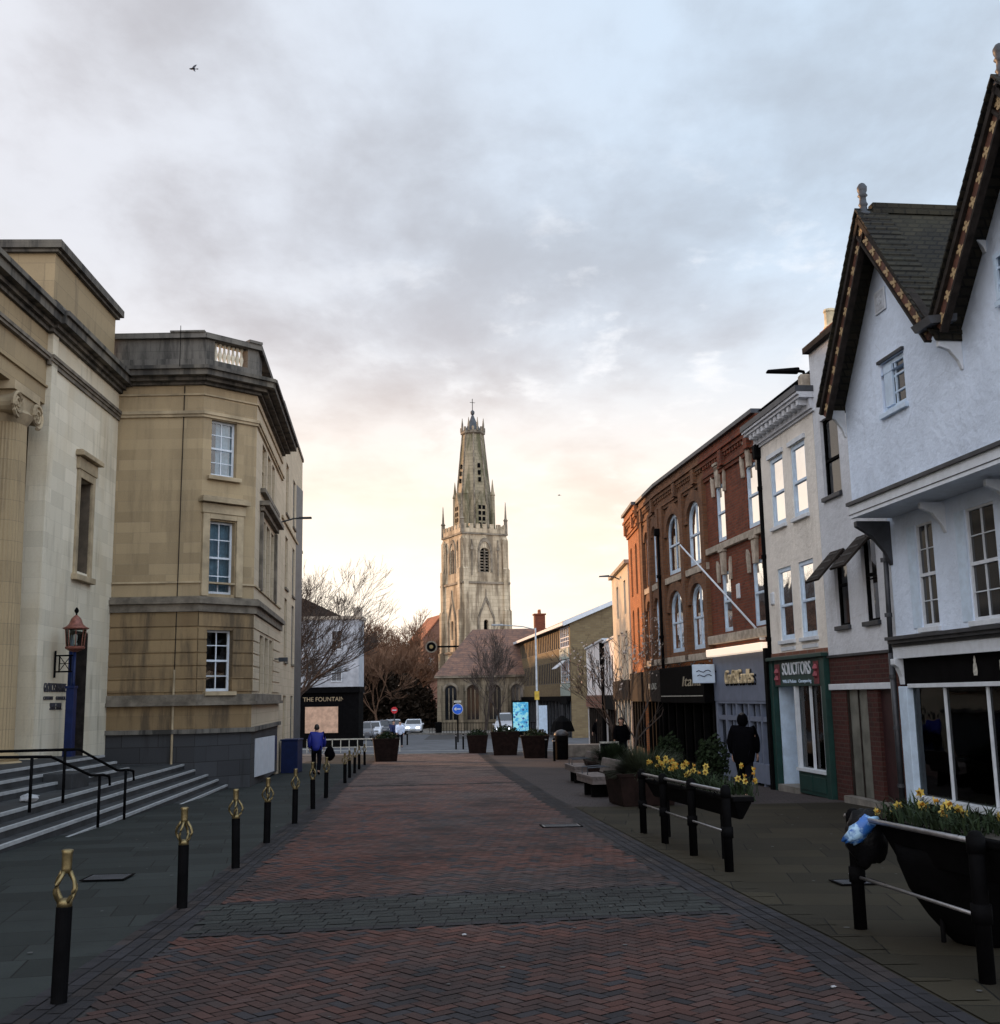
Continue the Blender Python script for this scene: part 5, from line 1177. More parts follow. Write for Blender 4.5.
# --- church
th = R(26); ux_ = Vector((math.cos(th), math.sin(th))); TC = Vector((-3.25, 135.0)); WT = 5.95
chu = thing('church', (TC.x, TC.y, -1.95), 'medieval limestone church with a tall tower and truncated octagonal spire', 'church', rz=th)
zb = 1.95
def cb(): return MB(lambda p: Vector((p[0], p[1], p[2]+zb)))
h = WT/2
def towerwall(side):   # side 0 front(-y), 1 left(-x), 2 back, 3 right
    rot = [0, -90, 180, 90][side]; c, s = math.cos(R(rot)), math.sin(R(rot))
    def T(p):
        x, y = p[0], -h-p[1]; return Vector((x*c-y*s, x*s+y*c, p[2]+zb))
    return T
for sd_ in range(4):
    T = towerwall(sd_)
    b = MB(T); skin_wall(b, -h, h, 15.3, 21.3, [(-.62, .62, 16.6, 19.6, .6)] if sd_ in (0, 1) else [], .5); skin_wall(b, -h-.12, h+.12, 7, 15.3, [(-.3, .3, 8.6, 10.9, .3)] if sd_ in (0, 1) else [], .5, o=.12); b.box(-h-.22, h+.22, -1, .22, -2, 7.0)
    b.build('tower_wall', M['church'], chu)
    if sd_ in (0, 1):
        b = MB(T)
        for k in range(8): b.hexa([(-.6, -.42, 16.7+k*.36), (.6, -.42, 16.7+k*.36), (.6, -.12, 16.6+k*.36), (-.6, -.12, 16.6+k*.36), (-.6, -.42, 16.78+k*.36), (.6, -.42, 16.78+k*.36), (.6, -.12, 16.68+k*.36), (-.6, -.12, 16.68+k*.36)])
        b.build('louvre', M['churchdark'], chu)
        b = MB(T); b.box(-.62, .62, -.49, -.46, 16.6, 19.6).box(-.3, .3, -.36, -.34, 8.6, 10.9); b.build('dark_opening', M['black'], chu)
        b = MB(T); b.box(-.05, .05, -.3, .03, 16.6, 19.5)
        for k in range(10):
            A = arcpts(-.72, .72, 18.9, 20.35, 10); B_ = arcpts(-.98, .98, 18.9, 20.85, 10)
            b.hexa([(A[k][0], -.02, A[k][1]), (A[k+1][0], -.02, A[k+1][1]), (B_[k+1][0], -.02, B_[k+1][1]), (B_[k][0], -.02, B_[k][1]), (A[k][0], .1, A[k][1]), (A[k+1][0], .1, A[k+1][1]), (B_[k+1][0], .1, B_[k+1][1]), (B_[k][0], .1, B_[k][1])])
        b.box(-.98, -.74, -.02, .09, 16.6, 18.9).box(.74, .98, -.02, .09, 16.6, 18.9); build_parts(b, 'belfry_surround', M['churchdark'], chu)
        # ogee niche of the middle stage
        b = MB(T); w2 = 1.15
        b.prism([(-w2, .1, 7.2), (-w2+.2, .1, 7.2), (-w2+.2, .1, 11.0), (0, .1, 13.2), (w2-.2, .1, 11.0), (w2-.2, .1, 7.2), (w2, .1, 7.2), (w2, .1, 11.1), (.12, .1, 13.6), (0, .1, 14.6), (-.12, .1, 13.6), (-w2, .1, 11.1)], (0, .14, 0)); b.build('niche_surround', M['churchdark'] , chu)
        for s1 in (-1, 1):
            b = MB(T); b.box(s1*1.75-.07, s1*1.75+.07, 0, .10, 16.2, 20.6); b.prism([(s1*1.75-.22, .1, 19.3), (s1*1.75+.22, .1, 19.3), (s1*1.75, .1, 20.4)], (0, .1, 0)); b.build('shaft', M['churchdark'], chu)
    b = MB(T); b.box(-h-.3, h+.3, -.3, .28, 15.2, 15.45).box(-h-.12, h+.12, -.2, .16, 21.2, 21.4).box(-h-.35, h+.35, -.3, .36, 6.9, 7.15); build_parts(b, 'string_course', M['churchdark'], chu)
    b = MB(T); b.box(-h-.08, h+.08, -.25, .08, 21.4, 21.95)
    for k in range(7):
        u_ = -h+.05+k*.92; b.box(u_, u_+.5, -.25, .08, 21.95, 22.5)
    b.build('battlement', M['church'], chu)
    b = MB(T)
    for s1 in (-1, 1):
        for (zz0, zz1, dd) in ((-2, 7, .75), (7, 12, .55), (12, 17, .38), (17, 20.6, .22)):
            x = s1*(h-.32); b.box(x-.3, x+.3, -.1, dd, zz0, zz1); b.prism([(x-.3, dd-.02, zz1), (x-.3, 0, zz1), (x-.3, 0, zz1+.45)], (.6, 0, 0))
    build_parts(b, 'buttress', M['church'], chu)
cb().box(-h, h, -h, h, 21.25, 21.35).build('tower_roof', M['lead'], chu)
for sx_ in (-1, 1):
    for sy_ in (-1, 1): cb().lathe([(.26, 21.4), (.24, 23.0), (.34, 23.05), (.16, 23.3), (.05, 25.2), (.02, 25.4)], (sx_*(h-.05), sy_*(h-.05), 0), 6).build('corner_pinnacle', M['churchdark'], chu)
b = cb(); b.lathe([(2.35, 21.3), (2.30, 24.0), (1.30, 34.3)], n=8, ph=R(22.5)); b.build('spire', M['spire'], chu)
b = cb()
for k in range(8):
    a = R(22.5+45*k); b.tube([(2.36*math.cos(a), 2.36*math.sin(a), 21.3), (2.31*math.cos(a), 2.31*math.sin(a), 24.0), (1.32*math.cos(a), 1.32*math.sin(a), 34.3)], [.13, .12, .09], 5)
b.build('spire_rib', M['churchdark'], chu)
for k in range(4):
    a = R(45+90*k); x, y = 2.5*math.cos(a), 2.5*math.sin(a)
    cb().lathe([(.32, 21.3), (.28, 26.3), (.36, 26.35), (.2, 26.9), (.05, 28.2), (.02, 28.4)], (x, y, 0), 6).build('spire_pinnacle', M['spire'], chu)
for k in range(4):     # two-light windows at the spire base, dark piercings
    a = R(90*k-90); c, s = math.cos(a), math.sin(a)
    T = lambda p, c=c, s=s: Vector((p[1]*c-p[0]*s, p[1]*s+p[0]*c, p[2]+zb))
    rr2 = 2.16
    b = MB(T); b.prism([(-.75, rr2-.25, 21.9), (.75, rr2-.25, 21.9), (.75, rr2-.25, 24.8), (0, rr2-.25, 26.8), (-.75, rr2-.25, 24.8)], (0, .42, 0)); l = b.build('lucarne', M['spire'], chu)
    b = MB(T)
    for x in (-.46, .08):
        for j in range(4): b.box(x, x+.38, rr2+.17, rr2+.19, 22.3+j*.72, 22.3+j*.72+.5)
    b.build('piercing', M['black'], l)
    b = MB(T)
    for j in range(3): b.box(-.16, .16, 1.78-j*.085, 1.92-j*.085, 28.0+j*.9, 28.55+j*.9)
    build_parts(b, 'spire_opening', M['black'], chu)
b = cb(); b.lathe([(1.34, 34.2), (1.55, 34.35), (1.55, 34.6), (1.4, 34.7)], n=8, ph=R(22.5))
for k in range(16):
    a = R(22.5*k); x, y = 1.43*math.cos(a), 1.43*math.sin(a); b.lathe([(.13, 34.6), (.12, 35.5), (.03, 36.3)] if k % 2 == 0 else [(.16, 34.6), (.16, 35.15)], (x, y, 0), 5)
b.build('coronet', M['churchdark'], chu)
b = cb(); b.lathe([(1.15, 34.6), (.85, 35.2), (.5, 35.9), (.26, 36.5), (.12, 36.9), (.25, 37.0), (.27, 37.3), (.10, 37.5)], n=10); cp = b.build('lead_cap', M['lead'], chu)
cb().tube([(0, 0, 37.4), (0, 0, 39.0)], .045, 5).tube([(-.35, 0, 38.5), (.35, 0, 38.5)], .035, 5).build('weather_vane', M['black'], cp)
# nave: its own frame, long side facing the street, hipped end
def wp(x, y):   # world -> church local
    v = Vector((x, y))-TC; return v.x*math.cos(th)+v.y*math.sin(th), -v.x*math.sin(th)+v.y*math.cos(th)
tn = R(-3); NL, NW, EV, RD = 15.5, 11, 3.95, 9.2
def nT(p):      # nave frame: u along the street side, o outwards, z
    wx = -7.0+p[0]*math.cos(tn)+p[1]*math.sin(tn); wy = 118.5+p[0]*math.sin(tn)-p[1]*math.cos(tn)
    a, c = wp(wx, wy); return Vector((a, c, p[2]+zb))
ow = [(.8+k*2.35, 2.05+k*2.35, -.6, 3.0, .62) for k in range(6)]
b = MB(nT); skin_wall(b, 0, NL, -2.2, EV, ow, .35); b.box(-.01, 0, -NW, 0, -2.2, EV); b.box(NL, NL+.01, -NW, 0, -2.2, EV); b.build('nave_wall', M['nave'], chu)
for q in ow:
    bb = MB(nT); bb.box(q[0], q[1], -.34, -.3, q[2], q[3]); pn = bb.build('nave_window', M['darkglass'], chu)
    bb = MB(nT)
    for t in (.33, .67): bb.box(q[0]+(q[1]-q[0])*t-.05, q[0]+(q[1]-q[0])*t+.05, -.3, -.15, q[2], q[3]-.3)
    bb.build('tracery', M['nave'], pn)
    bb = MB(nT); zs = q[3]-.62; A = arcpts(q[0]-.05, q[1]+.05, zs, q[3]+.05, 10); B_ = arcpts(q[0]-.25, q[1]+.25, zs, q[3]+.32, 10)
    for k in range(10): bb.hexa([(A[k][0], -.02, A[k][1]), (A[k+1][0], -.02, A[k+1][1]), (B_[k+1][0], -.02, B_[k+1][1]), (B_[k][0], -.02, B_[k][1]), (A[k][0], .12, A[k][1]), (A[k+1][0], .12, A[k+1][1]), (B_[k+1][0], .12, B_[k+1][1]), (B_[k][0], .12, B_[k][1])])
    bb.build('hood_mould', M['churchdark'], chu)
for k in range(7):
    bb = MB(nT); x = .25+k*2.35; bb.box(x-.22, x+.22, -.05, .6, -2.2, 1.0).box(x-.22, x+.22, -.05, .4, 1.0, 3.0); bb.build('nave_buttress', M['nave'], chu)
bb = MB(nT); bb.box(-.3, NL+.3, -.1, .3, EV-.15, EV+.12); bb.build('eaves', M['churchdark'], chu)
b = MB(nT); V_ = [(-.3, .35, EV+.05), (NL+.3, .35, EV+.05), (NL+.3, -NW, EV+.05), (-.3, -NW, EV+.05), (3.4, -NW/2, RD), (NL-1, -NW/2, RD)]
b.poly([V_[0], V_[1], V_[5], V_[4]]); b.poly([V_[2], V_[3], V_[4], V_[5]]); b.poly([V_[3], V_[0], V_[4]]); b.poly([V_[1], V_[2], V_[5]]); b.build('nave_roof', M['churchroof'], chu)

# --- distant brick building left of the church and pale terrace on the left
db, f = root_facing('distant_brick_building', -12.5, 175, .9, .3, -1, 'distant red brick building with a pointed gable behind the bare trees', 'building')
b = f.mb(); b.prism([(0, 0, -2), (6, 0, -2), (6, 0, 11), (3, 0, 14.5), (0, 0, 11)], (0, -9, 0)); b.build('wall', M['dimbrick'], db)
b = f.mb(); b.hexa([(-.3, .2, 10.8), (3, .2, 14.6), (3, -9, 14.6), (-.3, -9, 10.8), (-.3, .2, 11.0), (3, .2, 14.9), (3, -9, 14.9), (-.3, -9, 11.0)]).hexa([(6.3, .2, 10.8), (3, .2, 14.6), (3, -9, 14.6), (6.3, -9, 10.8), (6.3, .2, 11.0), (3, .2, 14.9), (3, -9, 14.9), (6.3, -9, 11.0)]); b.build('roof', M['redtile'], db)
for u_ in (.8, 2.6, 4.4): window(f, u_, u_+.8, 6, 8, 2, 2, rec=-.07)
pt, f = root_facing('pale_corner_house', -10.45, 80.5, -1, .02, 1, 'pale rendered corner house with a dark hipped roof behind the bare tree', 'building')
b = f.mb(); b.box(0, 7.0, -2.6, 0, 2.2, 7.6); b.build('wall', plain('aged_bluish_render', (.36, .38, .42), .9, var=.2, scale=1.5), pt)
b = f.mb(); b.box(-.15, 7.2, -2.8, .12, 7.5, 7.75); b.box(-.2, .35, -.5, .2, 7.6, 8.35); b.build('coping', M['stone_lt'], pt)
b = f.mb(); b.prism([(1.2, -.5, 7.7), (6.9, -.5, 7.7), (4.3, -.9, 9.2)], (0, -1.9, 0)); b.build('roof', M['darkbrown'], pt)
for u_ in (1.2, 3.0, 4.8):
    for z_ in (3.0, 5.3): window(f, u_, u_+.8, z_, z_+1.4, 2, 2, rec=-.07)
f.mb().box(-.15, 7, .0, .3, 2.2, 2.35).build('string_course', M['stone_lt'], pt)
pb_, f = root_facing('black_pub_front', -10.1, 78.0, -1, .01, 1, 'black painted single-storey pub front with a large boarded-up window', 'pub')
b = f.mb(); b.box(0, 7.5, -2.3, 0, -1.6, 2.2); b.box(-.1, 7.6, -2.3, .25, 2.2, 2.6); b.box(0, 7.5, 0, .05, -1.6, -.6).box(0, 1.1, 0, .06, -.6, 2.2); b.build('wall', M['black'], pb_)
f.mb().box(1.45, 3.75, .0, .05, -.55, 1.25).build('boarded_window', M['plywood'], pb_)
text('THE FOUNTAIN', .42, M['trim'], f, 2.45, .02, 1.75, name='sign_lettering', maxw=2.9, ext=.01)
tr_, f = root_facing('sun_blocking_terrace', -24.5, 84, 0, 1, -1, 'added unseen brick terrace behind the pale corner house that blocks the low sun', 'building')  # unseen terrace added to keep low sun off the houses opposite
b = f.mb(); b.box(0, 52, -8, 0, -2, 9.2); b.build('wall', M['dimbrick'], tr_)
b = f.mb(); b.prism([(0, .3, 9.1), (0, -8.3, 9.1), (0, -4, 11.6)], (52, 0, 0)); b.build('roof', M['slate'], tr_)
for k in range(12):
    for z_ in (1.0, 5.0): window(f, 1.5+k*4.2, 2.7+k*4.2, z_, z_+1.8, 2, 2, rec=-.07, gm=M['darkglass'])
fn_ = thing('low_white_railing', (-9.2, 66.5, gz(66)), 'low pale railing along the side street beyond the bollards', 'railing')
b = MB(); b.box(-2.5, 3.0, -.03, .03, .75, .82).box(-2.5, 3.0, -.02, .02, .3, .34)
for k in range(12): b.box(-2.5+k*.5, -2.46+k*.5, -.03, .03, 0, .8)
b.build('rail', M['lace'], fn_)

# ------------------------------------------------------------------ trees
def tree(name, loc, label, H, seed, spread=.6, levels=5, r0=.16, mat=None, lean=(0, 0), trunkh=.28, group=None, leafs=0, up=.25, nb=(2, 3), leafmat=None, leafsize=.05, bias=None, rmin=.007):
    rnd = random.Random(seed); root = thing(name, loc, label, 'tree', group)
    tb, bb = MB(), MB(); lf = MB(); tips = []
    def grow(p, d, L_, r_, lv):
        n = 3 if lv < levels-1 else 2; pts = [p]; q = p.copy(); dd = d.copy()
        for i in range(n):
            dd = (dd+Vector((rnd.gauss(0, .13), rnd.gauss(0, .13), rnd.gauss(0, .07)+up*.12))).normalized(); q = q+dd*(L_/n); pts.append(q.copy())
        r1 = max(r_*.62, rmin*.7); rs = [r_+(r1-r_)*i/n for i in range(n+1)]
        (tb if lv == 0 else bb).tube(pts, rs, 7 if lv < 2 else 4 if lv < 3 else 3, caps=False)
        if lv >= levels: tips.extend(pts[1:]); return
        k = rnd.randint(*nb)+(1 if lv in (0, 1) else 0)
        for j in range(k):
            t = 1.0 if j == 0 else rnd.uniform(.45, 1.0); bp = pts[0].lerp(pts[-1], t) if n == 1 else pts[min(n, max(1, int(round(t*n))))]
            a = rnd.uniform(0, 2*math.pi); tilt = rnd.uniform(.25, .95)*spread*(.7 if j == 0 else 1.25)
            ax = dd.cross(Vector((math.cos(a), math.sin(a), .3))).normalized(); nd_ = (Matrix.Rotation(tilt, 3, ax) @ dd)
            if bias: nd_ = (nd_+Vector(bias)*.35)
            nd_.z = max(nd_.z, -.1); nd_.normalize()
            grow(bp, nd_, L_*rnd.uniform(.66, .88), max(rmin, r1*(1 if j == 0 else .75)), lv+1)
    d0 = Vector((lean[0], lean[1], 1)).normalized(); grow(Vector((0, 0, 0)), d0, H*trunkh, r0, 0)
    tb.build('trunk', mat or M['bark'], root, smooth=True, norm=False); bb.build('crown', mat or M['bark'], root, norm=False)
    if leafs:
        for _ in range(leafs):
            p = rnd.choice(tips)+Vector((rnd.gauss(0, .05), rnd.gauss(0, .05), rnd.gauss(0, .05))); s = leafsize*rnd.uniform(.6, 1.4)
            a = Vector((rnd.gauss(0, 1), rnd.gauss(0, 1), rnd.gauss(0, 1))).normalized(); c = a.orthogonal().normalized(); d = a.cross(c)
            lf.poly((p+c*s, p+d*s*.6, p-c*s, p-d*s*.6))
        lf.build('leaves', leafmat or M['petal'], root, norm=False)
    return root
tree('bare_tree', (-12.0, 59, gz(61)), 'large bare tree spreading out from behind the tan stone wing', 14.3, 14, .62, 8, .22, trunkh=.20, nb=(2, 3), lean=(.22, 0), bias=(.22, 0, .16), up=.2, rmin=.008)
tree('bare_tree', (-12.8, 66, gz(66)), 'second bare tree right in front of the pale corner house', 11.5, 5, .8, 7, .24, trunkh=.2, nb=(2, 3), bias=(.5, 0, .0), up=.05, rmin=.014)
tree('bare_tree', (-1.7, 92, gz(92)), 'slim bare street tree standing in front of the church roof', 10.5, 23, .42, 7, .13, trunkh=.24, up=.5, rmin=.012)
tree('bare_tree', (-.2, 98, gz(98)), 'bare tree between the church and the brown brick block', 9.5, 29, .5, 6, .11, trunkh=.28, up=.4, rmin=.014)
tree('small_street_tree', (4.15, 36.3, gz(36)), 'small bare tree with pale withered leaves by the dark shops', 4.9, 31, .62, 5, .06, trunkh=.3, leafs=420, leafsize=.055)
tree('small_street_tree', (4.2, 41.5, gz(41)), 'farther small tree with fewer pale leaves before the low white houses', 5.2, 37, .55, 5, .06, trunkh=.3, leafs=120, leafsize=.06)
bgt = [(-22, 128, 14, 3), (-17.5, 134, 14.5, 8), (-14.5, 128, 11.5, 13), (-12.2, 140, 14.5, 17), (-19.5, 118, 11, 19), (-15.8, 150, 17, 41), (-12.0, 150, 16.5, 43)]
labs = ['bare tree at the far left of the row behind the parked cars', 'tall bare tree behind the parked cars, left of the brick gable', 'lower bare tree close behind the parked silver cars',
        'bare tree directly left of the church tower', 'short bare tree behind the pale corner house', 'tallest bare tree against the bright sky', 'bare tree glowing warm beside the church tower']
for (x, y, H, sd_), lb in zip(bgt, labs):
    tree('background_tree', (x, y, gz(y)), lb, H*1.12, sd_, .6, 6, .2, mat=M['barkwarm'], trunkh=.22, nb=(3, 4), group='bare trees beyond the car park', up=.3, rmin=.026)
def bush(name, loc, label, rx, ry, rz_, n, mat, leaf, seed, cat='bush', group=None, grass=False, parent=None):
    rnd = random.Random(seed); b = MB()
    for _ in range(n):
        while True:
            p = Vector((rnd.uniform(-1, 1), rnd.uniform(-1, 1), rnd.uniform(-.2, 1)))
            if p.length < 1 and p.length > .35: break
        k = 1+.3*noise.noise(p*2.3+Vector((seed, 0, 0))); c = Vector((p.x*rx*k, p.y*ry*k, p.z*rz_*k)); s = leaf*rnd.uniform(.5, 1.4)
        if grass:
            b_ = Vector((p.x*rx*.45, p.y*ry*.6, 0)); t = b_+(c-b_)*1.1; sd2 = Vector((-(t-b_).y, (t-b_).x, 0)).normalized()*s*.18; mid = (b_+t)/2+Vector((0, 0, .06*rz_))
            b.poly((b_-sd2, b_+sd2, mid+sd2)); b.poly((b_-sd2, mid+sd2, mid-sd2)); b.poly((mid-sd2, mid+sd2, t))
        else:
            a = Vector((rnd.gauss(0, 1), rnd.gauss(0, 1), rnd.gauss(0, 1))).normalized(); e = a.orthogonal().normalized(); d = a.cross(e)
            b.poly((c+e*s, c+d*s*.55, c-e*s, c-d*s*.55))
    if parent: return b.build('foliage', mat, parent, norm=False)
    r = thing(name, loc, label, cat, group); b.build('foliage', mat, r, norm=False)
    MB().tube([(0, 0, 0), (0, 0, rz_*.5)], .05, 5).build('stem', M['bark'], r); return r
bush('winter_hedge', (-15.5, 131, gz(131)), 'dark brown hedge mass behind the parked cars', 7.0, 3, 7.0, 12000, M['darkleaf'], .34, 3, 'hedge')
bush('winter_hedge', (-10.5, 133, gz(133)), 'dark brown bushy shrub beside the church tower', 3.2, 2, 5.6, 5000, M['darkleaf'], .30, 9, 'hedge')

# ------------------------------------------------------------------ bollards
def bollard():
    r = thing('bollard', (0, 0, 0), '', 'bollard', 'black bollards with brass loop heads along the left kerb')
    MB().lathe([(.05, -.02), (.05, .58), (.046, .585)], n=16).build('shaft', M['black'], r, smooth=False)
    h_ = MB(); h_.lathe([(.047, .575), (.048, .615), (.040, .63)], n=16)
    for k in range(4):
        a0 = R(45+90*k); pts = []; rs = []
        for i in range(9):
            t = i/8; rad = .030+.052*math.sin(math.pi*min(1, t*1.02))**1.2; a = a0+t*R(35); pts.append((rad*math.cos(a), rad*math.sin(a), .60+.20*t)); rs.append(.0135)
        h_.tube(pts, rs, 6)
    h_.lathe([(.034, .79), (.031, .82), (.033, .91), (.038, .93), (.03, .935)], n=12)
    h_.build('loop_head', M['gold'], r, smooth=True); return r
BO = [(-2.84, 7.35), (-3.10, 10.96), (-3.29, 13.89), (-3.51, 16.71), (-3.69, 19.87), (-3.93, 23.14), (-4.19, 26.46), (-4.66, 32.9), (-4.95, 36.0), (-5.22, 39.2), (-5.5, 42.6), (-5.80, 46.7)]
BL = ['nearest bollard with a brass loop head, by the left edge of the picture', 'second bollard from the front, below the steps', 'third bollard from the front of the left row', 'fourth bollard from the front, in line with the white notice panels',
      'fifth bollard of the left row, before the gap to the person in blue', 'sixth bollard of the left row, just left of the person in blue', 'seventh bollard of the left row, just right of the person in blue',
      'first of the five close-set far bollards', 'second of the five close-set far bollards', 'third of the five close-set far bollards', 'fourth of the five close-set far bollards', 'last bollard of the row, touching the brown planter']
bo = bollard()
for i, ((x, y), lb) in enumerate(zip(BO, BL)):
    c = bo if i == 0 else copy_tree(bo); c.location = (x, y, gz(y)); c['label'] = lb; c.rotation_euler = (.012*math.sin(i*2.3), .014*math.cos(i*1.7), R(17*i))
    if i >= 7: c.scale = (1, 1, .92)

# ------------------------------------------------------------------ guard rails, troughs, flowers
def rail(label, posts, top=.87, low=.42, group='galvanised railings with black posts', ext=(0, 0)):
    p0 = Vector((posts[0][0], posts[0][1], gz(posts[0][1]))); r = thing('guard_rail', p0, label, 'railing', group)
    post = None
    for (x, y) in posts:
        b = MB().lathe([(.052, -.02), (.052, .90), (.04, .93), (.02, .94)], n=14); b.lathe([(.066, .36), (.066, .48)], n=14); b.lathe([(.06, .80), (.06, .905)], n=14)
        o = b.build('post', M['black'], r, smooth=True); o.location = Vector((x, y, gz(y)))-p0
    a = Vector((posts[0][0], posts[0][1], gz(posts[0][1])))-p0; c = Vector((posts[-1][0], posts[-1][1], gz(posts[-1][1])))-p0
    d = (c-a).normalized(); a2 = a-d*ext[0]; c2 = c+d*ext[1]
    for z_, rd in ((top, .020), (low, .014)): MB().tube([a2+Vector((0, 0, z_)), a+(c-a)*.5+Vector((0, 0, z_)), c2+Vector((0, 0, z_))], rd, 8).build('rail', M['steel'], r, smooth=True)
    return r
rail('four-post railing with galvanised bars carrying the daffodil trough', [(2.50, 12.84), (2.36, 14.36), (2.20, 15.75), (2.08, 17.17)], ext=(0, .12))
rail('nearest railing at the right edge holding the overflowing black planter', [(3.07, 7.46), (2.86, 9.35)], ext=(0, .15), low=.40)
def flower(b_st, b_pe, b_or, p, h_, rnd, sc=1):
    lean = Vector((rnd.gauss(0, .10), rnd.gauss(0, .10), 0)); t = p+lean*h_*2+Vector((0, 0, h_)); b_st.tube([p, p+lean*h_*.6+Vector((0, 0, h_*.6)), t], .0035*sc, 4)
    f_ = Vector((rnd.gauss(0, 1), -abs(rnd.gauss(1, .5)), rnd.uniform(-.2, .5))).normalized(); a = f_.orthogonal().normalized(); c = f_.cross(a); rp = .034*sc
    for k in range(6):
        an = R(60*k); u_ = a*math.cos(an)+c*math.sin(an); v_ = f_.cross(u_); b_pe.poly((t, t+u_*rp*.6+v_*rp*.42, t+u_*rp*1.25+f_*.004, t+u_*rp*.6-v_*rp*.42))
    q = [t+(a*math.cos(R(60*k))+c*math.sin(R(60*k)))*rp*.3 for k in range(6)]; q2 = [t+f_*rp*.9+(a*math.cos(R(60*k))+c*math.sin(R(60*k)))*rp*.42 for k in range(6)]
    for k in range(6): b_or.poly((q[k], q[(k+1) % 6], q2[(k+1) % 6], q2[k]))
def daffodils(pts, hmin, hmax, parentname, loc, label, nleaf, seed, sc=1, leafspan=None, group='clumps of yellow daffodils'):
    rnd = random.Random(seed); r = thing(parentname, loc, label, 'flowers', group); loc = Vector(loc)
    for p in pts:
        s_, p_, o_ = MB(), MB(), MB(); flower(s_, p_, o_, Vector(p)-loc, rnd.uniform(hmin, hmax), rnd, sc)
        me = bpy.data.meshes.new('flower'); vs, fs_, mi = [], [], []
        for k_, q_ in enumerate((s_, p_, o_)):
            n0 = len(vs); ix = {v: n0+i for i, v in enumerate(q_.bm.verts)}; vs += [v.co[:] for v in q_.bm.verts]
            for fc in q_.bm.faces: fs_.append([ix[v] for v in fc.verts]); mi.append(k_)
            q_.bm.free()
        me.from_pydata(vs, [], fs_)
        for mm in ('leaf', 'yellow', 'orange'): me.materials.append(M[mm])
        me.polygons.foreach_set('material_index', mi); fo_ = bpy.data.objects.new('flower', me); COL.objects.link(fo_); fo_.parent = r
    lb_ = MB(); (x0, y0, z0_), (x1, y1, z1_), wd = leafspan
    for _ in range(nleaf):
        t = rnd.random(); p = Vector((x0+(x1-x0)*t, y0+(y1-y0)*t, z0_))-loc+Vector((rnd.uniform(-wd, wd), rnd.uniform(-.05, .05), 0)); L_ = rnd.uniform(.16, .36)*z1_
        d = Vector((rnd.gauss(0, .45), rnd.gauss(0, .45), 1)).normalized(); sd2 = Vector((-d.y, d.x, 0)); sd2 = (sd2.normalized() if sd2.length > .01 else Vector((1, 0, 0)))*.007*sc
        m_ = p+d*L_*.6; e = m_+(d+Vector((d.x*1.6, d.y*1.6, -.5)))*L_*.4
        lb_.poly((p-sd2, p+sd2, m_+sd2)); lb_.poly((p-sd2, m_+sd2, m_-sd2)); lb_.poly((m_-sd2, m_+sd2, e))
    lb_.build('leaves', M['leaf'], r, norm=False); return r
def trough(label, a, c, wd, zt, dp, out=1, group='black flower troughs hung on railings'):
    A = Vector((a[0], a[1], gz(a[1]))); C_ = Vector((c[0], c[1], gz(c[1]))); r = thing('flower_trough', A, label, 'planter', group); d = C_-A; n = Vector((d.y, -d.x, 0)).normalized()*out
    b = MB(); e = d.normalized()
    P = [e*.12+n*.08, d-e*.12+n*.08, d-e*.12+n*(wd-.08), e*.12+n*(wd-.08)]; Q = [Vector((0, 0, 0)), d, d+n*wd, n*wd]
    Z = Vector((0, 0, 1)); b.hexa([p+Z*(zt-dp) for p in P]+[p+Z*(zt-.06) for p in Q]); b.hexa([p+Z*(zt-.06) for p in [-e*.02-n*.02, d+e*.02-n*.02, d+e*.02+n*(wd+.02), -e*.02+n*(wd+.02)]]+[p+Z*zt for p in [-e*.02-n*.02, d+e*.02-n*.02, d+e*.02+n*(wd+.02), -e*.02+n*(wd+.02)]])
    b.build('box', M['black'], r, bevel=.015); b = MB(); b.poly([p+Z*(zt+.004) for p in Q]); b.build('soil', M['soil'], r)
    b = MB()
    for t in (.15, .5, .85): q = d*t; b.tube([q+Z*(zt-.02), q-n*.03+Z*(zt+.02), q-n*.05+Z*(zt-.03)], .012, 5)
    for t in (.2, .8): q = d*t+n*wd*.5; b.tube([q+Z*(zt-dp), q+Z*.02], .02, 5)
    build_parts(b, 'hook', M['black'], r); return r
trough('long black trough of daffodils behind the four-post railing', (2.60, 12.9), (2.15, 17.2), .22, .80, .26)
rnd = random.Random(4); pts = []
for _ in range(36):
    t = rnd.random()**.8*.72+.28; pts.append((2.60-.45*t+rnd.uniform(.03, .2), 12.9+4.3*t, gz(15)+.80))
for _ in range(7):
    t = rnd.uniform(.02, .25); pts.append((2.60-.45*t+rnd.uniform(.05, .45), 12.9+4.3*t, gz(13)+.80))
daffodils(pts, .14, .30, 'daffodils', (2.4, 15, gz(15)+.84), 'bed of yellow daffodils along the top of the four-post railing', 900, 2, 1.05, ((2.75, 13.1, gz(15)+.78), (2.35, 17.1, 1), .16))
trough('near black trough fixed behind the right-edge railing', (3.28, 6.6), (2.98, 9.1), .42, .88, .30)
bw = thing('bowl_planter', (3.62, 8.75, gz(8.75)), 'big rounded black planter bowl under the near trough at the right edge', 'planter')
MB().lathe([(.24, 0), (.27, .03), (.40, .18), (.53, .38), (.60, .58), (.61, .70), (.57, .70), (.52, .60)], n=28).build('bowl', M['black'], bw, smooth=True)
MB().lathe([(.52, .58), (.1, .66)], n=20).build('soil', M['soil'], bw)
rnd = random.Random(12); pts = [(3.05+rnd.uniform(0, .35), 9.0-rnd.uniform(0, .4), gz(9)+.88) for _ in range(4)]+[(3.15+rnd.uniform(0, .3), 8.6-rnd.uniform(0, .5), gz(9)+.88) for _ in range(7)]+[(3.45, 7.9, gz(8)+.86), (2.98, 9.15, gz(9)+.78), (3.02, 9.0, gz(9)+.78)]
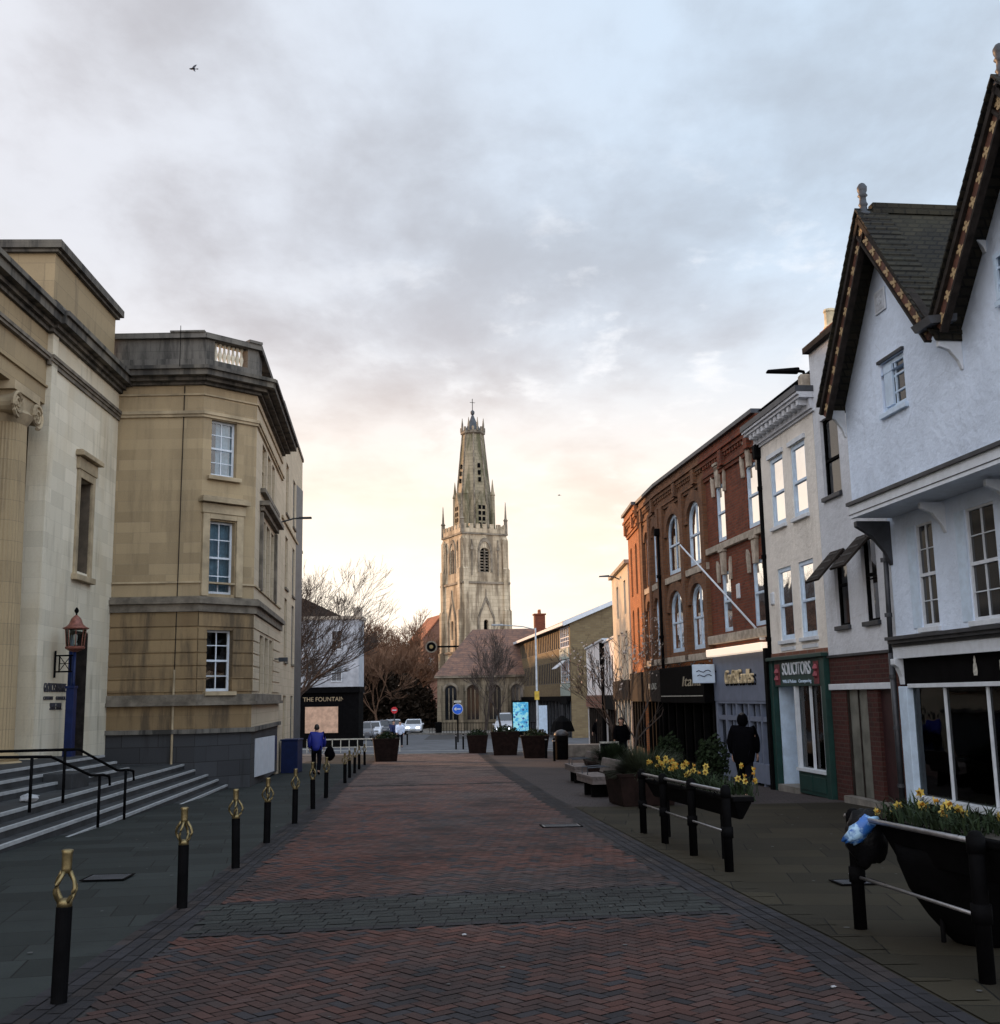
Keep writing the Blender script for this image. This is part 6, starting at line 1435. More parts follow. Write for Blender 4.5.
daffodils(pts, .10, .20, 'daffodils', (3.2, 8.6, gz(9)+.88), 'handful of yellow daffodils spilling from the near trough at the right', 520, 8, 1.0, ((3.3, 7.6, gz(9)+.86), (3.15, 9.1, .9), .2))
bb_ = thing('rubbish_bag', (2.93, 9.2, gz(9.2)+.5), 'black bag with a shiny blue and white carrier bag tied to the railing post', 'bag')
b = MB(); n = 14
def blob(c, r_, sd_, amp=.25, seg=14):
    b = MB(); bmesh.ops.create_uvsphere(b.bm, u_segments=seg, v_segments=seg-2, radius=1)
    for v in b.bm.verts:
        k = 1+amp*noise.noise(v.co*2.2+Vector((sd_, 0, 0)))+amp*.4*noise.noise(v.co*6+Vector((0, sd_, 0))); v.co = Vector((v.co.x*r_[0]*k+c[0], v.co.y*r_[1]*k+c[1], v.co.z*r_[2]*k+c[2]))
    return b
blob((-.02, 0, .22), (.17, .15, .22), 3).build('black_bag', plain('bin_bag_plastic', (.004, .004, .005), .5, bmp=.6, spec=.12), bb_, smooth=True)
cbm, t_, b_ = newmat('blue_white_carrier'); co_ = nd(t_, 'ShaderNodeTexCoord').outputs['Object']; t_.links.new(mixc(t_, ramp(t_, noi(t_, co_, 9, 4), .45, .6), (.02, .10, .34), (.30, .48, .66)), b_.inputs['Base Color']); b_.inputs['Roughness'].default_value = .35
o = blob((-.10, -.13, .30), (.13, .05, .085), 8, .35); 
for v in o.bm.verts: v.co.z += (v.co.x+.10)*.55
o.build('carrier_bag', cbm, bb_, smooth=True)

# second bowl end beside the far trough
# ------------------------------------------------------------------ planters, benches, bins
def tapered(label, x, y, w0, w1, h_, nm='square_planter', group='brown tapered planters', rot=0, plant=True, seed=1, mat=None):
    r = thing(nm, (x, y, gz(y)), label, 'planter', group, rz=rot); b = MB(); a, c = w0/2, w1/2
    b.hexa([(-a, -a, 0), (a, -a, 0), (a, a, 0), (-a, a, 0), (-c, -c, h_), (c, -c, h_), (c, c, h_), (-c, c, h_)]); b.build('tub', mat or M['rust'], r, bevel=.02)
    b = MB(); t = .05
    for q in ((-c-.01, c+.01, -c-.01, -c+t), (-c-.01, c+.01, c-t, c+.01), (-c-.01, -c+t, -c+t, c-t), (c-t, c+.01, -c+t, c-t)): b.box(*q, h_-.04, h_+.02)
    b.build('rim', mat or M['rust'], r); MB().box(-c+t, c-t, -c+t, c-t, h_-.03, h_+.004).build('soil', M['soil'], r)
    if plant: o = bush('', None, '', c*.95, c*.95, .32, 500, M['leaf'], .06, seed, parent=r); o.location.z = h_
    return r
tapered('brown tapered planter closing the end of the left bollard row', -5.35, 50.8, .95, 1.18, 1.0, seed=3, rot=R(8))
tapered('left brown planter of the three at the far end of the road', -1.45, 61.2, .9, 1.15, .95, seed=4)
tapered('widest and middle brown planter of the far three', .05, 57.2, 1.15, 1.45, 1.15, seed=5)
tapered('right brown planter of the far three', 1.42, 52.0, 1.0, 1.3, 1.0, seed=6)
tapered('large brown planter full of grasses behind the daffodil railing', 2.75, 22.9, 1.05, 1.2, .62, nm='grass_planter', plant=False, rot=R(10))
bush('ornamental_grass', (2.8, 22.9, gz(22.9)+.62), 'loose clump of grey-green grasses in the large brown planter', 1.0, .75, .55, 2600, M['grassleaf'], .06, 21, 'grass', 'grasses in the bench planters', grass=True)
tapered('brown planter with low shrubs behind the two benches', 2.95, 30.6, 1.3, 1.5, .6, nm='grass_planter', plant=False)
bush('ornamental_grass', (2.95, 30.6, gz(30.6)+.58), 'low dark green shrubs in the planter behind the benches', .85, .8, .55, 2400, M['leaf'], .06, 22, 'shrub', 'grasses in the bench planters', grass=True)
bush('ornamental_grass', (3.5, 26.0, gz(26)+.1), 'dark bushy clump between the two bench planters', .7, .8, .9, 2200, M['leaf'], .06, 25, 'shrub', 'grasses in the bench planters', grass=True)
def bench(label, x, y, rot, L_=1.5):
    r = thing('bench', (x, y, gz(y)), label, 'bench', 'timber benches beside the planters', rz=rot)
    b = MB()
    for k in range(6): b.box(-L_/2, L_/2, -.26+k*.088, -.18+k*.088, .40, .47)
    b.build('seat', M['wood'], r, bevel=.006); b = MB(); b.box(-L_/2+.01, L_/2-.01, -.25, .25, .30, .398); b.build('seat_frame', M['wood'], r)
    b = MB(); b.hexa([(-L_/2, .30, .48), (L_/2, .30, .48), (L_/2, .36, .48), (-L_/2, .36, .48), (-L_/2, .38, .80), (L_/2, .38, .80), (L_/2, .44, .80), (-L_/2, .44, .80)]); b.build('backrest', M['wood'], r, bevel=.008)
    for sx_ in (-.3, .3): MB().box(sx_-.04, sx_+.04, -.18, .30, 0, .30).build('leg', M['black'], r)
    for sx_ in (-.4, .1): MB().tube([(sx_, -.2, .47), (sx_, -.2, .62), (sx_, .2, .64), (sx_, .34, .62)], .015, 5).build('armrest', M['grey'], r)
    return r
bench('farther timber bench with a low back, nearer the litter bin', 2.05, 31.2, R(-84), 1.7)
bench('nearer timber bench beside the large grass planter', 2.05, 25.6, R(-80), 1.5)
bn = thing('litter_bin', (2.50, 49.0, gz(49)), 'dark green litter bin with a domed lid beyond the benches', 'bin')
MB().lathe([(.26, 0), (.28, .05), (.30, .9), (.30, 1.0)], n=16).build('body', M['black'], bn, smooth=True); MB().lathe([(.30, 1.0), (.33, 1.03), (.30, 1.14), (.18, 1.24), (.05, 1.28)], n=16).build('lid', M['grey'], bn, smooth=True)
MB().box(-.16, .16, -.31, -.27, .80, .95).build('opening', M['black'], bn)
def post(label, x, y, h_=.95, group='plain black posts on the plaza'):
    r = thing('black_post', (x, y, gz(y)), label, 'bollard', group); MB().lathe([(.055, 0), (.055, h_-.05), (.03, h_)], n=10).build('shaft', M['black'], r); MB().lathe([(.062, h_-.14), (.062, h_-.09)], n=10).build('collar', M['steel'], r)
for (x, y, lb) in ((1.9, 51, 'black post just left of the litter bin'), (2.1, 47.3, 'black post in front of the litter bin'), (-3.0, 70, 'leftmost of three thin posts before the road'), (-2.55, 70, 'middle of three thin posts before the road'), (-2.1, 70, 'rightmost of three thin posts before the road'), (-6.9, 80, 'lone thin post in the junction beside the walker')): post(lb, x, y)
sb = thing('pavement_board', (3.5, 37.5, gz(37.5)), 'small pale framed pavement board among the plants', 'board')
MB().box(-.3, .3, -.02, .02, .1, .9).build('board', M['black'], sb); b = MB(); b.box(-.33, -.3, -.03, .03, 0, .95).box(.3, .33, -.03, .03, 0, .95).box(-.33, .33, -.03, .03, .9, .96); b.build('frame', M['lace'], sb)
# low wall of plaza edge
b = MB(); b.hexa([(2.9, 52, gz(52)), (5.1, 52, gz(52)), (5.1, 53, gz(52)), (2.9, 53, gz(52)), (2.9, 52, gz(52)+.55), (5.1, 52, gz(52)+.55), (5.1, 53, gz(52)+.55), (2.9, 53, gz(52)+.55)])
tag(b.build('low_wall', M['kerbstone'], bevel=.02), 'low stone wall in front of the far shops, right of the litter bin', 'wall')
pl2 = thing('potted_shrub', (4.95, 26.9, gz(26.9)), 'dark clipped shrub in a pot by the blue-grey shopfront', 'potted plant', 'clipped shrubs by the shop doors')
MB().lathe([(.2, 0), (.28, .45), (.26, .45)], n=12).build('pot', M['black'], pl2); o = bush('', None, '', .42, .42, .7, 1300, M['leaf'], .05, 55, parent=pl2); o.location.z = .55
c = copy_tree(pl2); c.location = (4.75, 32.5, gz(32.5)); c['label'] = 'dark clipped shrub in a pot before the black-fronted shop'

# advertising screen, signs, lamps
ad = thing('advertising_screen', (1.45, 95, gz(95)), 'backlit blue advertising screen on the pavement by the church', 'advertising screen')
MB().box(-.75, .75, -.12, .12, .35, 3.05).box(-.2, .2, -.1, .1, 0, .35).build('case', M['black'], ad, bevel=.02)
sm, t_, b_ = newmat('poster'); co_ = nd(t_, 'ShaderNodeTexCoord').outputs['Object']
vo = nd(t_, 'ShaderNodeTexVoronoi'); vo.inputs['Scale'].default_value = 2.6; t_.links.new(co_, vo.inputs['Vector'])
cc = mixc(t_, ramp(t_, noi(t_, co_, 3.4, 4), .42, .58), (.05, .42, .75), (.35, .8, .9)); cc = mixc(t_, ramp(t_, vo.outputs['Distance'], .28, .2), cc, (.03, .1, .35))
t_.links.new(cc, b_.inputs['Base Color']); t_.links.new(cc, b_.inputs['Emission Color']); b_.inputs['Emission Strength'].default_value = .22
MB().box(-.65, .65, -.135, -.12, .5, 2.9).build('screen', sm, ad)
rs = thing('road_sign', (-3.45, 84, gz(84)), 'round blue road sign with a white arrow on a black post', 'road sign')
MB().tube([(0, 0, 0), (0, 0, 2.85)], .06, 8).build('post', M['black'], rs)
disc = MB(lambda p: Vector((p[0], -p[2], p[1]))).lathe([(.40, .04), (.40, .08)], (0, 2.45, 0), 24).build('sign_disc', M['white'], rs)
MB(lambda p: Vector((p[0], -p[2], p[1]))).lathe([(.37, .08), (.37, .095)], (0, 2.45, 0), 24).build('sign_face', M['signblue'], disc)
b = MB(); b.box(-.14, .24, -.115, -.105, 2.41, 2.49); b.prism([(-.28, -.115, 2.45), (-.10, -.115, 2.60), (-.10, -.115, 2.3)], (0, .012, 0)); b.build('arrow', M['white'], disc)
MB().box(-.28, .28, -.06, -.03, 2.92, 3.08).build('top_plate', M['lace'], rs)
ne = thing('no_entry_sign', (-10.55, 108, gz(108)), 'small red no-entry sign on a post above the parked cars', 'road sign')
MB().tube([(0, 0, 0), (0, 0, 2.6)], .05, 8).build('post', M['grey'], ne); d = MB(lambda p: Vector((p[0], -p[2], p[1]))).lathe([(.32, .05), (.32, .08)], (0, 2.4, 0), 20).build('sign_disc', plain('sign_red', (.5, .02, .03), .4, bmp=0), ne); MB().box(-.22, .22, -.10, -.08, 2.35, 2.45).build('bar', M['white'], d)
def lamp(label, x, y, h_, arm, mat, name='street_lamp', r_=.08):
    r = thing(name, (x, y, gz(y)), label, 'street lamp'); MB().tube([(0, 0, 0), (0, 0, 1.2), (0, 0, 1.25), (0, 0, h_)], [r_*1.3, r_*1.3, r_, r_*.7], 8).build('column', mat, r, smooth=True)
    MB().tube([(0, 0, h_-.1), (arm*.4, 0, h_+.12), (arm, 0, h_+.25)], r_*.5, 6).build('arm', mat, r); MB().box(min(arm, arm*1.35), max(arm, arm*1.35), -.12, .12, h_+.2, h_+.32).build('lamp_head', mat, r, bevel=.03)
lamp('tall pale lamp column with a long arm in front of the brown brick block', 2.35, 78, 8.0, -2.3, plain('pale_column', (.30, .33, .36), .5))
b = MB(); b.box(-.16, .16, -.1, .1, 3.0, 3.6); o = b.build('yellow_panel', plain('yellow_plate', (.55, .38, .05), .6)); o.parent = [q for q in bpy.data.objects if q.name.startswith('street_lamp') and q.get('label', '').startswith('tall pale')][0]
lamp('dark lamp column among the trees behind the parked cars', -18.6, 122, 9.0, .8, M['grey'])
la2 = thing('wall_lamp', (4.98, 47.5, 6.75), 'slender lamp arm on the cream town house pointing over the street', 'street lamp')
MB().tube([(.15, 0, -.12), (-.1, 0, 0), (-.35, 0, .03)], .03, 6).hexa([(-.75, -.07, 0), (-.3, -.09, 0), (-.3, .09, 0), (-.75, .07, 0), (-.73, -.05, .05), (-.3, -.07, .08), (-.3, .07, .08), (-.73, .05, .05)]).build('arm', M['grey'], la2)
bn2 = thing('banner', (3.25, 92.5, gz(92)), 'pale blue upright banner beside the lamp column', 'banner'); MB().box(-.35, .35, -.03, .03, .3, 2.6).build('cloth', M['bluewhite'], bn2); MB().tube([(-.38, 0, 0), (-.38, 0, 2.7)], .03, 5).build('pole', M['black'], bn2)
hs = thing('projecting_clock', (-8.35, 130, 5.95), 'round dark clock held out on a long bracket beside the church tower', 'clock')
MB(lambda p: Vector((p[0], -p[2], p[1]))).lathe([(.70, -.12), (.70, .12)], (0, 1.7, 0), 24).build('ring', M['trimdark'], hs); MB(lambda p: Vector((p[0], -p[2], p[1]))).lathe([(.54, .12), (.52, .16)], (0, 1.7, 0), 24).build('face', M['black'], hs)
MB(lambda p: Vector((p[0], -p[2], p[1]))).lathe([(.24, .16), (.20, .2)], (0, 1.7, 0), 20).build('emblem', M['gold'], hs)
MB().box(.7, 4.3, -.08, .08, 1.6, 1.8).build('bracket', M['black'], hs)
cr = thing('churchyard_railing', (-2, 106, gz(106)+.13), 'low black railings along the kerb in front of the church', 'railing')
b = MB(); dd = Vector((9.0, -5.0, 0)).normalized()
for k in range(40): p = dd*(k*.33-6); b.box(p.x-.02, p.x+.02, p.y-.02, p.y+.02, 0, 1.0)
p, q = dd*-6, dd*7; b.tube([(p.x, p.y, .95), (q.x, q.y, .95)], .03, 5).tube([(p.x, p.y, .2), (q.x, q.y, .2)], .02, 5); b.build('bars', M['black'], cr)
bx = thing('litter_bin', (-6.4, 110, gz(110)+.1), 'black litter bin at the church corner across the road', 'bin'); MB().lathe([(.3, 0), (.34, 1.0), (.2, 1.1)], n=12).build('body', M['black'], bx)
um = thing('cafe_parasol', (3.55, 68, gz(68)), 'closed-looking dark navy parasol outside the far shops', 'parasol')
MB().lathe([(.75, 1.0), (.55, 1.6), (.1, 1.95)], n=8).build('canopy', M['black'], um); MB().tube([(0, 0, 0), (0, 0, 2.6)], .03, 6).build('pole', M['grey'], um)

# ------------------------------------------------------------------ cars
def car(label, x, y, rot, mat, L_=4.1, W_=1.75, H_=1.48, lights=False, kind='hatch', name='parked_car', cat='car', group='cars parked beyond the road end'):
    r = thing(name, (x, y, gz(y)), label, cat, group, rz=rot)   # local +x = forward
    a = L_/2; w_ = W_/2
    if kind == 'van': prof = [(-a, .35), (-a, 1.0), (-a+.05, 1.9), (-a+.2, 2.0), (a-1.6, 2.0), (a-1.0, 1.3), (a-.15, 1.05), (a, .7), (a, .35)]
    else: prof = [(-a, .35), (-a, .75), (-a+.08, .95), (-a+.35, 1.30), (-a+.75, H_-.04), (-a+1.5, H_), (a-1.9, H_-.04), (a-1.15, .98), (a-.25, .82), (a, .62), (a, .35)]
    b = MB(); n = len(prof); S1 = []
    for s1 in (-1, 1):
        S1.append([b.v((px_, s1*w_*(1 if pz < 1.0 else 1-.20*(pz-1.0)/.5), pz)) for px_, pz in prof])
    b.bm.faces.new(S1[0][::-1]); b.bm.faces.new(S1[1])
    for k in range(n): b.bm.faces.new((S1[0][k], S1[0][(k+1) % n], S1[1][(k+1) % n], S1[1][k]))
    b.build('body', mat, r, bevel=.07)
    b = MB(); ht = 1.9 if kind == 'van' else H_
    b.prism([(-a+.38, -w_*.93, 1.0), (a-1.25, -w_*.93, 1.0), (a-1.85, -w_*.84, ht-.12), (-a+.75, -w_*.84, ht-.12)], (0, 0, .001)) if False else None
    for s1 in (-1, 1):
        b.hexa([(-a+.5, s1*(w_*.97), .98), (a-1.35, s1*(w_*.97), .98), (a-1.35, s1*(w_*.9), .98), (-a+.5, s1*(w_*.9), .98), (-a+.85, s1*w_*.86, H_-.12), (a-1.9, s1*w_*.86, H_-.12), (a-1.9, s1*w_*.8, H_-.12), (-a+.85, s1*w_*.8, H_-.12)])
    x0, z0_, x1, z1_ = (a-1.22, 1.02, a-1.85, H_-.08) if kind != 'van' else (a-1.04, 1.36, a-1.55, 1.92)
    b.hexa([(x0+.03, -w_*.85, z0_), (x0+.03, w_*.85, z0_), (x0-.05, w_*.85, z0_), (x0-.05, -w_*.85, z0_), (x1+.03, -w_*.76, z1_), (x1+.03, w_*.76, z1_), (x1-.05, w_*.76, z1_), (x1-.05, -w_*.76, z1_)])
    if kind != 'van': b.hexa([(-a+.08, -w_*.8, 1.02), (-a+.08, w_*.8, 1.02), (-a+.3, w_*.8, 1.02), (-a+.3, -w_*.8, 1.02), (-a+.52, -w_*.72, H_-.1), (-a+.52, w_*.72, H_-.1), (-a+.7, w_*.72, H_-.1), (-a+.7, -w_*.72, H_-.1)])
    b.build('windows', M['darkglass'], r)
    for sx_ in (-1, 1):
        for sy_ in (-1, 1):
            T = lambda p, sx_=sx_, sy_=sy_: Vector((sx_*(a-.78)+p[0], sy_*(w_-.09)+p[2], .31+p[1]))
            wh = MB(T).lathe([(.31, -.1), (.31, .1)], n=16).build('wheel', M['tyre'], r); MB(T).lathe([(.19, -.11), (.19, .11)], n=12).build('rim', M['steel'], wh)
    for s1 in (-1, 1):
        MB().box(a-.12, a+.015, s1*(w_-.38)-.18, s1*(w_-.38)+.18, .60, .74).build('headlight', M['headlamp'] if lights else M['steel'], r, bevel=.02)
        MB().box(-a-.015, -a+.08, s1*(w_-.2)-.12, s1*(w_-.2)+.12, .72, .92).build('tail_light', M['red'], r)
        MB().box(a-1.45, a-1.3, s1*(w_+.10)-.09, s1*(w_+.10)+.09, .96, 1.08).build('wing_mirror', mat, r)
    MB().box(a, a+.02, -.26, .26, .42, .53).build('number_plate', M['lace'], r)
    return r
car('silver-white car with headlights on, driving towards the viewer', -9.1, 113, R(-88), M['carwhite'], lights=True, name='moving_car', group=None)
for (x, y, m_, lb) in ((-12.0, 95, 'cargrey', 'nearest parked car, dark silver, with its front to the street'), (-11.75, 99.6, 'carwhite', 'second parked car of the row, pale silver'), (-11.5, 104.4, 'cardark', 'third parked car of the row, dark'), (-11.4, 109.2, 'carsilver', 'fourth parked car of the row, silver'), (-11.3, 114, 'carwhite', 'farthest parked car of the front row, white')):
    car(lb, x, y, R(-86), M[m_])
car('silver estate car parked higher up behind the row', -14.8, 130, R(-75), M['carsilver'], group='cars parked beyond the road end')
car('red van beside the silver estate car under the trees', -12.6, 134, R(-85), M['carred'], kind='van', L_=4.6, name='red_van', cat='van', group=None)
car('white van-like vehicle with bright windows behind the middle planter', .1, 101, R(-92), M['carwhite'], lights=True, kind='van', L_=4.5, name='white_van', cat='van', group=None)

# ------------------------------------------------------------------ people
def skinmesh(name, verts, edges, mat, parent, rad, sub=2):
    me = bpy.data.meshes.new(name); me.from_pydata(verts, edges, []); o = bpy.data.objects.new(name, me); COL.objects.link(o)
    sk = o.modifiers.new('s', 'SKIN'); 
    for i, v in enumerate(me.skin_vertices[0].data):
        r_ = rad[i]; v.radius = (r_, r_) if isinstance(r_, (int, float)) else r_
        v.use_root = (i == 0)
    ss = o.modifiers.new('u', 'SUBSURF'); ss.levels = ss.render_levels = sub
    dg = bpy.context.evaluated_depsgraph_get(); dg.update(); m2 = bpy.data.meshes.new_from_object(o.evaluated_get(dg)); bpy.data.objects.remove(o)
    m2.name = name; m2.materials.clear(); m2.materials.append(mat); o = bpy.data.objects.new(name, m2); COL.objects.link(o); o.parent = parent
    for p in m2.polygons: p.use_smooth = True
    return o
def person(label, x, y, face, coat, trousers, H=1.72, stride=.28, bulk=1.0, bag=None, armsw=.15, coatlen=.52, hood=False, backpack=None, lean=.03, name='person', group=None):
    r = thing(name, (x, y, gz(y)), label, 'person', group, rz=face); k = H/1.75   # local +x = walking direction
    pel = (0, 0, .95); ch = (lean, 0, 1.28); nk = (lean+.01, 0, 1.48); hd = (lean+.03, 0, 1.63)
    hipL, hipR = (0, .10, .90), (0, -.10, .90); kL, kR = (stride*.62, .11, .50), (-stride*.15, -.11, .50); aL, aR = (stride*.9, .11, .09), (-stride*1.15, -.11, .13)
    tL, tR = (stride*.9+.17, .12, .035), (-stride*1.15+.14, -.12, .04)
    sL, sR = (lean, .19, 1.42), (lean, -.19, 1.42); eL, eR = (lean-armsw*.7, .25, 1.16), (lean+armsw*.6, -.25, 1.16); wL, wR = (lean-armsw*.5+.06, .25, .92), (lean+armsw*1.1+.1, -.24, .94)
    V = [pel, ch, nk, hipL, kL, aL, tL, hipR, kR, aR, tR, sL, eL, wL, sR, eR, wR, (hd[0], 0, 1.58), (hd[0]+.01, 0, 1.66), (hd[0], 0, 1.72)]
    E = [(0, 1), (1, 2), (0, 3), (3, 4), (4, 5), (5, 6), (0, 7), (7, 8), (8, 9), (9, 10), (1, 11), (11, 12), (12, 13), (1, 14), (14, 15), (15, 16), (2, 17), (17, 18), (18, 19)]
    Rd = [(.13, .11), (.15, .12), .055, .09, .06, .042, .035, .09, .06, .042, .035, .055, .042, .028, .055, .042, .028, .075, .09, .06]
    sc = lambda v: tuple(c*k for c in v)
    body = skinmesh('body', [sc(v) for v in V], E, M['skin'], r, [tuple(q*k for q in x) if isinstance(x, tuple) else x*k for x in Rd])
    # nose and ears belong to the head
    for s_, w_ in ((1, wL), (-1, wR)):      # hands with fingers
        w_ = Vector(w_)*k; hv, he, hr = [tuple(w_), tuple(w_+Vector((.015, 0, -.07))*k)], [(0, 1)], [.024*k, .032*k]
        for j in range(4):
            b0 = w_+Vector((.03-.02*j+.01, 0, -.09))*k; b1 = b0+Vector((.008, -s_*.008, -.035))*k; b2 = b1+Vector((.006, -s_*.018, -.028+.004*abs(j-1)))*k
            i0 = len(hv); hv += [tuple(b0), tuple(b1), tuple(b2)]; he += [(1, i0), (i0, i0+1), (i0+1, i0+2)]; hr += [.010*k, .009*k, .008*k]
        i0 = len(hv); hv += [tuple(w_+Vector((.045, -s_*.01, -.045))*k), tuple(w_+Vector((.06, -s_*.02, -.08))*k)]; he += [(1, i0), (i0, i0+1)]; hr += [.011*k, .009*k]
        skinmesh('hand', hv, he, M['skin'], r, hr, 1)
    cv_ = [(0, 0, .95-coatlen*.35), (lean*.5, 0, 1.08), (lean, 0, 1.30), (lean, 0, 1.44), sL, eL, tuple(Vector(eL).lerp(Vector(wL), .93)), sR, eR, tuple(Vector(eR).lerp(Vector(wR), .93))]
    ce = [(0, 1), (1, 2), (2, 3), (2, 4), (4, 5), (5, 6), (2, 7), (7, 8), (8, 9)]
    cr_ = [(.20*bulk, .19*bulk), (.19*bulk, .16*bulk), (.20*bulk, .15*bulk), .11, .105*bulk, .082*bulk, .062, .105*bulk, .082*bulk, .062]
    skinmesh('coat', [sc(v) for v in cv_], ce, coat, r, [tuple(q*k for q in x) if isinstance(x, tuple) else x*k for x in cr_])
    tv = [(0, 0, .93), hipL, kL, tuple(Vector(aL)+Vector((0, 0, .01))), hipR, kR, tuple(Vector(aR)+Vector((0, 0, .01)))]
    skinmesh('trousers', [sc(v) for v in tv], [(0, 1), (1, 2), (2, 3), (0, 4), (4, 5), (5, 6)], trousers, r, [x*k for x in (.15, .115, .085, .068, .115, .085, .068)])
    for a_, t_ in ((aL, tL), (aR, tR)):
        skinmesh('shoe', [sc((a_[0]-.05, a_[1], a_[2]-.03)), sc((a_[0]+.06, a_[1], t_[2]+.01)), sc((t_[0]+.03, t_[1], t_[2]))], [(0, 1), (1, 2)], M['blackcloth'], r, [.048*k, .047*k, .038*k], 1)
    hb = MB(lambda p: p); bmesh.ops.create_uvsphere(hb.bm, u_segments=14, v_segments=10, radius=1)
    for v in hb.bm.verts: v.co = Vector((v.co.x*.105-.018+hd[0], v.co.y*.092, max(v.co.z, -.55-.2*(v.co.x < 0))*.12+1.675))*k
    bmesh.ops.delete(hb.bm, geom=[v for v in hb.bm.verts if v.co.x > (hd[0]+.045)*k and v.co.z < 1.70*k], context='VERTS'); hb.build('hair', M['hair'], r, smooth=True)
    if hood:
        b3 = MB(); bmesh.ops.create_uvsphere(b3.bm, u_segments=16, v_segments=12, radius=1)
        for v in b3.bm.verts: v.co = Vector((v.co.x*.125-.015+hd[0], v.co.y*.115, v.co.z*.155+1.635))*k
        bmesh.ops.delete(b3.bm, geom=[v for v in b3.bm.verts if v.co.x > (hd[0]+.055)*k], context='VERTS'); b3.build('hood', coat, r, smooth=True)
    fb = MB(); fb.prism([((hd[0]+.085)*k, -.014*k, 1.615*k), ((hd[0]+.085)*k, .014*k, 1.615*k), ((hd[0]+.08)*k, 0, 1.665*k)], (.025*k, 0, -.004)); fb.build('nose', M['skin'], r)
    for s1 in (-1, 1): MB().lathe([(.012*k, -.02*k), (.016*k, 0), (.012*k, .02*k)], (hd[0]*k, s1*.088*k, 1.64*k), 8).build('ear', M['skin'], r, smooth=True)
    return r
pd_ = person('person in a bulky black coat walking past the blue-grey shopfront', 4.95, 23.3, R(62), M['blackcloth'], M['darkcloth'], 1.74, .30, 1.32, armsw=.05, coatlen=.9, hood=True)
pb2 = person('person in a bright blue jacket walking away along the left pavement', -6.45, 38.6, R(92), M['bluecloth'], M['darkcloth'], 1.66, .2, 1.25, armsw=.1)
bg_ = thing('black_bag', (-5.98, 38.5, gz(38.5)+.50), 'black bag carried at the right side of the person in blue', 'bag'); blob((0, 0, .2), (.17, .2, .24), 5, .15).build('bag', M['blackcloth'], bg_, smooth=True); MB().tube([(0, -.1, .4), (0, 0, .6), (0, .1, .4)], .012, 5).build('handle', M['black'], bg_)
person('pedestrian in a pale blue jacket crossing the junction', -7.0, 75.5, R(-80), M['whitecloth'], M['darkcloth'], 1.72, .2, 1.15)
person('pedestrian in dark blue clothes beside the one in the pale jacket', -7.75, 78.5, R(-60), M['navy'], M['darkcloth'], 1.72, .2, 1.1)
person('person in dark clothes near the far shop windows right of the parasol', 6.0-.6, 64, R(-120), M['blackcloth'], M['darkcloth'], 1.75, .22, 1.2)
person('person standing by the dark shops under the small tree', 4.25, 40.6, R(-100), M['blackcloth'], M['darkcloth'], 1.72, .1, 1.2, hood=True)
person('person in an orange-brown jacket beyond the litter bin', 2.1, 60.5, R(90), plain('tan_jacket', (.30, .12, .05), .8), M['darkcloth'], 1.2, .1, 1.1)

# ------------------------------------------------------------------ birds
def bird(label, loc, s, rot, tilt):
    r = thing('bird', loc, label, 'bird', 'birds in the sky', rz=rot); r.rotation_euler.x = tilt
    b = MB(); bmesh.ops.create_uvsphere(b.bm, u_segments=10, v_segments=8, radius=1)
    for v in b.bm.verts: v.co = Vector((v.co.x*.16*(1-.25*v.co.x), v.co.y*.05, v.co.z*.05))*s
    b.prism([(.12*s, -.02*s, 0), (.26*s, -.05*s, 0), (.26*s, .05*s, 0), (.12*s, .02*s, 0)], (0, 0, .008*s)); b.prism([(-.15*s, -.012*s, 0), (-.2*s, 0, 0), (-.15*s, .012*s, 0)], (0, 0, .01*s))
    b.build('body', M['black'], r, smooth=True)
    for s1 in (-1, 1):
        b = MB(); b.prism([(-.07*s, s1*.03*s, .01*s), (.07*s, s1*.03*s, .01*s), (.12*s, s1*.17*s, .05*s), (.17*s, s1*.34*s, .04*s), (.08*s, s1*.28*s, .06*s), (0, s1*.17*s, .055*s)], (0, 0, .006*s)); b.build('wing', M['inkdark'], r)
bird('dark bird in flight high at the upper left of the sky', (-17.75, 60, 38.8), 1.15, R(5), R(62))
bird('tiny distant bird right of the church spire', (7.7, 140, 27.3), 1.1, R(20), R(20))

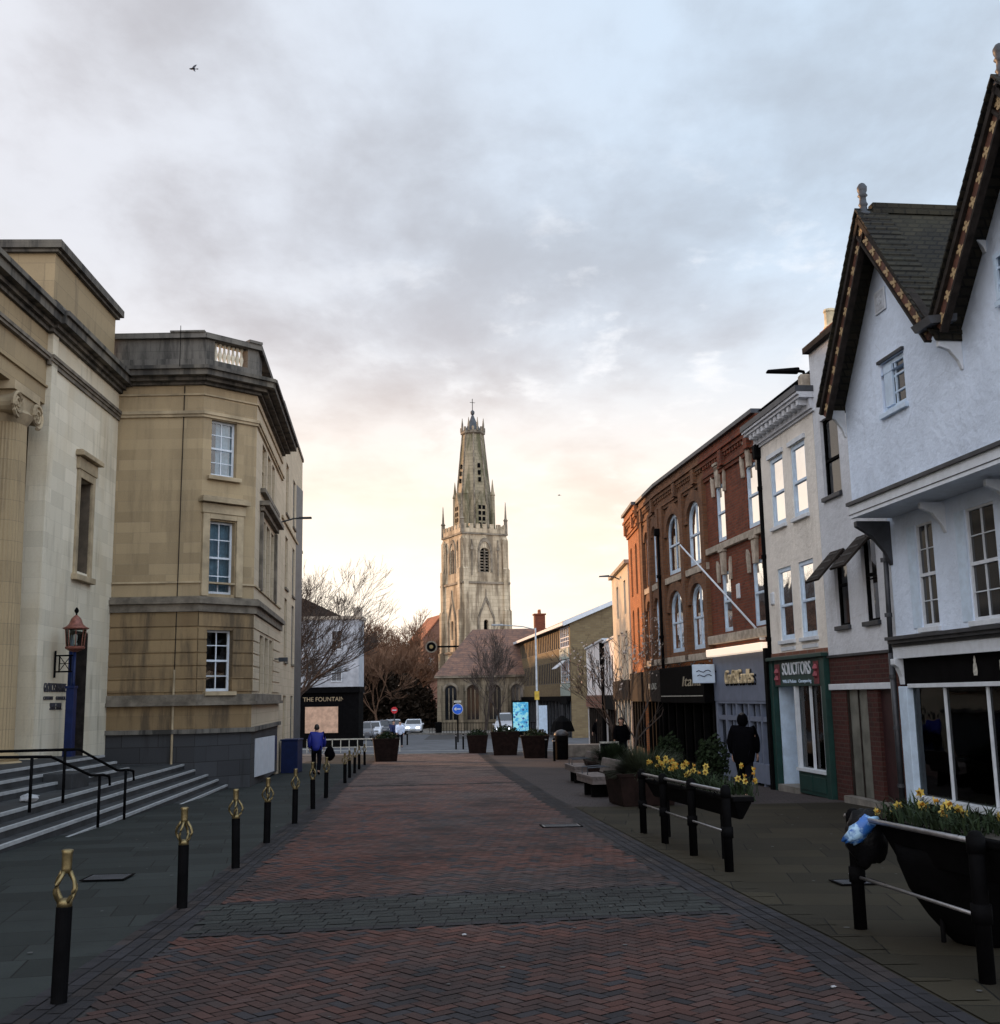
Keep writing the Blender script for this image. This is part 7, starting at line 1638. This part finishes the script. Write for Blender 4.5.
# ------------------------------------------------------------------ small street details
def cover(label, x, y, a, b_, grp='iron covers in the paving'):
    o = thing('access_cover', (x, y, gz(y)), label, 'manhole cover', grp, rz=R(4)); o.rotation_euler.x = math.atan(-.021)
    m = MB(); m.box(-a, a, -b_, b_, .006, .012)
    for k in range(-3, 4): m.box(-a*.9, a*.9, k*b_*.26-.01, k*b_*.26+.01, .012, .015)
    m.build('lid', M['grey'], o); m = MB(); m.box(-a-.03, a+.03, b_, b_+.03, .005, .014).box(-a-.03, a+.03, -b_-.03, -b_, .005, .014).box(-a-.03, -a, -b_, b_, .005, .014).box(a, a+.03, -b_, b_, .005, .014); m.build('frame', M['black'], o)
cover('square iron cover in the grey flagstones left of the third bollard', -4.6, 13.2, .22, .22)
cover('small iron cover in the buff flagstones beyond the near railing', 3.6, 11.8, .2, .15)
cover('iron cover set in the brick road right of its centre', .9, 18.5, .3, .22)
rnd = random.Random(77); b = MB()
for _ in range(60):
    x, y = rnd.uniform(-2.3, 1.8), rnd.uniform(6.2, 22); r_ = rnd.uniform(.010, .022); z = gz(y)+.0085
    b.poly([(x+r_*math.cos(a)*rnd.uniform(.8, 1.2), y+r_*math.sin(a), z) for a in [k*math.pi/4 for k in range(8)]])
for _ in range(60):
    x, y = rnd.choice((rnd.uniform(-6.5, -3.4), rnd.uniform(2.7, 5.5))), rnd.uniform(6.2, 20); r_ = rnd.uniform(.012, .026); z = gz(y)+.004
    b.poly([(x+r_*math.cos(a)*rnd.uniform(.8, 1.2), y+r_*math.sin(a), z) for a in [k*math.pi/4 for k in range(8)]])
tag(b.build('gum_spots', plain('old_gum', (.06, .06, .06), .9, bmp=0)), 'pale flattened gum spots scattered over the brick road and flagstones', 'litter', kind='stuff')
for i, (x, y, lb) in enumerate(((2.05, 7.35, 'scrap of white litter at the right edge of the brick road'), (-.35, 9.3, 'tiny white litter scrap near the dark sett band'), (-8.25, 19.6, 'crumpled white paper lying on the entrance steps'))):
    z = gz(y)+.004 if i < 2 else .06
    blob((0, 0, .012 if i < 2 else .06), (.018, .012, .006) if i < 2 else (.16, .10, .07), i*3+1, .5, 10).build('litter_scrap', plain('dull_paper', (.30, .31, .33), .9)).location = (x, y, z)
    tag(bpy.data.objects[-1] if False else [o for o in bpy.data.objects if o.name.startswith('litter_scrap') and 'label' not in o][0], lb, 'litter', 'scraps of litter')
